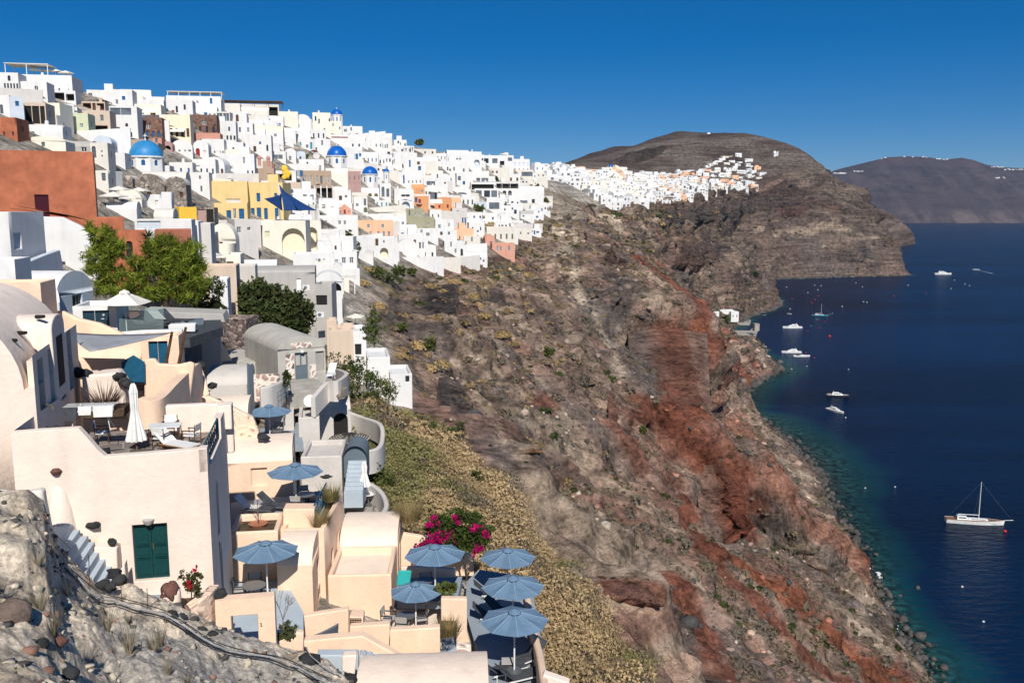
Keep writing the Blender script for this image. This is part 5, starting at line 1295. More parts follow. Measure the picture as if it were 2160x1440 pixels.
for px, py in cand[1500:]:
 h_ = hit(px, py)
 if h_ is None or h_.y > 480 or h_.y < 95: continue
 if any((h_.x - a) ** 2 + ((h_.y - b_) * .9) ** 2 < (c * .42 + 1.2) ** 2 for a, b_, c in placed): continue
 k = FPX / h_.length
 if covers(px - 4 * k, py - 2.5 * k, px + 4 * k, py, h_.y, .12): continue
 placed.append((h_.x, h_.y, 4)); L_ = fr_.uniform(6, 13); H_ = fr_.uniform(1.6, 3); mb = MB(); n_ = 7; cv = fr_.uniform(-.06, .06); sl_ = fr_.uniform(-.12, .12) * (fr_.random() < .5)
 P = [(u * L_ - L_ / 2, cv * L_ * math.sin(math.pi * u), sl_ * u * L_) for u in [i / n_ for i in range(n_ + 1)]]
 for p, q in zip(P[:-1], P[1:]):
  a0, a1 = (p[0], p[1]), (q[0], q[1]); b0, b1 = (p[0], p[1] + .3), (q[0], q[1] + .3); z0, z1 = H_ + p[2], H_ + q[2]
  mb.poly([(*a0, -3), (*a1, -3), (*a1, z1), (*a0, z0)]); mb.poly([(*b0, -3), (*b1, -3), (*b1, z1), (*b0, z0)]); mb.poly([(*a0, z0), (*a1, z1), (*b1, z1), (*b0, z0)])
 mb.poly([(P[0][0], P[0][1], -3), (P[0][0], P[0][1] + .3, -3), (P[0][0], P[0][1] + .3, H_ + P[0][2]), (P[0][0], P[0][1], H_ + P[0][2])]); mb.poly([(P[-1][0], P[-1][1], -3), (P[-1][0], P[-1][1] + .3, -3), (P[-1][0], P[-1][1] + .3, H_ + P[-1][2]), (P[-1][0], P[-1][1], H_ + P[-1][2])])
 mb.poly([(P[0][0], P[0][1] + .3, H_ - .9), (P[-1][0], P[-1][1] + .3, H_ - .9), (P[-1][0], P[-1][1] + 4, H_ - .9), (P[0][0], P[0][1] + 4, H_ - .9)])
 nm = min(LM, key=lambda q: (q[0][0] - px) ** 2 + (q[0][1] - py) ** 2)[1]; mt = fr_.choice(['white', 'white', 'white', 'offwhite', 'greywhite'])
 o = mb.build('terrace_wall', P_(mt), loc=h_, rz=R(fr_.choice([8, 14, 20, 2]))); tag(o, f'{mt.replace("off", "off ").replace("grey", "greyish ")} terrace retaining wall among the houses near {nm}', 'wall', f'{mt} terrace walls near {nm}')
 nw_ += 1
 if nw_ > 75: break
FARV = [(1128,362),(1165,352),(1220,362),(1262,368),(1300,362),(1345,372),(1400,374),(1450,366),(1500,352),(1545,330),(1575,335),(1600,352),(1612,372),(1608,392),(1570,405),(1520,400),(1480,412),(1430,428),(1400,432),(1370,432),(1330,436),(1300,446),(1275,436),(1245,410),(1205,392),(1160,382)]
far_list = []
tries = 0
while len(far_list) < 560 and tries < 14000:
 tries += 1
 px, py = fr_.uniform(1128, 1612), fr_.uniform(328, 450)
 if not inside(px, py, FARV): continue
 h_ = hit(px, py)
 if h_ is None or h_.y < 560: continue
 w = fr_.uniform(6, 11) * (.8 + h_.y / 2200)
 if any((h_.x - a) ** 2 + ((h_.y - b_) * .5) ** 2 < (w * .29 + c * .29) ** 2 for a, b_, c, *_ in far_list): continue
 far_list.append((h_.x, h_.y, w, h_.z, px, py))
far_list.sort(key=lambda q: q[1] * 1.0 - q[2] * 10)
def far_house_mesh(mb, w, d, h, roof, r, base=-7, ops=True):
 """mb.cur 0 wall, 1 dark openings"""
 F_ = lambda u, z, t: (u, t, z)
 n = max(1, int(w / 3)); o_ = []
 for fl_ in range(max(1, int(h / 3))):
  for j in range(n):
   if r.random() < .75:
    c = w * (j + .5) / n; ww = r.choice((.5, .7, 1.1)); zb = fl_ * 3 + .8
    if zb + 1.2 < h - .2: o_.append((c - ww, c + ww, zb - .2, zb + 1.2, False))
 mb.cur = 0
 wall(mb, F_, 0, w, base, h, o_, .3)
 mb.cur = 1
 for o in o_: pane(mb, F_, o, .3)
 mb.cur = 0
 for (a, b_) in (((w, 0), (w, d)), ((w, d), (0, d)), ((0, d), (0, 0))): mb.poly([(*a, base), (*b_, base), (*b_, h), (*a, h)])
 if roof == 'flat':
  mb.poly([(0, 0, h), (w, 0, h), (w, d, h), (0, d, h)])
  if r.random() < .4: mb.box(w * .2, w * .7, d * .3, d * .9, h + .01, h + 2.2)
 else:
  A_ = arc(0, d, h, 1.5, 8)
  for p, q in zip(A_[:-1], A_[1:]): mb.poly([(0, *p), (w, *p), (w, *q), (0, *q)])
  mb.poly([(0, *p) for p in A_]); mb.poly([(w, *p) for p in A_[::-1]])
FM = [P_('white'), P_('glass_grey')]
NIND = 24
LMF = ['the rock spur', 'the yellow church with a blue dome']
big = MB()
fr_2 = random.Random(9)
for i, (x, y, w, z, px, py) in enumerate(far_list):
 d = fr_2.uniform(6, 9); hh = fr_2.choice([3.2, 3.4, 4, 6.2, 6.4]); roof = fr_2.choice(['flat', 'flat', 'flat', 'vault'])
 one = MB()
 far_house_mesh(one, w, d, hh, roof, fr_2)
 a = R(fr_2.choice([8, 14, 20, 30, 38]))
 if i < NIND:
  ordn = ['first', 'second', 'third', 'fourth', 'fifth', 'sixth', 'seventh', 'eighth'][i % 8]
  o = one.build('house', FM, None, loc=(x - w / 2, y, z), rz=a)
  st = 'two storey' if hh > 5 else 'single storey'
  tag(o, f'{st} white {"barrel roofed " if roof == "vault" else ""}house behind the rock spur', 'house', 'far white houses behind the rock spur')
  o['_px'] = px; o['_py'] = py
 else:
  ca, sa = math.cos(a), math.sin(a)
  n0 = len(big.v)
  big.v += [(x - w / 2 + p[0] * ca - p[1] * sa, y + p[0] * sa + p[1] * ca, z + p[2]) for p in one.v]
  big.f += [tuple(q + n0 for q in f) for f in one.f]
  mt = fr_2.choice([0] * 12 + [2, 2, 3, 4])
  big.mi += [1 if m_ else mt for m_ in one.mi]
vo_ = big.build('distant_village', [P_('white'), P_('glass_grey'), P_('palecream'), P_('offwhite'), P_('peach')], merge=False)
tag(vo_, 'mass of small white houses along the far rim of the cliff', 'village', kind='stuff')
fh = sorted([o for o in bpy.data.objects if '_px' in o.keys()], key=lambda o: o['_px'])
words_ = ['first', 'second', 'third', 'fourth', 'fifth', 'sixth', 'seventh', 'eighth', 'ninth', 'tenth', 'eleventh', 'twelfth', 'thirteenth', 'fourteenth', 'fifteenth', 'sixteenth', 'seventeenth', 'eighteenth', 'nineteenth', 'twentieth', 'twenty-first', 'twenty-second', 'twenty-third', 'twenty-fourth']
for i, o in enumerate(fh):
 o['label'] = o['label'].replace('house behind the rock spur', f'house, {words_[i]} along the rim beyond the rock spur')
 del o['_px']; del o['_py']
BVM = BVHTree.FromPolygons([tuple(v) for v in MT_V.tolist()], [tuple(f) for f in MT_F.tolist()])
BVC = BVHTree.FromPolygons([tuple(v) for v in FC_V.tolist()], [tuple(f) for f in FC_F.tolist()])
def hitb(B, px, py):
 h, k = None, 0
 while h is None and k < 60: h = B.ray_cast(Vector((0, 0, 0)), ray(px, py + k).normalized(), 20000)[0]; k += 1
 return h
def small_church(px, py, wpx, hpx, label, wm='yellow', dm='dome_blue', Y=None, name='church'):
 Y = Y or hitd(px, py).y; c = at(px, py, Y); k = c.length / FPX; w = wpx * k; h = hpx * k
 root = empty(name, c, R(15), label, 'church')
 mb = MB(); mb.box(-w / 2, w / 2, 0, w, -6, h); mb.build('wall', P_(wm), root)
 for i in (-1, 1):
  b_ = MB(); b_.poly([(i * w * .22 - w * .08, -.05, h * .3), (i * w * .22 + w * .08, -.05, h * .3), (i * w * .22 + w * .08, -.05, h * .7), (i * w * .22 - w * .08, -.05, h * .7)]); b_.build('window', P_(gl), root)
 db = MB(); r = w * .46; db.lathe([(r, h), (r, h + r * .25)] + [(r * math.cos(t), h + r * .25 + r * math.sin(t)) for t in np.linspace(0, math.pi / 2, 8)], c=(0, w / 2, 0), n=16); db.build('dome', P_(dm), root, smooth='auto')
 tb = MB(); tb.box(w * .55, w * .85, 0, w * .3, -6, h * 1.5); tb.box(w * .53, w * .87, -.02 * w, w * .32, h * 1.5, h * 1.56); tb.build('belfry', P_(wm), root)
 return root
small_church(1291, 362, 11, 9, 'small yellow church with a blue dome among the far white houses')
small_church(1636, 328, 7, 5, 'tiny white chapel alone high on the dark mountain', wm='white', dm='white', Y=min(hitb(BVM, 1636, 330).y, hitd(1636, 330).y), name='chapel')
small_church(1497, 288, 9, 3, 'tiny white chapel on the summit of the mountain', wm='white', dm='white', Y=hitb(BVM, 1497, 289).y, name='chapel')
sb = MB(); r_ = random.Random(3)
for (xa, xb, y_, n, Yv) in ((1752, 1785, 365, 16, 7150), (1975, 2000, 334, 12, 7330), (1860, 1872, 330, 4, 7330), (2085, 2120, 352, 10, 7350), (2120, 2160, 357, 14, 7350), (2100, 2120, 375, 7, 7050), (1800, 1825, 361, 8, 7100), (1900, 1960, 330, 6, 7330)):
 for _ in range(n):
  px = r_.uniform(xa, xb); p = hitb(BVC, px, y_ + r_.uniform(0, 2)); s_ = r_.uniform(4, 9)
  sb.box(p.x - s_, p.x + s_, p.y, p.y + 20, p.z - 25, p.z + r_.uniform(3, 7))
so_ = sb.build('distant_village', P_('white'), merge=False); tag(so_, 'white specks of villages along the top of the far caldera cliff', 'village', kind='stuff')
print('houses', len(HOUSES), 'far', len(far_list), round(time.time() - T0, 1))
for (x0, y0, x1, y1, Y, lb) in ((1494, 657, 1516, 690, 690, 'white boat house nearest the red cliff at the harbour'), (1516, 653, 1545, 672, 745, 'long white house behind the harbour tree'), (1542, 657, 1558, 674, 742, 'white house with a canopy by the harbour rocks'),
        (1508, 680, 1521, 692, 668, 'little white house with two windows in front of the harbour tree'), (1512, 692, 1526, 700, 655, 'low white wall house at the root of the pier')):
 house('harbour_house', x0, y0, x1, y1, lb, Y=Y, ops=W(2, gl, .3, .6, .1), below=2, d=9)
def px_slab(name, pts, z, th, m_, label, cat, kind=None):
 """flat slab whose outline is picked on a level plane"""
 P = [on_z(x, y, z) for x, y in pts]
 mb = MB(); mb.prism([(p.x, p.y, p.z) for p in P], (0, 0, -th))
 o = mb.build(name, P_(m_)); tag(o, label, cat, kind=kind); return o
mat('concrete', (.36, .33, .29), var=.15, scale=.5, bump=.4, bscale=2, dirt=.4)
px_slab('pier', [(1526, 696), (1582, 697), (1590, 688), (1601, 688), (1593, 712), (1560, 711), (1536, 705)], SEA + 1.6, 4, 'concrete', 'L shaped grey concrete pier at the little harbour', 'pier')
px_slab('pier', [(1546, 675), (1584, 675), (1582, 682), (1556, 682)], SEA + 1.4, 4, 'concrete', 'short grey landing behind the harbour tree', 'pier')
def simple_block(name, px, py, Y, w, d, h, m_, label, cat, rot=10):
 c = at(px, py, Y); mb = MB(); mb.box(-w / 2, w / 2, 0, d, -3, h); mb.box(-w / 2 - .2, w / 2 + .2, -.2, d + .2, h + .002, h + .3)
 o = mb.build(name, P_(m_), loc=c, rz=R(rot)); tag(o, label, cat); return o
simple_block('pier_hut', 1597, 690, 690, 4, 4, 2.4, 'concrete', 'square hut at the tip of the concrete pier', 'hut')
simple_block('storage_wall', 1527, 646, 830, 28, 5, 5, 'concrete', 'long grey store building above the harbour houses', 'building')
simple_block('hut', 1602, 762, 575, 5, 4, 2.5, 'white', 'white hut by the dark rocks of the red headland', 'hut')
simple_block('hut', 1612, 768, 566, 4, 4, 3, 'white', 'white box hut nearest the water on the red headland', 'hut')
simple_block('hut', 1597, 754, 590, 4, 3, 2.2, 'offwhite', 'ruined pale hut above the white hut on the headland', 'hut')
simple_block('chapel', 1822, 1216, 236, 3.4, 3, 2.2, 'offwhite', 'tiny pale chapel on the terrace above the shallows', 'chapel')
for i, (x, y) in enumerate(((1837, 1234), (1853, 1222), (1856, 1230), (1731, 1236), (1808, 1215))):
 simple_block('pillar', x, y, 233 - i, .7, .7, 1.6, 'white', ['white post at the front of the chapel terrace', 'white post at the seaward corner of the chapel terrace', 'second white post at the seaward corner of the chapel terrace', 'white stone box below the rock ledge', 'white pillar beside the tiny chapel'][i], 'post')
simple_block('shed', 1866, 1384, 193, 1.9, 1.8, 1.8, 'sky_paint' if 'sky_paint' in MATS else 'dome_sky', 'small bright blue painted shed on the dark beach', 'shed')
simple_block('shed', 1893, 1348, 205, 2.0, 3, 1.6, 'pinkwall', 'low pinkish shed by the beach boulders', 'shed')
for i, (x, yb, yt, lb) in enumerate(((1698, 1186, 1127, 'thin wooden pole beside the striped rock ledge'), (1772, 1192, 1150, 'thin wooden pole above the chapel terrace'), (1634, 1110, 1068, 'thin wooden pole below the lower red cliff'), (1427, 948, 924, 'short wooden pole on the footpath below the red buttress'), (1836, 1440, 1408, 'thin pole at the bottom edge of the cliff'))):
 h_ = hitd(x, min(yb, 1436)); top = at(x + 4, yt, h_.y)
 mb = MB(); mb.tube(h_ - Vector((0, 0, .6)), (top.x, top.y, top.z), .12, .08, 6); o = mb.build('utility_pole', P_('brown_wood'), smooth='auto'); tag(o, lb, 'pole')
def hnear(label, x0, y0, x1, y1, Y, name='house', **k):
 k.setdefault('rot', 12); k.setdefault('below', 3.0)
 return house(name, x0, y0, x1, y1, label, Y=Y, **k)
PW = dict(scale=.9, bump=.45, bscale=4.5, var=.035, dirt=.24)
mat('palepink', (.80, .675, .575), **PW)
mat('peachwall', (.83, .605, .44), **PW)
mat('peachtop', (.83, .685, .56), **PW)
mat('greige', (.57, .53, .49), **PW)
mat('greystucco', (.37, .35, .32), var=.1, scale=.8, bump=.4, bscale=4, dirt=.4)
mat('greige2', (.47, .445, .40), var=.08, scale=.8, bump=.4, bscale=4, dirt=.3)
mat('bluefloor', (.27, .315, .36), var=.06, scale=.6, bump=.15, dirt=.2)
mat('bluegreystep', (.42, .48, .53), var=.05, scale=.8)
mat('bluegrey', (.12, .155, .185), var=.05, scale=1)
mat('soil', (.10, .065, .04), var=.3, scale=3, bump=.8)
mat('turquoise', (.03, .38, .36), var=.05)
mat('green_door', (.006, .05, .052), rough=.45, var=.1, scale=5)
mat('navy_door', (.012, .04, .065), rough=.5, var=.1, scale=5)
mat('blue_door', (.008, .085, .16), rough=.5, var=.12, scale=4)
mat('parasol_blue', (.125, .205, .30), rough=.85, var=.07, scale=1.6)
mat('seam', (.30, .40, .50), rough=.8)
mat('sail_grey', (.30, .31, .33), rough=.8)
mat('sail_blue', (.01, .045, .16), rough=.75)
mat('white_cloth', (.74, .73, .70), rough=.9, var=.05, scale=3)
mat('rattan', (.26, .21, .17), rough=.9, var=.15, scale=12, bump=.6, bscale=30)
mat('black_rock', (.035, .036, .038), rough=.9, var=.35, scale=2.5, bump=1.0, bscale=7)
mat('rust_rock', (.16, .075, .06), rough=.9, var=.25, scale=3, bump=1.0, bscale=9)
mat('terracotta_pot', (.42, .17, .09), rough=.8)
mat('teal_paint', (.008, .09, .12), rough=.5)
mat('brass', (.35, .25, .10), rough=.4, metal=.7)
mat('pool_water', (.02, .16, .18), rough=.08, spec=.6)
mat('cushion', (.06, .065, .075), rough=.9, var=.2, scale=3)
mat('red_bloom', (.45, .01, .02), rough=.8); mat('magenta', (.36, .006, .13), rough=.8)
mat('thatch', (.42, .38, .33), rough=.95, var=.2, scale=8); mat('thatch_dark', (.035, .032, .03), rough=.95)
stone_mat('flagstone', (.16, .13, .115), (.25, .20, .17), (.34, .30, .26), 1.5, .05, .3)
stone_mat('studded', (.22, .12, .09), (.30, .20, .16), (.80, .60, .45), 2.6, .42, .5)
def px_plane(x, y, px, py, Y, rot):
 """photo pixel -> point on the vertical plane through (px,py,Y) facing rot"""
 n_ = Vector((-math.sin(R(rot)), math.cos(R(rot)), 0)); p0 = at(px, py, Y); r = ray(x, y)
 return r * (p0.dot(n_) / r.dot(n_))
def px_wall(name, label, cat, pts, Y, m_, th=.4, rot=12, ref=None, parent=None, bevel=.05, kind=None):
 """wall slab whose outline is picked in the photo, standing at its own distance"""
 ref = ref or pts[0]
 P = [px_plane(x, y, ref[0], ref[1], Y, rot) for x, y in pts]
 v = Vector((-math.sin(R(rot)), math.cos(R(rot)), 0)) * th
 mb = MB(); mb.prism([tuple(p) for p in P], tuple(v))
 o = mb.build(name, P_(m_), parent, bevel=bevel)
 if parent is None: tag(o, label, cat, kind=kind)
 return o
def ribbon(name, label, cat, pts, h, m_, th=.3, parent=None, seg=6, top_off=None):
 """a wall following a curve in plan; pts: (px, py of its top, Y)"""
 P = [at(x, y, Y) for x, y, Y in pts]
 Q = []
 for i in range(len(P) - 1):
  p0, p1, p2, p3 = P[max(i - 1, 0)], P[i], P[i + 1], P[min(i + 2, len(P) - 1)]
  for k in range(seg):
   t = k / seg
   Q.append(.5 * ((2 * p1) + (p2 - p0) * t + (2 * p0 - 5 * p1 + 4 * p2 - p3) * t * t + (3 * p1 - p0 - 3 * p2 + p3) * t ** 3))
 Q.append(P[-1])
 mb = MB(); L, Rr = [], []
 for i, q in enumerate(Q):
  d = (Q[min(i + 1, len(Q) - 1)] - Q[max(i - 1, 0)]); d.z = 0; d.normalize(); n = Vector((-d.y, d.x, 0)) * th / 2
  L.append(q + n); Rr.append(q - n)
 hh = lambda i: h[0] + (h[1] - h[0]) * i / (len(Q) - 1) if isinstance(h, tuple) else h
 for i in range(len(Q) - 1):
  a, b, c, d = L[i], L[i + 1], Rr[i + 1], Rr[i]
  dz0, dz1 = Vector((0, 0, hh(i))), Vector((0, 0, hh(i + 1)))
  mb.poly([a, b, c, d]); mb.poly([a - dz0, b - dz1, b, a]); mb.poly([d, c, c - dz1, d - dz0])
 mb.poly([L[0], Rr[0], Rr[0] - Vector((0, 0, hh(0))), L[0] - Vector((0, 0, hh(0)))])
 e = Vector((0, 0, hh(len(Q) - 1))); mb.poly([Rr[-1], L[-1], L[-1] - e, Rr[-1] - e])
 o = mb.build(name, P_(m_), parent, bevel=.08, smooth='auto')
 if parent is None: tag(o, label, cat)
 return o
def slab(name, label, pts, z, th, m_, cat='terrace', parent=None):
 P = [on_z(x, y, z) for x, y in pts]
 mb = MB(); mb.prism([tuple(p) for p in P], (0, 0, -th)); o = mb.build(name, P_(m_), parent)
 if parent is None: tag(o, label, cat)
 return o
def rock(px, py, Y, s, m_, label, name='rock', seed=1, squash=.6, group=None, detail=2, below=.3):
 v, f = lump(detail, seed, .55); c = at(px, py, Y)
 v = v * np.array([s, s * .85, s * squash]); v[:, 2] -= s * squash * below
 o = mesh_obj(name, v, f, P_(m_), loc=c, smooth=True); o.rotation_euler.z = seed * 1.3
 return tag(o, label, 'rock', group)
mat('brown_stone', (.17, .125, .10), var=.25, scale=3, bump=1.0, bscale=9)
EDGE = [(-60,1030,25),(0,1038,25.5),(60,1035,26),(92,1060,26.5),(104,1112,27),(120,1160,27.5),(165,1195,28),(212,1240,28.3),(280,1246,28.5),(335,1268,28.5),(400,1292,28.4),(452,1322,28.2),(490,1350,28),(545,1364,28),(600,1372,28),(640,1376,27.5),(690,1392,27),(722,1425,26.5),(745,1450,26),(790,1490,25.5)]
BOT = [(-200,1700,9),(-60,1700,9.5),(80,1700,10),(200,1700,11),(330,1700,12.5),(450,1700,14),(560,1700,15.5),(680,1700,17),(800,1700,18),(900,1640,19)]
def poly3(pts, n):
 P = np.array([tuple(at(*p)) for p in pts]); d = np.concatenate([[0], np.cumsum(np.linalg.norm(np.diff(P, axis=0), axis=1))])
 t = np.linspace(0, d[-1], n); return np.stack([np.interp(t, d, P[:, k]) for k in range(3)], 1)
n1_, n2_ = 430, 250
E = poly3(EDGE, n1_); B_ = poly3(BOT, n1_)
s_ = np.linspace(0, 1, n2_)[:, None, None]
GG = B_[None] * (1 - s_) + E[None] * s_
GG[..., 2] += (np.sin(np.pi * s_[..., 0]) * -.7)
hol = at(140, 1300, 20); d2 = ((GG[..., 0] - hol.x) / 1.2) ** 2 + ((GG[..., 1] - hol.y) / 1.5) ** 2
GG[..., 2] -= 0.9 * np.exp(-d2 * 1.2)
ap = sm(1 - s_[..., 0] + 0 * GG[..., 0], 0, .06)
for wl, a in ((4, .45), (1.7, .26), (.8, .15), (.38, .08), (.18, .045), (.09, .02)):
 GG[..., 2] += a * (.6 * ridged(GG / wl + 4, 1, int(wl * 50)) + .6 * noise(GG / wl * 1.3, int(wl * 40))) * (.25 + .75 * ap)
k_ = np.repeat(GG[-1:], 6, 0).copy()
for i in range(6): k_[i, :, 2] -= .3 + i * .9; k_[i, :, 1] += .1 + .06 * i
GG = np.concatenate([GG, k_], 0); n2_ += 6
Vf = GG.reshape(-1, 3); ii = np.arange(n1_ * n2_).reshape(n2_, n1_)
Ff = np.stack([ii[:-1, :-1], ii[:-1, 1:], ii[1:, 1:], ii[1:, :-1]], -1).reshape(-1, 4)
fr = mesh_obj('rocky_bank', Vf, Ff, M_BANK)
Cf = np.zeros((n2_, n1_, 3)); Cf[:] = (.66, .56, .44)
a_ = fbm(GG / 1.5, 4, 3); b2 = fbm(GG / .5, 3, 8)
Cf = bl(Cf, sm(a_, .05, .3) * .55, (.30, .235, .17)); Cf = bl(Cf, sm(b2, .1, .35) * .6, (.19, .165, .14)); Cf = bl(Cf, sm(-b2, .15, .4) * .4, (.55, .49, .40))
gc = [at(330,1330,24), at(450,1390,22), at(560,1420,23.5), at(400,1420,20)]
mk = np.zeros((n2_, n1_))
for c, r_ in zip(gc, (2.0, 2.6, 2.6, 2.2)): mk = np.maximum(mk, 1 - sm(np.linalg.norm(GG - np.array(c), axis=-1) + a_ * 1.2, r_ - .5, r_))
gcm = [at(470,1370,26.5), at(600,1400,25.5)]
for c, r_ in zip(gcm, (1.6, 1.7)): mk = np.maximum(mk, 1 - sm(np.linalg.norm(GG - np.array(c), axis=-1) + a_ * .8, r_ - .4, r_))
Cf = bl(Cf, mk * .92, (.37, .34, .30))
gv = sm(fbm(GG / 2.2, 3, 55), .02, .2) * (1 - mk) * sm(-GG[..., 0], 9, 12)
Cf = bl(Cf, gv * .3, (.2, .17, .13))
set_col(fr, Cf.reshape(-1, 3)); tag(fr, 'pale crumbling volcanic rock bank at the bottom left corner', 'rock bank', kind='structure')
BF = BVHTree.FromPolygons([tuple(v) for v in Vf.tolist()], [tuple(f) for f in Ff.tolist()])
def hitf(px, py):
 return BF.ray_cast(Vector((0, 0, 0)), ray(px, py).normalized())[0]
Vm = GG[:-8].reshape(-1, 3); ix = rng.choice(len(Vm), 1500, replace=False)
t = rng.random(1500); col = np.where((t < .45)[:, None], [.07, .065, .06], np.where((t < .8)[:, None], [.45, .39, .30], [.22, .12, .09]))
scatter('gravel', [lump(1, k + 20, .6) for k in range(4)], Vm[ix], .03 + .13 * rng.random(1500) ** 3.5, M_STONE, 'loose gravel and small stones on the near rock bank', 'gravel', col, squash=.7)
ix = rng.choice(len(Vm), 150, replace=False); ix = [i for i in ix if Vm[i][0] < -8 and fbm(Vm[i][None] / 2.2, 3, 55)[0] > -.05]
def straws(n, seed, h=.5, sp=.35):
 r = np.random.default_rng(seed); V_, F_ = [], []
 for i in range(n):
  a = r.random() * 6.28; l = h * (.5 + r.random()); d = np.array([math.cos(a) * sp, math.sin(a) * sp, 1]) * l
  d += r.normal(size=3) * .1 * l; b0 = np.array([math.cos(a), math.sin(a), 0]) * .04; s = np.array([-math.sin(a), math.cos(a), 0]) * .006 * (1 + l)
  k = len(V_); V_ += [b0 - s, b0 + s, b0 + d]; F_.append((k, k + 1, k + 2))
 return np.array(V_), np.array(F_)
scatter('dry_weeds', [straws(60, k) for k in range(3)], Vm[ix], .5 + .7 * rng.random(len(ix)), M_SHRUB, 'tangled grey dry weeds growing on the near rock bank', 'weeds', np.array([[.20, .17, .12]] * len(ix)) * (.6 + rng.random((len(ix), 1))))
for i, (x, y, s, m_, lb) in enumerate(((20,1300,.42,'brown_stone','big brown boulder at the left edge of the rock bank'), (120,1352,.2,'rust_rock','brown stone standing in the shaded hollow'), (86,1360,.16,'black_rock','dark grey stone in the shaded hollow'),
 (148,1425,.22,'black_rock','grey boulder at the bottom of the rock bank'), (655,1394,.33,'black_rock','dark boulder under the white pipe end'), (216,1232,.24,'black_rock','grey rock below the blue steps'), (232,1238,.2,'black_rock','second grey rock below the blue steps'),
 (364,1291,.14,'black_rock','small black stone on the bank wall'), (384,1300,.16,'black_rock','larger black stone on the bank wall'), (426,1327,.15,'black_rock','black stone beside the cable bend'), (449,1336,.15,'black_rock','rounded black stone below the cable bend'), (740,1430,.22,'black_rock','black rock at the lower end of the cables'))):
 h_ = hitf(x, y)
 if h_ is None: h_ = at(x, y, 26.8)
 v, f = lump(2, i + 3, .5); v = v * np.array([s, s * .8, s * .7]); tag(mesh_obj('rock', v, f, P_(m_), loc=h_, smooth=True), lb, 'rock')
def cable(name, label, pts, r, m_, lift=.05, Ys=None, cat='cable'):
 P = []
 for i, (x, y) in enumerate(pts):
  h_ = hitf(x, y); h_ = h_ if h_ is not None else at(x, y, (Ys[i] if Ys else 27)); P.append(h_ * (1 - lift / 20) + Vector((0, 0, lift)))
 Q = []
 for i in range(len(P) - 1):
  p0, p1, p2, p3 = P[max(i - 1, 0)], P[i], P[i + 1], P[min(i + 2, len(P) - 1)]
  for k in range(6):
   t = k / 6; Q.append(.5 * ((2 * p1) + (p2 - p0) * t + (2 * p0 - 5 * p1 + 4 * p2 - p3) * t * t + (3 * p1 - p0 - 3 * p2 + p3) * t ** 3))
 Q.append(P[-1]); mb = MB()
 for a, b_ in zip(Q[:-1], Q[1:]): mb.tube(a, b_ + (b_ - a) * .04, r, n=6, cap=False)
 return tag(mb.build(name, P_(m_), merge=False, smooth='auto'), label, cat)
mat('black_hose', (.02, .02, .022), rough=.5); mat('grey_hose', (.33, .33, .34), rough=.5)
cp_ = [(138,1198),(165,1225),(190,1255),(218,1272),(250,1276),(290,1290),(340,1300),(385,1325),(440,1360),(500,1382),(570,1392),(620,1410),(660,1432),(690,1448)]
cable('hose', 'thick grey hose winding down the near rock bank', cp_, .022, 'grey_hose', .12)
cable('hose', 'black hose lying just under the grey hose on the bank', [(x - 2, y + 5) for x, y in cp_[:]], .02, 'black_hose', .1)
cable('hose', 'thin black hose crossing above the other hoses', [(150,1208),(185,1236),(215,1258),(255,1268),(300,1280),(350,1296),(400,1326),(450,1358),(520,1380),(590,1392),(640,1412),(700,1440)], .015, 'black_hose', .12)
cable('hose', 'thin pale cable hanging from the white pipe end', [(646,1374),(655,1390),(668,1402),(690,1418),(720,1432)], .016, 'grey_hose', .15)
for i, (x, y, y2) in enumerate(((187,1170,1232), (255,1235,1270), (310,1240,1283))):
 a = hitf(x + 2, y2) or at(x + 2, y2, 27); b_ = at(x, y, a.y); mb = MB(); mb.tube(a, b_, .012, n=5)
 tag(mb.build('iron_rod', P_('brown_wood')), ['rusty rod sticking up beside the blue steps', 'rusty rod by the rounded stones', 'rusty rod leaning before the dark green door'][i], 'rod')
mat('rope', (.55, .45, .33), rough=.9)
mb = MB(); mb.tube(at(112, 1122, 27.4), at(150, 1158, 27.9), .018, n=5); tag(mb.build('rope', P_('rope')), 'taut pale rope above the blue steps', 'rope')
px_wall('bank_wall', 'rough whitewashed stone wall beside the top of the blue steps', 'wall', [(-60,1035),(0,1040),(40,1043),(75,1036),(88,1033),(92,1060),(98,1090),(104,1120),(118,1155),(60,1180),(-60,1180)], 26.9, 'offwhite', .5, bevel=.12)
RT = 12; YM = 31.3
def mp(x, y): return px_plane(x, y, 451, 1236, YM, RT)
root = empty('corner_house', (mp(451, 1236).x, mp(451, 1236).y, -14.2), R(RT), 'big pale pink corner house with a dark green double door', 'house')
inv = (Matrix.Translation(root.location) @ Matrix.Rotation(R(RT), 4, 'Z')).inverted()
def ml(x, y): q = inv @ mp(x, y); return (q.x, q.z)
xl, _ = ml(30, 1000)
top = [ml(*p) for p in ((33, 935), (34, 912), (80, 908), (165, 903), (183, 922), (205, 948), (222, 963), (330, 955), (437, 945))]
zt_ = top[-1][1]
door = (ml(278, 1107)[0], ml(352, 1107)[0], ml(315, 1224)[1], ml(315, 1105)[1])
mb = MB(); F_ = lambda u, z, t: (u, t, z)
zlow = min(p[1] for p in top)
wall(mb, F_, xl, 0, -3, zlow - .4, [(*door, False)], .3)
cap_ = [(xl, zlow)] + [(xl, top[1][1])] + top[2:-1] + [(0, top[-1][1])]
for p, q in zip(cap_[1:-1], cap_[2:]): mb.poly([(p[0], 0, zlow - .4), (q[0], 0, zlow - .4), (q[0], 0, max(q[1], zlow)), (p[0], 0, p[1])])
tk = .38
for p, q in zip(cap_[1:-1], cap_[2:]): mb.poly([(p[0], 0, p[1]), (q[0], 0, q[1]), (q[0], tk, q[1]), (p[0], tk, p[1])])
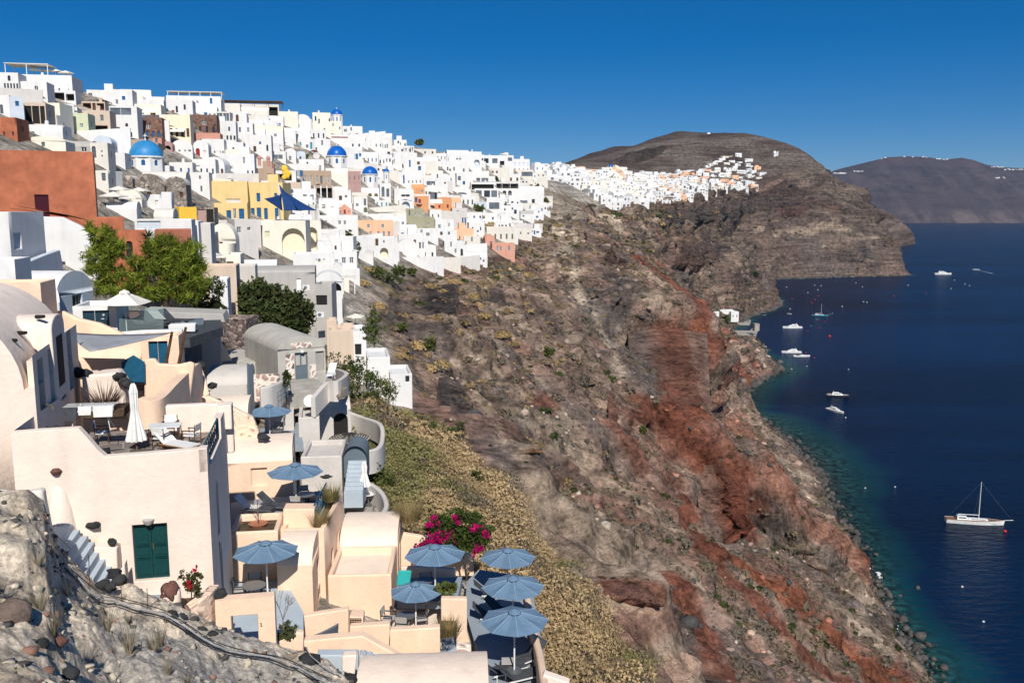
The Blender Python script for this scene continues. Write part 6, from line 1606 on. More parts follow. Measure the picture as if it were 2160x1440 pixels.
for p, q in zip(cap_[1:-1], cap_[2:]): mb.poly([(p[0], tk, zlow - .4), (q[0], tk, zlow - .4), (q[0], tk, max(q[1], zlow)), (p[0], tk, p[1])])
mb.poly([(xl, 0, -3), (xl, 0, top[1][1]), (xl, 6, top[1][1]), (xl, 6, -3)])
fl_z = zt_ - .95
mb.poly([(xl, tk, fl_z), (0, tk, fl_z), (0, tk, zlow - .4), (xl, tk, zlow - .4)])
dm_ = 6.4
RS = lambda u, z, t: (-t, u, z)
slits = [(2.0, 2.7, zt_ - 4.1, zt_ - 1.9, True, 'shade', 'window'), (2.2, 2.95, -1.5, zt_ - 4.6, True, 'shade', 'window'), (4.0, 4.6, zt_ - 3.6, zt_ - 1.6, True, 'shade', 'window')]
wall(mb, RS, 0, dm_, -3, fl_z + .05, [s[:5] for s in slits[:2]], .35)
mb.box(-.3, 0.002, 0, .5, fl_z + .05, zt_); mb.box(-.3, 0.002, 4.6, dm_, fl_z + .05, zt_ + .02); mb.box(-.26, 0.0, .5, 4.6, fl_z + .05, fl_z + .16)
mb.build('wall', P_('palepink'), root, bevel=.05)
fb = MB(); fb.poly([(xl, tk, fl_z + .004), (-.26, tk, fl_z + .004), (-.26, dm_ + 1, fl_z + .004), (xl, dm_ + 1, fl_z + .004)]); fb.build('terrace_floor', P_('flagstone'), root)
for s in slits[:2]:
 pb = MB(); pane(pb, RS, s[:5], .35); pb.build('window', P_('shade'), root)
rb = MB(); rb.box(xl + 4.0, 0.3, dm_, dm_ + .4, fl_z - 1, zt_ + .28); rb.box(-.29, .3, dm_ - .002, dm_ - .4, zt_ - .8, zt_ + .28); rb.build('back_parapet', P_('palepink'), root, bevel=.05)
x0, x1, z0, z1 = door; xm = (x0 + x1) / 2
for s in (0, 1):
 a, b_ = (x0, xm - .01) if s == 0 else (xm + .01, x1)
 db = MB(); db.box(a, b_, .24, .3, z0, z1)
 lf = db.build('door', P_('green_door'), root)
 pm = MB(); w_ = b_ - a
 for (za, zb) in ((.08, .32), (.42, .56), (.62, .9)):
  pm.box(a + w_ * .2, b_ - w_ * .2, .215, .24, z0 + (z1 - z0) * za, z0 + (z1 - z0) * zb)
 for zz in (.05, .35, .38, .58, .6): pm.box(a + w_ * .12, b_ - w_ * .12, .20, .24, z0 + (z1 - z0) * zz, z0 + (z1 - z0) * zz + .025)
 pm.build('door_panel', P_('green_door'), lf, merge=False)
hb = MB(); hb.tube((xm + .05, .2, z0 + 1.1), (xm + .05, .2, z0 + 1.35), .02); hb.build('handle', P_('brass'), root)
lb_ = MB(); lx, lz = ml(313, 1097); lb_.lathe([(.0, -.16), (.12, -.14), (.2, 0), (.21, .05), (0, .08)], c=(lx, -.02, lz), n=12); lb_.build('wall_lamp', P_('greyplaster'), root, smooth='auto')
bx_, bz_ = ml(128, 1105); bb = MB(); bb.lathe([(.62, -1.2), (.55, 0), (.42, .9), (.26, 1.5), (.12, 1.68), (0, 1.7)], c=(bx_, .1, bz_ - .3), n=16); bb.build('buttress', P_('palepink'), root, smooth=True)
rx, rz_ = ml(119, 992); bb = MB(); bb.lathe([(0, -.18), (.13, -.12), (.2, 0), (.12, .08), (0, .1)], c=(rx, -.05, rz_), n=7); bb.build('rain_spout', P_('rust_rock'), root)
rl = MB()
for z_ in (fl_z + .3, zt_ + .05): rl.tube((-.13, .55, z_), (-.13, 4.55, z_ + 0), .035, n=5)
for k in range(9):
 y_ = .55 + k * .5; rl.tube((-.13, y_, fl_z + .16), (-.13, y_, zt_ + .05), .02 if 0 < k < 8 else .05, n=5)
for k in range(8): y_ = .55 + k * .5; rl.tube((-.13, y_, fl_z + .3), (-.13, y_ + .5, zt_), .012, n=4); rl.tube((-.13, y_ + .5, fl_z + .3), (-.13, y_, zt_), .012, n=4)
rl.build('railing', P_('teal_paint'), root, merge=False, smooth='auto')
MAIN = root
MW = lambda u, y, z: (Matrix.Translation(root.location) @ Matrix.Rotation(R(RT), 4, 'Z')) @ Vector((u, y, z))
st = empty('steps', at(120, 1130, 28.6), R(RT), 'light blue grey painted steps descending along the pale pink wall', 'steps')
inv2 = (Matrix.Translation(st.location) @ Matrix.Rotation(R(RT), 4, 'Z')).inverted()
for i, (x, y) in enumerate(((112, 1124), (128, 1136), (146, 1149), (160, 1162), (174, 1177), (188, 1192), (202, 1207), (214, 1222))):
 q = inv2 @ px_plane(x, y, 120, 1130, 29.2, RT); sb_ = MB(); sb_.box(q.x - .12, q.x + .42, -.6, 1.5, q.z - 1.2, q.z); sb_.build('step', P_('bluegreystep'), st, bevel=.02)
simple = lambda name, lb, pts, Y, m_, th, cat='wall', **k: px_wall(name, lb, cat, pts, Y, m_, th, **k)
simple('plaster_block', 'low plastered block with a curved black stone on it', [(150,1117),(197,1117),(197,1150),(195,1175),(148,1150)], 30.3, 'palepink', .7)
simple('plaster_block', 'square plastered block with a black stone on it beside the steps', [(198,1153),(246,1155),(249,1230),(225,1230),(198,1190)], 29.9, 'palepink', .9)
simple('plaster_block', 'small sloping plaster buttress left of the green door', [(249,1210),(262,1188),(266,1228),(249,1232)], 29.6, 'palepink', .5)
rock(198, 1104, 30.4, .28, 'black_rock', 'curved black stone on the low plastered block', seed=4, squash=.45)
rock(236, 1141, 30.2, .22, 'black_rock', 'black stone on the square plastered block', seed=6, squash=.6)
rock(240, 1203, 29, .24, 'black_rock', 'round dark stone set in plaster at the foot of the steps', seed=8, squash=.8)
rock(251, 1222, 28.8, .3, 'black_rock', 'broad dark stone set in plaster at the foot of the steps', seed=9, squash=.7)
rock(283, 1247, 28.7, .2, 'black_rock', 'dark stone left of the blue grey doorstep', seed=12, squash=1)
slab('doorstep', 'blue grey painted doorstep below the green door', [(286,1230),(356,1222),(352,1250),(345,1275),(283,1262)], -14.02, .6, 'bluefloor', 'doorstep')
px_wall('pillar', 'rounded plaster pillar carrying the rust coloured stone', 'pillar', [(341,1250),(346,1240),(378,1244),(381,1284),(341,1284)], 29.2, 'palepink', .45, bevel=.15)
rock(358, 1241, 29.4, .33, 'rust_rock', 'round rust brown stone on the plaster pillar', seed=2, squash=.85, detail=3)
ribbon('planter_wall', 'curved stone studded planter wall right of the green door', 'planter', [(381,1288,28.6),(405,1270,28.8),(435,1250,29.4),(452,1232,30.6)], 1.5, 'studded', .35)
slab('planter_soil', 'earth bed inside the curved planter', [(381,1285),(450,1235),(455,1228),(400,1226),(380,1250)], -14.25, .3, 'soil', 'soil')
for i, (x, y, s) in enumerate(((172,908,.28), (189,932,.24), (212,952,.33), (102,904,.18), (120,902,.18), (140,899,.16), (48,908,.2))):
 rock(x, y, 31.2 if x > 60 else 30.9, s, 'black_rock', ['big black stone at the bend of the terrace parapet', 'black stone on the sloping parapet edge', 'largest black stone low on the sloping parapet edge', 'flat black stone on the left parapet', 'second flat black stone along the left parapet', 'third flat black stone along the left parapet', 'black stone at the far left end of the parapet'][i], seed=i + 21, squash=.55)
YL = 32.5
c0 = at(80, 905, YL)
rootL = empty('vaulted_house', (c0.x, c0.y, c0.z - 1), R(17), 'tall pale vaulted house with four narrow openings at the left edge', 'house')
invL = (Matrix.Translation(rootL.location) @ Matrix.Rotation(R(17), 4, 'Z')).inverted()
def ll(x, y, yl=0):
 n_ = Vector((-math.sin(R(17)), math.cos(R(17)), 0)); p0 = rootL.location + n_ * yl; r = ray(x, y)
 q = invL @ (r * (p0.dot(n_) / r.dot(n_))); return q.x, q.z
zs_ = ll(80, 820)[1]; zf_ = ll(80, 905)[1]
WL, RL, DL = 7.4, 3.55, 9.5
mb = MB()
ofs = -.35
A_ = arc(-WL + ofs, ofs, zs_ - .1, RL, 22)
mb.poly([(-WL + ofs, 0, -3), (0, 0, -3), (0, 0, zs_), (ofs, 0, zs_)] + [(u, 0, z) for u, z in A_[::-1]])
for p, q in zip(A_[:-1], A_[1:]): mb.poly([(p[0], 0, p[1]), (q[0], 0, q[1]), (q[0], DL, q[1]), (p[0], DL, p[1])])
mb.poly([(0, 0, zs_), (0, DL, zs_), (ofs, DL, zs_), (ofs, 0, zs_)])
sops = [(.7 + i * 2.05, 1.75 + i * 2.05, zf_ + .1, zf_ + 2.5 + .1 * i, False, 'door_navy' if i % 2 == 0 else 'shade', 'door') for i in range(4)]
wall(mb, RS, 0, DL, -3, zs_, [o[:5] for o in sops], .35)
mb.poly([(u, DL, z) for u, z in A_] + [(ofs, DL, -3), (-WL + ofs, DL, -3)])
mb.build('wall', P_('palepink'), rootL, bevel=.05)
for o in sops: pb = MB(); pane(pb, RS, o[:5], .35); pb.build(o[6], P_(o[5]), rootL)
dz = ll(50, 670, 3)[1]
mb = MB(); y0_, y1_ = 3.2, 5.9; xa, xb = -2.7, .12
A2 = arc(y0_, y1_, dz - .55, .5, 8)
mb.poly([(xb, y, z) for y, z in [(y0_, zs_ - 1.2)] + A2 + [(y1_, zs_ - 1.2)]]); mb.poly([(xa, y, z) for y, z in [(y0_, zs_ - 1.2)] + A2 + [(y1_, zs_ - 1.2)]])
L_ = [(y0_, zs_ - 1.2)] + A2 + [(y1_, zs_ - 1.2)]
for p, q in zip(L_[:-1], L_[1:]): mb.poly([(xa, *p), (xb, *p), (xb, *q), (xa, *q)])
dmr = mb.build('dormer', P_('palepink'), rootL, bevel=.05, smooth='auto')
pb = MB(); pb.box(xb - .02, xb + .012, 3.9, 5.2, zs_ - .7, dz - .95); pb.build('window', P_('shade'), dmr)
for k, (x, y) in enumerate(((18, 718), (39, 702), (77, 668))):
 u, z = ll(x, y, 1.5 + k); sb_ = MB(); sb_.tube((u, 1.5 + k, z), (u + .35, 1.1 + k, z + .05), .09, .07, 7); sb_.build('rain_spout', P_('shade'), rootL)
def parasol(px, py, dia, wpx, label, cloth='parasol_blue', h=2.6, n=8, group=None, rotz=.2, seam=True, tilt=0, flat=.42, fringe=False, pole='white_metal', base=True, cap=True):
 """opened parasol: its peak is seen at (px, py), its width is wpx pixels"""
 dep = FPX * dia / wpx; ap_ = ray(px, py) * dep
 root = empty('parasol', (ap_.x, ap_.y, ap_.z - h), rotz, label, 'parasol', group)
 r = dia / 2; zr = h - flat
 P = [(r * math.cos(2 * math.pi * i / n), r * math.sin(2 * math.pi * i / n)) for i in range(n)]
 mb = MB()
 for i in range(n):
  a, b_ = P[i], P[(i + 1) % n]
  rows_ = []
  for k in range(5):
   t = k / 4; sag = -.05 * math.sin(t * math.pi)
   rows_.append([(a[0] * t * (1 - s_) + b_[0] * t * s_, a[1] * t * (1 - s_) + b_[1] * t * s_, h - flat * t + sag * (1 - abs(2 * s_ - 1)) - .025 * t * (1 - abs(2 * s_ - 1))) for s_ in (0, .5, 1)])
  for A, B in zip(rows_[:-1], rows_[1:]):
   for j in (0, 1): mb.poly([A[j], A[j + 1], B[j + 1], B[j]])
 can = mb.build('canopy', P_(cloth), root)
 if seam:
  for i in range(n):
   sb_ = MB(); a = P[i]; sb_.tube((a[0] * .1, a[1] * .1, h - flat * .1 + .012), (a[0], a[1], zr + .012), .012, n=4, cap=False); sb_.build('seam', P_('seam' if cloth == 'parasol_blue' else cloth), can)
 if cap:
  cb = MB(); cb.lathe([(r * .19, h - flat * .14), (r * .17, h - flat * .06 + .03), (.02, h + .09), (0, h + .1)], n=n * 2); cb.build('vent_cap', P_(cloth), can, smooth='auto')
  sb_ = MB(); sb_.lathe([(r * .195, h - flat * .2), (r * .195, h - flat * .125)], n=n * 2); sb_.build('vent_gap', P_('door_navy' if cloth == 'parasol_blue' else 'canvas'), can)
 pb = MB(); pb.tube((0, 0, .0), (0, 0, h - .05), .035, n=8); pb.build('pole', P_(pole), root, smooth='auto')
 rb_ = MB()
 for i in range(n): rb_.tube((P[i][0] * .98, P[i][1] * .98, zr - .03), (0, 0, h - .12), .012, n=4, cap=False)
 rb_.build('ribs', P_('grey_metal'), root, merge=False)
 if base: bb = MB(); bb.lathe([(0, 0), (.3, 0), (.3, .07), (.05, .1)], n=12); bb.build('base', P_('grey_metal'), root)
 if fringe:
  f_ = MB()
  for i in range(n):
   a, b_ = Vector(P[i]), Vector(P[(i + 1) % n])
   for k in range(9):
    p = a.lerp(b_, k / 9); q = a.lerp(b_, (k + .55) / 9); f_.poly([(*p, zr), (*q, zr), (*q, zr - .3), (*p, zr - .3)])
  f_.build('fringe', P_('thatch_dark'), root, merge=False)
  for k in range(5):
   t0, t1 = .42 + k * .115, .42 + k * .115 + .05; g_ = MB()
   for i in range(n):
    a, b_ = P[i], P[(i + 1) % n]; z0_, z1_ = h - flat * t0 + .02, h - flat * t1 + .02
    g_.poly([(a[0] * t0, a[1] * t0, z0_), (b_[0] * t0, b_[1] * t0, z0_), (b_[0] * t1, b_[1] * t1, z1_), (a[0] * t1, a[1] * t1, z1_)])
   g_.build('stripe', P_('thatch_dark'), can)
  g_ = MB(); g_.lathe([(r * .36, h - flat * .36 + .02), (0, h + .03)], n=16); g_.build('top_disc', P_('thatch_dark'), can)
 return root
GP = 'blue grey parasols on the hotel terraces'
PB = [parasol(560, 1143, 2.8, 137, 'blue grey parasol over the patio beside the doorway numbered one', rotz=.5), parasol(622, 978, 2.8, 118, 'blue grey parasol on the terrace with the white towel lounger', rotz=.1), parasol(567, 855, 2.8, 95, 'smallest blue grey parasol beside the stone studded wall', rotz=.3),
 parasol(917, 1151, 2.8, 130, 'blue grey parasol under the magenta bougainvillea', rotz=.25), parasol(876, 1230, 2.3, 109, 'small blue grey parasol over the round black table', rotz=.55, flat=.4), parasol(1071, 1159, 2.8, 119, 'rear blue grey parasol of the three in a row', rotz=.1),
 parasol(1082, 1218, 2.8, 134, 'middle blue grey parasol of the three in a row', rotz=.1), parasol(1085, 1288, 2.8, 146, 'front blue grey parasol of the three in a row', rotz=.1)]
for o in PB: o['group'] = GP
parasol(262, 614, 3.4, 118, 'beige square parasol beside the plunge pool', 'canvas', n=4, rotz=.85, flat=.75, seam=False, h=2.8)
parasol(567, 748, 2.9, 76, 'striped straw parasol over the dark patio table', 'thatch', n=10, fringe=True, flat=.5, cap=False)
parasol(736, 912, 2.9, 90, 'striped straw parasol with a black fringe on the curved terrace', 'thatch', n=10, fringe=True, flat=.4, cap=False)
def closed_parasol(px, yt, yb, Y, label, r=.25, m_='white_cloth', pole='wood'):
 a, b_ = at(px, yt, Y), at(px, yb, Y); h = a.z - b_.z
 root = empty('closed_parasol', (a.x, a.y, b_.z), 0, label, 'parasol')
 mb = MB(); mb.tube((0, 0, 0), (0, 0, h), .035, n=8); mb.build('pole', P_(pole), root)
 mb = MB(); prof = [(.05, h), (.09, h - .1), (.14, h - .35), (.12, h * .62), (.17, h * .5), (r, h * .2)]; n = 22
 for (r0, z0_), (r1, z1_) in zip(prof[:-1], prof[1:]):
  for i in range(n):
   f = lambda i, r: (r * (1 + .22 * math.cos(i * math.pi)) * math.cos(i * 2 * math.pi / n), r * (1 + .22 * math.cos(i * math.pi)) * math.sin(i * 2 * math.pi / n))
   mb.poly([(*f(i, r0), z0_), (*f(i + 1, r0), z0_), (*f(i + 1, r1), z1_), (*f(i, r1), z1_)])
 mb.build('canopy', P_(m_), root); return root
closed_parasol(280, 808, 958, 34.5, 'closed white parasol on a wooden pole on the corner house terrace', .34)
closed_parasol(768, 972, 1038, 51, 'closed pale parasol by the grey steps', .3, pole='grey_metal')
def make_chair(name, label, cat, kind, group=None):
 root = empty(name, (0, 0, 0), 0, label, cat, group)
 fm, sm_ = ('brown_wood', 'white_cloth') if kind == 'director' else ('dark_metal', 'cushion' if kind == 'dark' else 'greyplaster')
 for x in (-.27, .27):
  for y in (-.24, .24):
   lb2 = MB(); lb2.tube((x, y, 0), (x, y + (.05 if y > 0 else 0), .64 if y < 0 else .9), .022, n=5); lb2.build('leg', P_(fm), root)
  ab = MB(); ab.box(x - .035, x + .035, -.27, .27, .63, .66); ab.build('armrest', P_(fm), root)
 s = MB(); s.box(-.26, .26, -.25, .24, .42, .46); s.build('seat', P_(sm_), root)
 b = MB(); b.prism([(-.27, .24, .6), (.27, .24, .6), (.27, .3, .9), (-.27, .3, .9)], (0, .03, 0)); b.build('backrest', P_(sm_), root)
 return root
def copy_tree(o, parent=None):
 c = o.copy(); COL.objects.link(c); c.parent = parent
 for ch in [q for q in o.children]: copy_tree(ch, c)
 return c
def put(o, px, py, z=None, Y=None, rz=0, label=None, s=1):
 p = on_z(px, py, z) if z is not None else at(px, py, Y)
 o.location = p; o.rotation_euler.z = rz; o.scale = (s, s, s)
 if label: o['label'] = label
 return o
def many(proto, spots, gr):
 for i, (px, py, z, rz, lb) in enumerate(spots):
  o = proto if i == 0 else copy_tree(proto)
  put(o, px, py, z, rz=rz, label=lb); o['group'] = gr
FLZ = root_z = MAIN.location.z + fl_z
many(make_chair('folding_chair', '', 'chair', 'director'), [(218, 933, FLZ, 1.9, 'wooden folding chair beside the laundry rack'), (405, 938, FLZ, -1.7, 'wooden folding chair at the right end of the white table'), (343, 945, FLZ, 2.9, 'wooden folding chair before the white table with its back to the viewer'), (358, 922, FLZ, .1, 'folding chair behind the white table')], 'wooden folding chairs on the corner house terrace')
def make_table(name, label, r=None, w=.8, d=.8, h=.73, top='white_metal', leg='dark_metal'):
 root = empty(name, (0, 0, 0), 0, label, 'table')
 mb = MB()
 if r: mb.lathe([(0, h), (r, h), (r, h + .03), (0, h + .032)], n=22)
 else: mb.box(-w / 2, w / 2, -d / 2, d / 2, h, h + .035)
 mb.build('tabletop', P_(top), root)
 if r: lb2 = MB(); lb2.tube((0, 0, 0), (0, 0, h), .035, n=8); lb2.lathe([(0, 0), (r * .6, 0), (r * .6, .02), (0, .03)], n=14); lb2.build('leg', P_(leg), root)
 else:
  for x in (-1, 1):
   for y in (-1, 1): lb2 = MB(); lb2.tube((x * (w / 2 - .06), y * (d / 2 - .06), 0), (x * (w / 2 - .06), y * (d / 2 - .06), h), .022, n=5); lb2.build('leg', P_(leg), root)
 return root
put(make_table('table', 'white topped dining table on the corner house terrace', w=1.25, d=.8, leg='brown_wood'), 350, 934, FLZ, rz=.2)
def make_lounger(label, m_='cushion', frame='white_metal', towel=False, group=None, back=.55):
 root = empty('sun_lounger', (0, 0, 0), 0, label, 'sun lounger', group)
 mb = MB(); mb.box(-.33, .33, -1.0, .35, .3, .34); mb.build('bed', P_(m_), root)
 mb = MB(); mb.prism([(-.33, .35, .3), (.33, .35, .3), (.33, .95, .3 + back), (-.33, .95, .3 + back)], (0, -.02, .045)); mb.build('backrest', P_('white_cloth' if towel else m_), root)
 for x in (-.34, .34):
  fb_ = MB(); fb_.box(x - .025, x + .025, -1.02, .6, .255, .3); fb_.build('frame', P_(frame), root)
  for y in (-.85, .45): lb2 = MB(); lb2.tube((x, y, 0), (x, y, .26), .022, n=5); lb2.build('leg', P_(frame), root)
 if towel: tb = MB(); tb.box(-.28, .28, -.25, .35, .341, .352); tb.build('towel', P_('white_cloth'), root)
 return root
put(make_lounger('wooden deck lounger with a white cloth by the terrace parapet', 'white_cloth', 'wood', back=.45), 372, 950, FLZ, rz=1.1)
put(make_lounger('grey lounger with a white towel under the planter wall', 'cushion', 'grey_metal', True), 538, 1082, -15.1, rz=1.4)
put(make_lounger('dark lounger beside it on the parasol terrace'.replace('beside it', 'behind the white towel lounger'), 'cushion', 'grey_metal'), 585, 1076, -15.1, rz=1.4)
PE = 'peachwall'
hnear('peach barrel roofed house with a blind niche behind the parasol', 477, 945, 620, 1064, 45.3, roof='vault', d=4.6, mat_=PE, wroof='peachtop', rise=.75, ops=[(.385, .62, .44, .86, False, PE, 'niche')], rops=[(.4, .58, .35, .85, True, 'shade', 'window')])
slab('terrace', 'grey floor of the terrace with the towel lounger', [(487, 1120), (487, 1060), (640, 1040), (700, 1030), (668, 1110)], -15.1, .4, 'bluefloor')
hnear('peach planter block in front of the towel lounger', 487, 1121, 590, 1225, 38.6, name='planter', cat='planter', d=2.6, mat_=PE, wroof='soil', rot=8)
px_wall('parapet', 'peach parapet block right of the planter', 'wall', [(597, 1073), (663, 1073), (663, 1150), (597, 1150)], 40.6, PE, .9, rot=6)
hnear('long peach wall block with slit windows below the dry planter', 597, 1116, 689, 1300, 39.8, d=5.1, mat_=PE, rot=1, wroof='soil', rops=[(.3, .45, .3, .62, True, 'shade', 'window'), (.62, .74, .4, .68, True, 'peachtop', 'window'), (.35, .6, .0 + .02, .2, True, 'shade', 'window')])
hnear('peach barrel roofed house with an arched gable beside the patio parasol', 588, 1152, 662, 1300, 37.6, roof='vault', rise=.9, d=3.4, mat_=PE, wroof='peachtop', rot=4, rops=[(.38, .62, .28, .85, False, 'glass_grey', 'window'), (.4, .62, .0 + .02, .18, True, 'door_navy', 'window')])
hnear('largest peach barrel roofed house in the middle of the hotel', 722, 1122, 842, 1340, 43.3, roof='vault', rise=.75, d=4.4, mat_=PE, wroof='peachtop', rot=4, rops=[(.35, .5, .6, .9, True, 'shade', 'window'), (.3, .55, .3, .55, True, PE, 'window')])
hnear('plain peach block in front of the largest barrel roofed house', 695, 1212, 828, 1350, 39.6, d=3.6, mat_=PE, wroof='peachtop', rot=3)
px_wall('wall', 'low peach wall behind the dark triangular shade', 'wall', [(632, 1300), (735, 1284), (736, 1350), (632, 1362)], 35.6, PE, .35, rot=8)
px_wall('vent_block', 'small peach box with a pierced grille', 'vent', [(737, 1300), (766, 1302), (766, 1325), (737, 1325)], 36.4, PE, .8, rot=4)
gb = MB()
for k in range(7):
 a, b_ = at(739 + k * 3.6, 1303, 36.25), at(739 + k * 3.6, 1321, 36.25); gb.tube(a, b_, .018, n=4)
for k in range(5):
 a, b_ = at(738, 1304 + k * 4, 36.24), at(763, 1304 + k * 4, 36.24); gb.tube(a, b_, .018, n=4)
tag(gb.build('grille', P_('brown_wood'), merge=False), 'lattice grille on the peach vent box', 'grille')
px_wall('wall', 'peach wall below the vent box', 'wall', [(737, 1321), (822, 1316), (822, 1420), (737, 1420)], 35.4, PE, .4, rot=3)
px_wall('wall', 'tall peach wall in front of the round black table', 'wall', [(822, 1329), (928, 1323), (929, 1460), (822, 1460)], 34.6, PE, .4, rot=3)
px_wall('stair_wall', 'broad peach stair wall sloping down to the right', 'wall', [(640, 1352), (700, 1346), (765, 1341), (875, 1402), (885, 1480), (640, 1480)], 33.2, PE, .5, rot=6)
px_wall('wall', 'small pink plaster pier at the foot of the blue steps', 'wall', [(722, 1383), (752, 1381), (748, 1425), (720, 1415)], 29.2, 'palepink', .4, rot=6)
for i, (x, y) in enumerate(((690, 1381), (762, 1382), (775, 1386), (790, 1391), (806, 1398))):
 px_wall('step', ['pale blue landing behind the pink pier', 'top pale blue step below the stair wall', 'second pale blue step below the stair wall', 'third pale blue step below the stair wall', 'lowest pale blue step below the stair wall'][i], 'step', [(x - (22 if i == 0 else 4), y), (x + (66 if i == 0 else 10), y), (x + (66 if i == 0 else 10), 1440), (x - (22 if i == 0 else 4), 1440)], 31.6 - i * .25, 'bluegreystep', .5, rot=6)
hnear('peach barrel roof crossing the bottom edge', 748, 1466, 1033, 1690, 28.2, roof='vault', rise=.8, d=4, mat_=PE, wroof='peachtop', rot=3)
px_wall('wall', 'peach wall beside the long blue terrace', 'wall', [(930, 1262), (985, 1263), (985, 1330), (994, 1362), (962, 1362), (962, 1310), (930, 1310)], 36.8, PE, .35, rot=3)
px_wall('wall', 'low peach wall under the bougainvillea', 'wall', [(845, 1143), (850, 1125), (900, 1133), (960, 1150), (1000, 1180), (1000, 1215), (845, 1215)], 45, PE, .35, rot=3)
px_wall('wall', 'shaded peach wall behind the bougainvillea parasol table', 'wall', [(846, 1195), (960, 1200), (965, 1262), (930, 1262), (846, 1258)], 40.8, PE, .3, rot=3)
slab('terrace', 'patio floor under the bougainvillea parasol', [(838, 1262), (842, 1215), (975, 1215), (965, 1262)], -17.7, .5, 'bluefloor')
slab('terrace', 'patio floor around the round black table', [(815, 1345), (822, 1285), (935, 1285), (932, 1345)], -18.7, .5, 'peachtop')
px_wall('towel_rail', 'turquoise painted wall panel left of the bougainvillea parasol', 'panel', [(835, 1235), (840, 1203), (868, 1203), (864, 1236)], 38.2, 'turquoise', .1, rot=3)
slab('terrace', 'long blue grey terrace under the three parasols', [(1010, 1200), (985, 1225), (982, 1262), (985, 1300), (1000, 1350), (1015, 1395), (1030, 1460), (1160, 1460), (1142, 1350), (1122, 1240), (1100, 1215)], -19.0, .6, 'bluefloor')
ribbon('parapet', 'peach outer parapet of the long blue terrace', 'wall', [(1112, 1255, 41), (1127, 1330, 36.5), (1140, 1385, 33.5), (1150, 1450, 30.5)], 1.6, PE, .3)
px_wall('wall', 'pale end wall at the bottom of the long terrace', 'wall', [(1145, 1421), (1200, 1440), (1200, 1480), (1145, 1480)], 31.5, 'palepink', .4, rot=-10)
for i, (x, y, y2) in enumerate(((1014, 1345, 1362), (1010, 1352, 1370))): pass
slab('steps_landing', 'pale blue steps with stone risers between the peach walls', [(928, 1345), (968, 1340), (970, 1392), (928, 1392)], -19.3, 1.0, 'bluegreystep', 'steps')
px_wall('stone_riser', 'brown stone riser at the end of the blue steps', 'wall', [(962, 1362), (994, 1360), (994, 1396), (962, 1396)], 33.6, 'stone_white', .3, rot=3)
gw = hnear('peach gate wall with an open doorway numbered one', 458, 1262, 583, 1364, 29.6, name='gate_wall', cat='gateway', mat_=PE, d=.45, ops=None, rot=10)
groot, gw_w, gw_h, gw_d, gw_z = gw
bpy.data.objects.remove([c for c in groot.children if c.name.startswith('wall')][0]); [bpy.data.objects.remove(c) for c in list(groot.children)]
mb = MB(); o_ = (gw_w * .26, gw_w * .70, -2.5, gw_h * .66, False)
wall(mb, lambda u, z, t: (u, t, z), 0, gw_w, -2.5, gw_h, [o_], .45); wall(mb, lambda u, z, t: (u, .45 + t * 0 + t * .0001, z), 0, gw_w, -2.5, gw_h, [o_], .45)
mb.poly([(0, 0, gw_h), (gw_w, 0, gw_h), (gw_w, .45, gw_h), (0, .45, gw_h)]); mb.poly([(0, 0, -2.5), (0, 0, gw_h), (0, .45, gw_h), (0, .45, -2.5)]); mb.poly([(gw_w, 0, -2.5), (gw_w, 0, gw_h), (gw_w, .45, gw_h), (gw_w, .45, -2.5)])
mb.build('wall', P_(PE), groot, bevel=.03)
mb = MB(); nx_, nz_ = gw_w * .76, gw_h * .42; mb.box(nx_ - .012, nx_ + .012, -.012, 0, nz_, nz_ + .12); mb.box(nx_ - .035, nx_ + .035, -.012, 0, nz_ - .02, nz_); mb.prism([(nx_ - .012, -.011, nz_ + .12), (nx_ - .04, -.011, nz_ + .09), (nx_ - .03, -.011, nz_ + .075), (nx_ - .012, -.011, nz_ + .09)], (0, .01, 0)); mb.build('number_one', P_('dark_metal'), groot)
rock(463, 1252, 29.9, .33, 'black_rock', 'dark rough stone on the left end of the gate wall', seed=14, squash=.8)
slab('terrace', 'pale blue patio floor seen through the numbered doorway', [(460, 1400), (455, 1230), (600, 1222), (640, 1290), (640, 1400)], -16.85, .5, 'bluegreystep')
px_wall('bed_wall', 'narrow peach bed wall right of the numbered doorway', 'wall', [(588, 1352), (622, 1345), (624, 1332), (640, 1335), (640, 1385), (588, 1385)], 31, PE, .3, rot=6)
def sail(name, label, pts, m_, sagz=.25, n=8):
 A, B, C_ = [at(*p) for p in pts]; mb = MB(); grid = {}
 for i in range(n + 1):
  for j in range(n + 1 - i):
   a, b_ = i / n, j / n; c = 1 - a - b_; pull = 1 + .35 * 0
   p = A * a + B * b_ + C_ * c; cen = (A + B + C_) / 3; edge = min(a, b_, c)
   p = p.lerp(cen, .16 * (1 - 3 * edge) * (1 - max(a, b_, c)) * 1.2) if edge < .34 else p
   p = p - Vector((0, 0, sagz * (a * b_ + b_ * c + a * c))); grid[i, j] = p
 for i in range(n):
  for j in range(n - i):
   mb.poly([grid[i, j], grid[i + 1, j], grid[i, j + 1]])
   if j < n - i - 1: mb.poly([grid[i + 1, j], grid[i + 1, j + 1], grid[i, j + 1]])
 o = mb.build(name, P_(m_), smooth=True); md = o.modifiers.new('t', 'SOLIDIFY'); md.thickness = .02; return tag(o, label, 'shade sail')
sail('shade_sail', 'dark triangular shade cloth in the peach wall corner', [(640, 1347, 34), (716, 1343, 35), (714, 1313, 34.6)], 'bluegrey', .1)
sail('shade_sail', 'grey triangular shade sail stretched between the peach vaults', [(127, 700, 44), (362, 702, 46), (190, 742, 40)], 'sail_grey', .4)
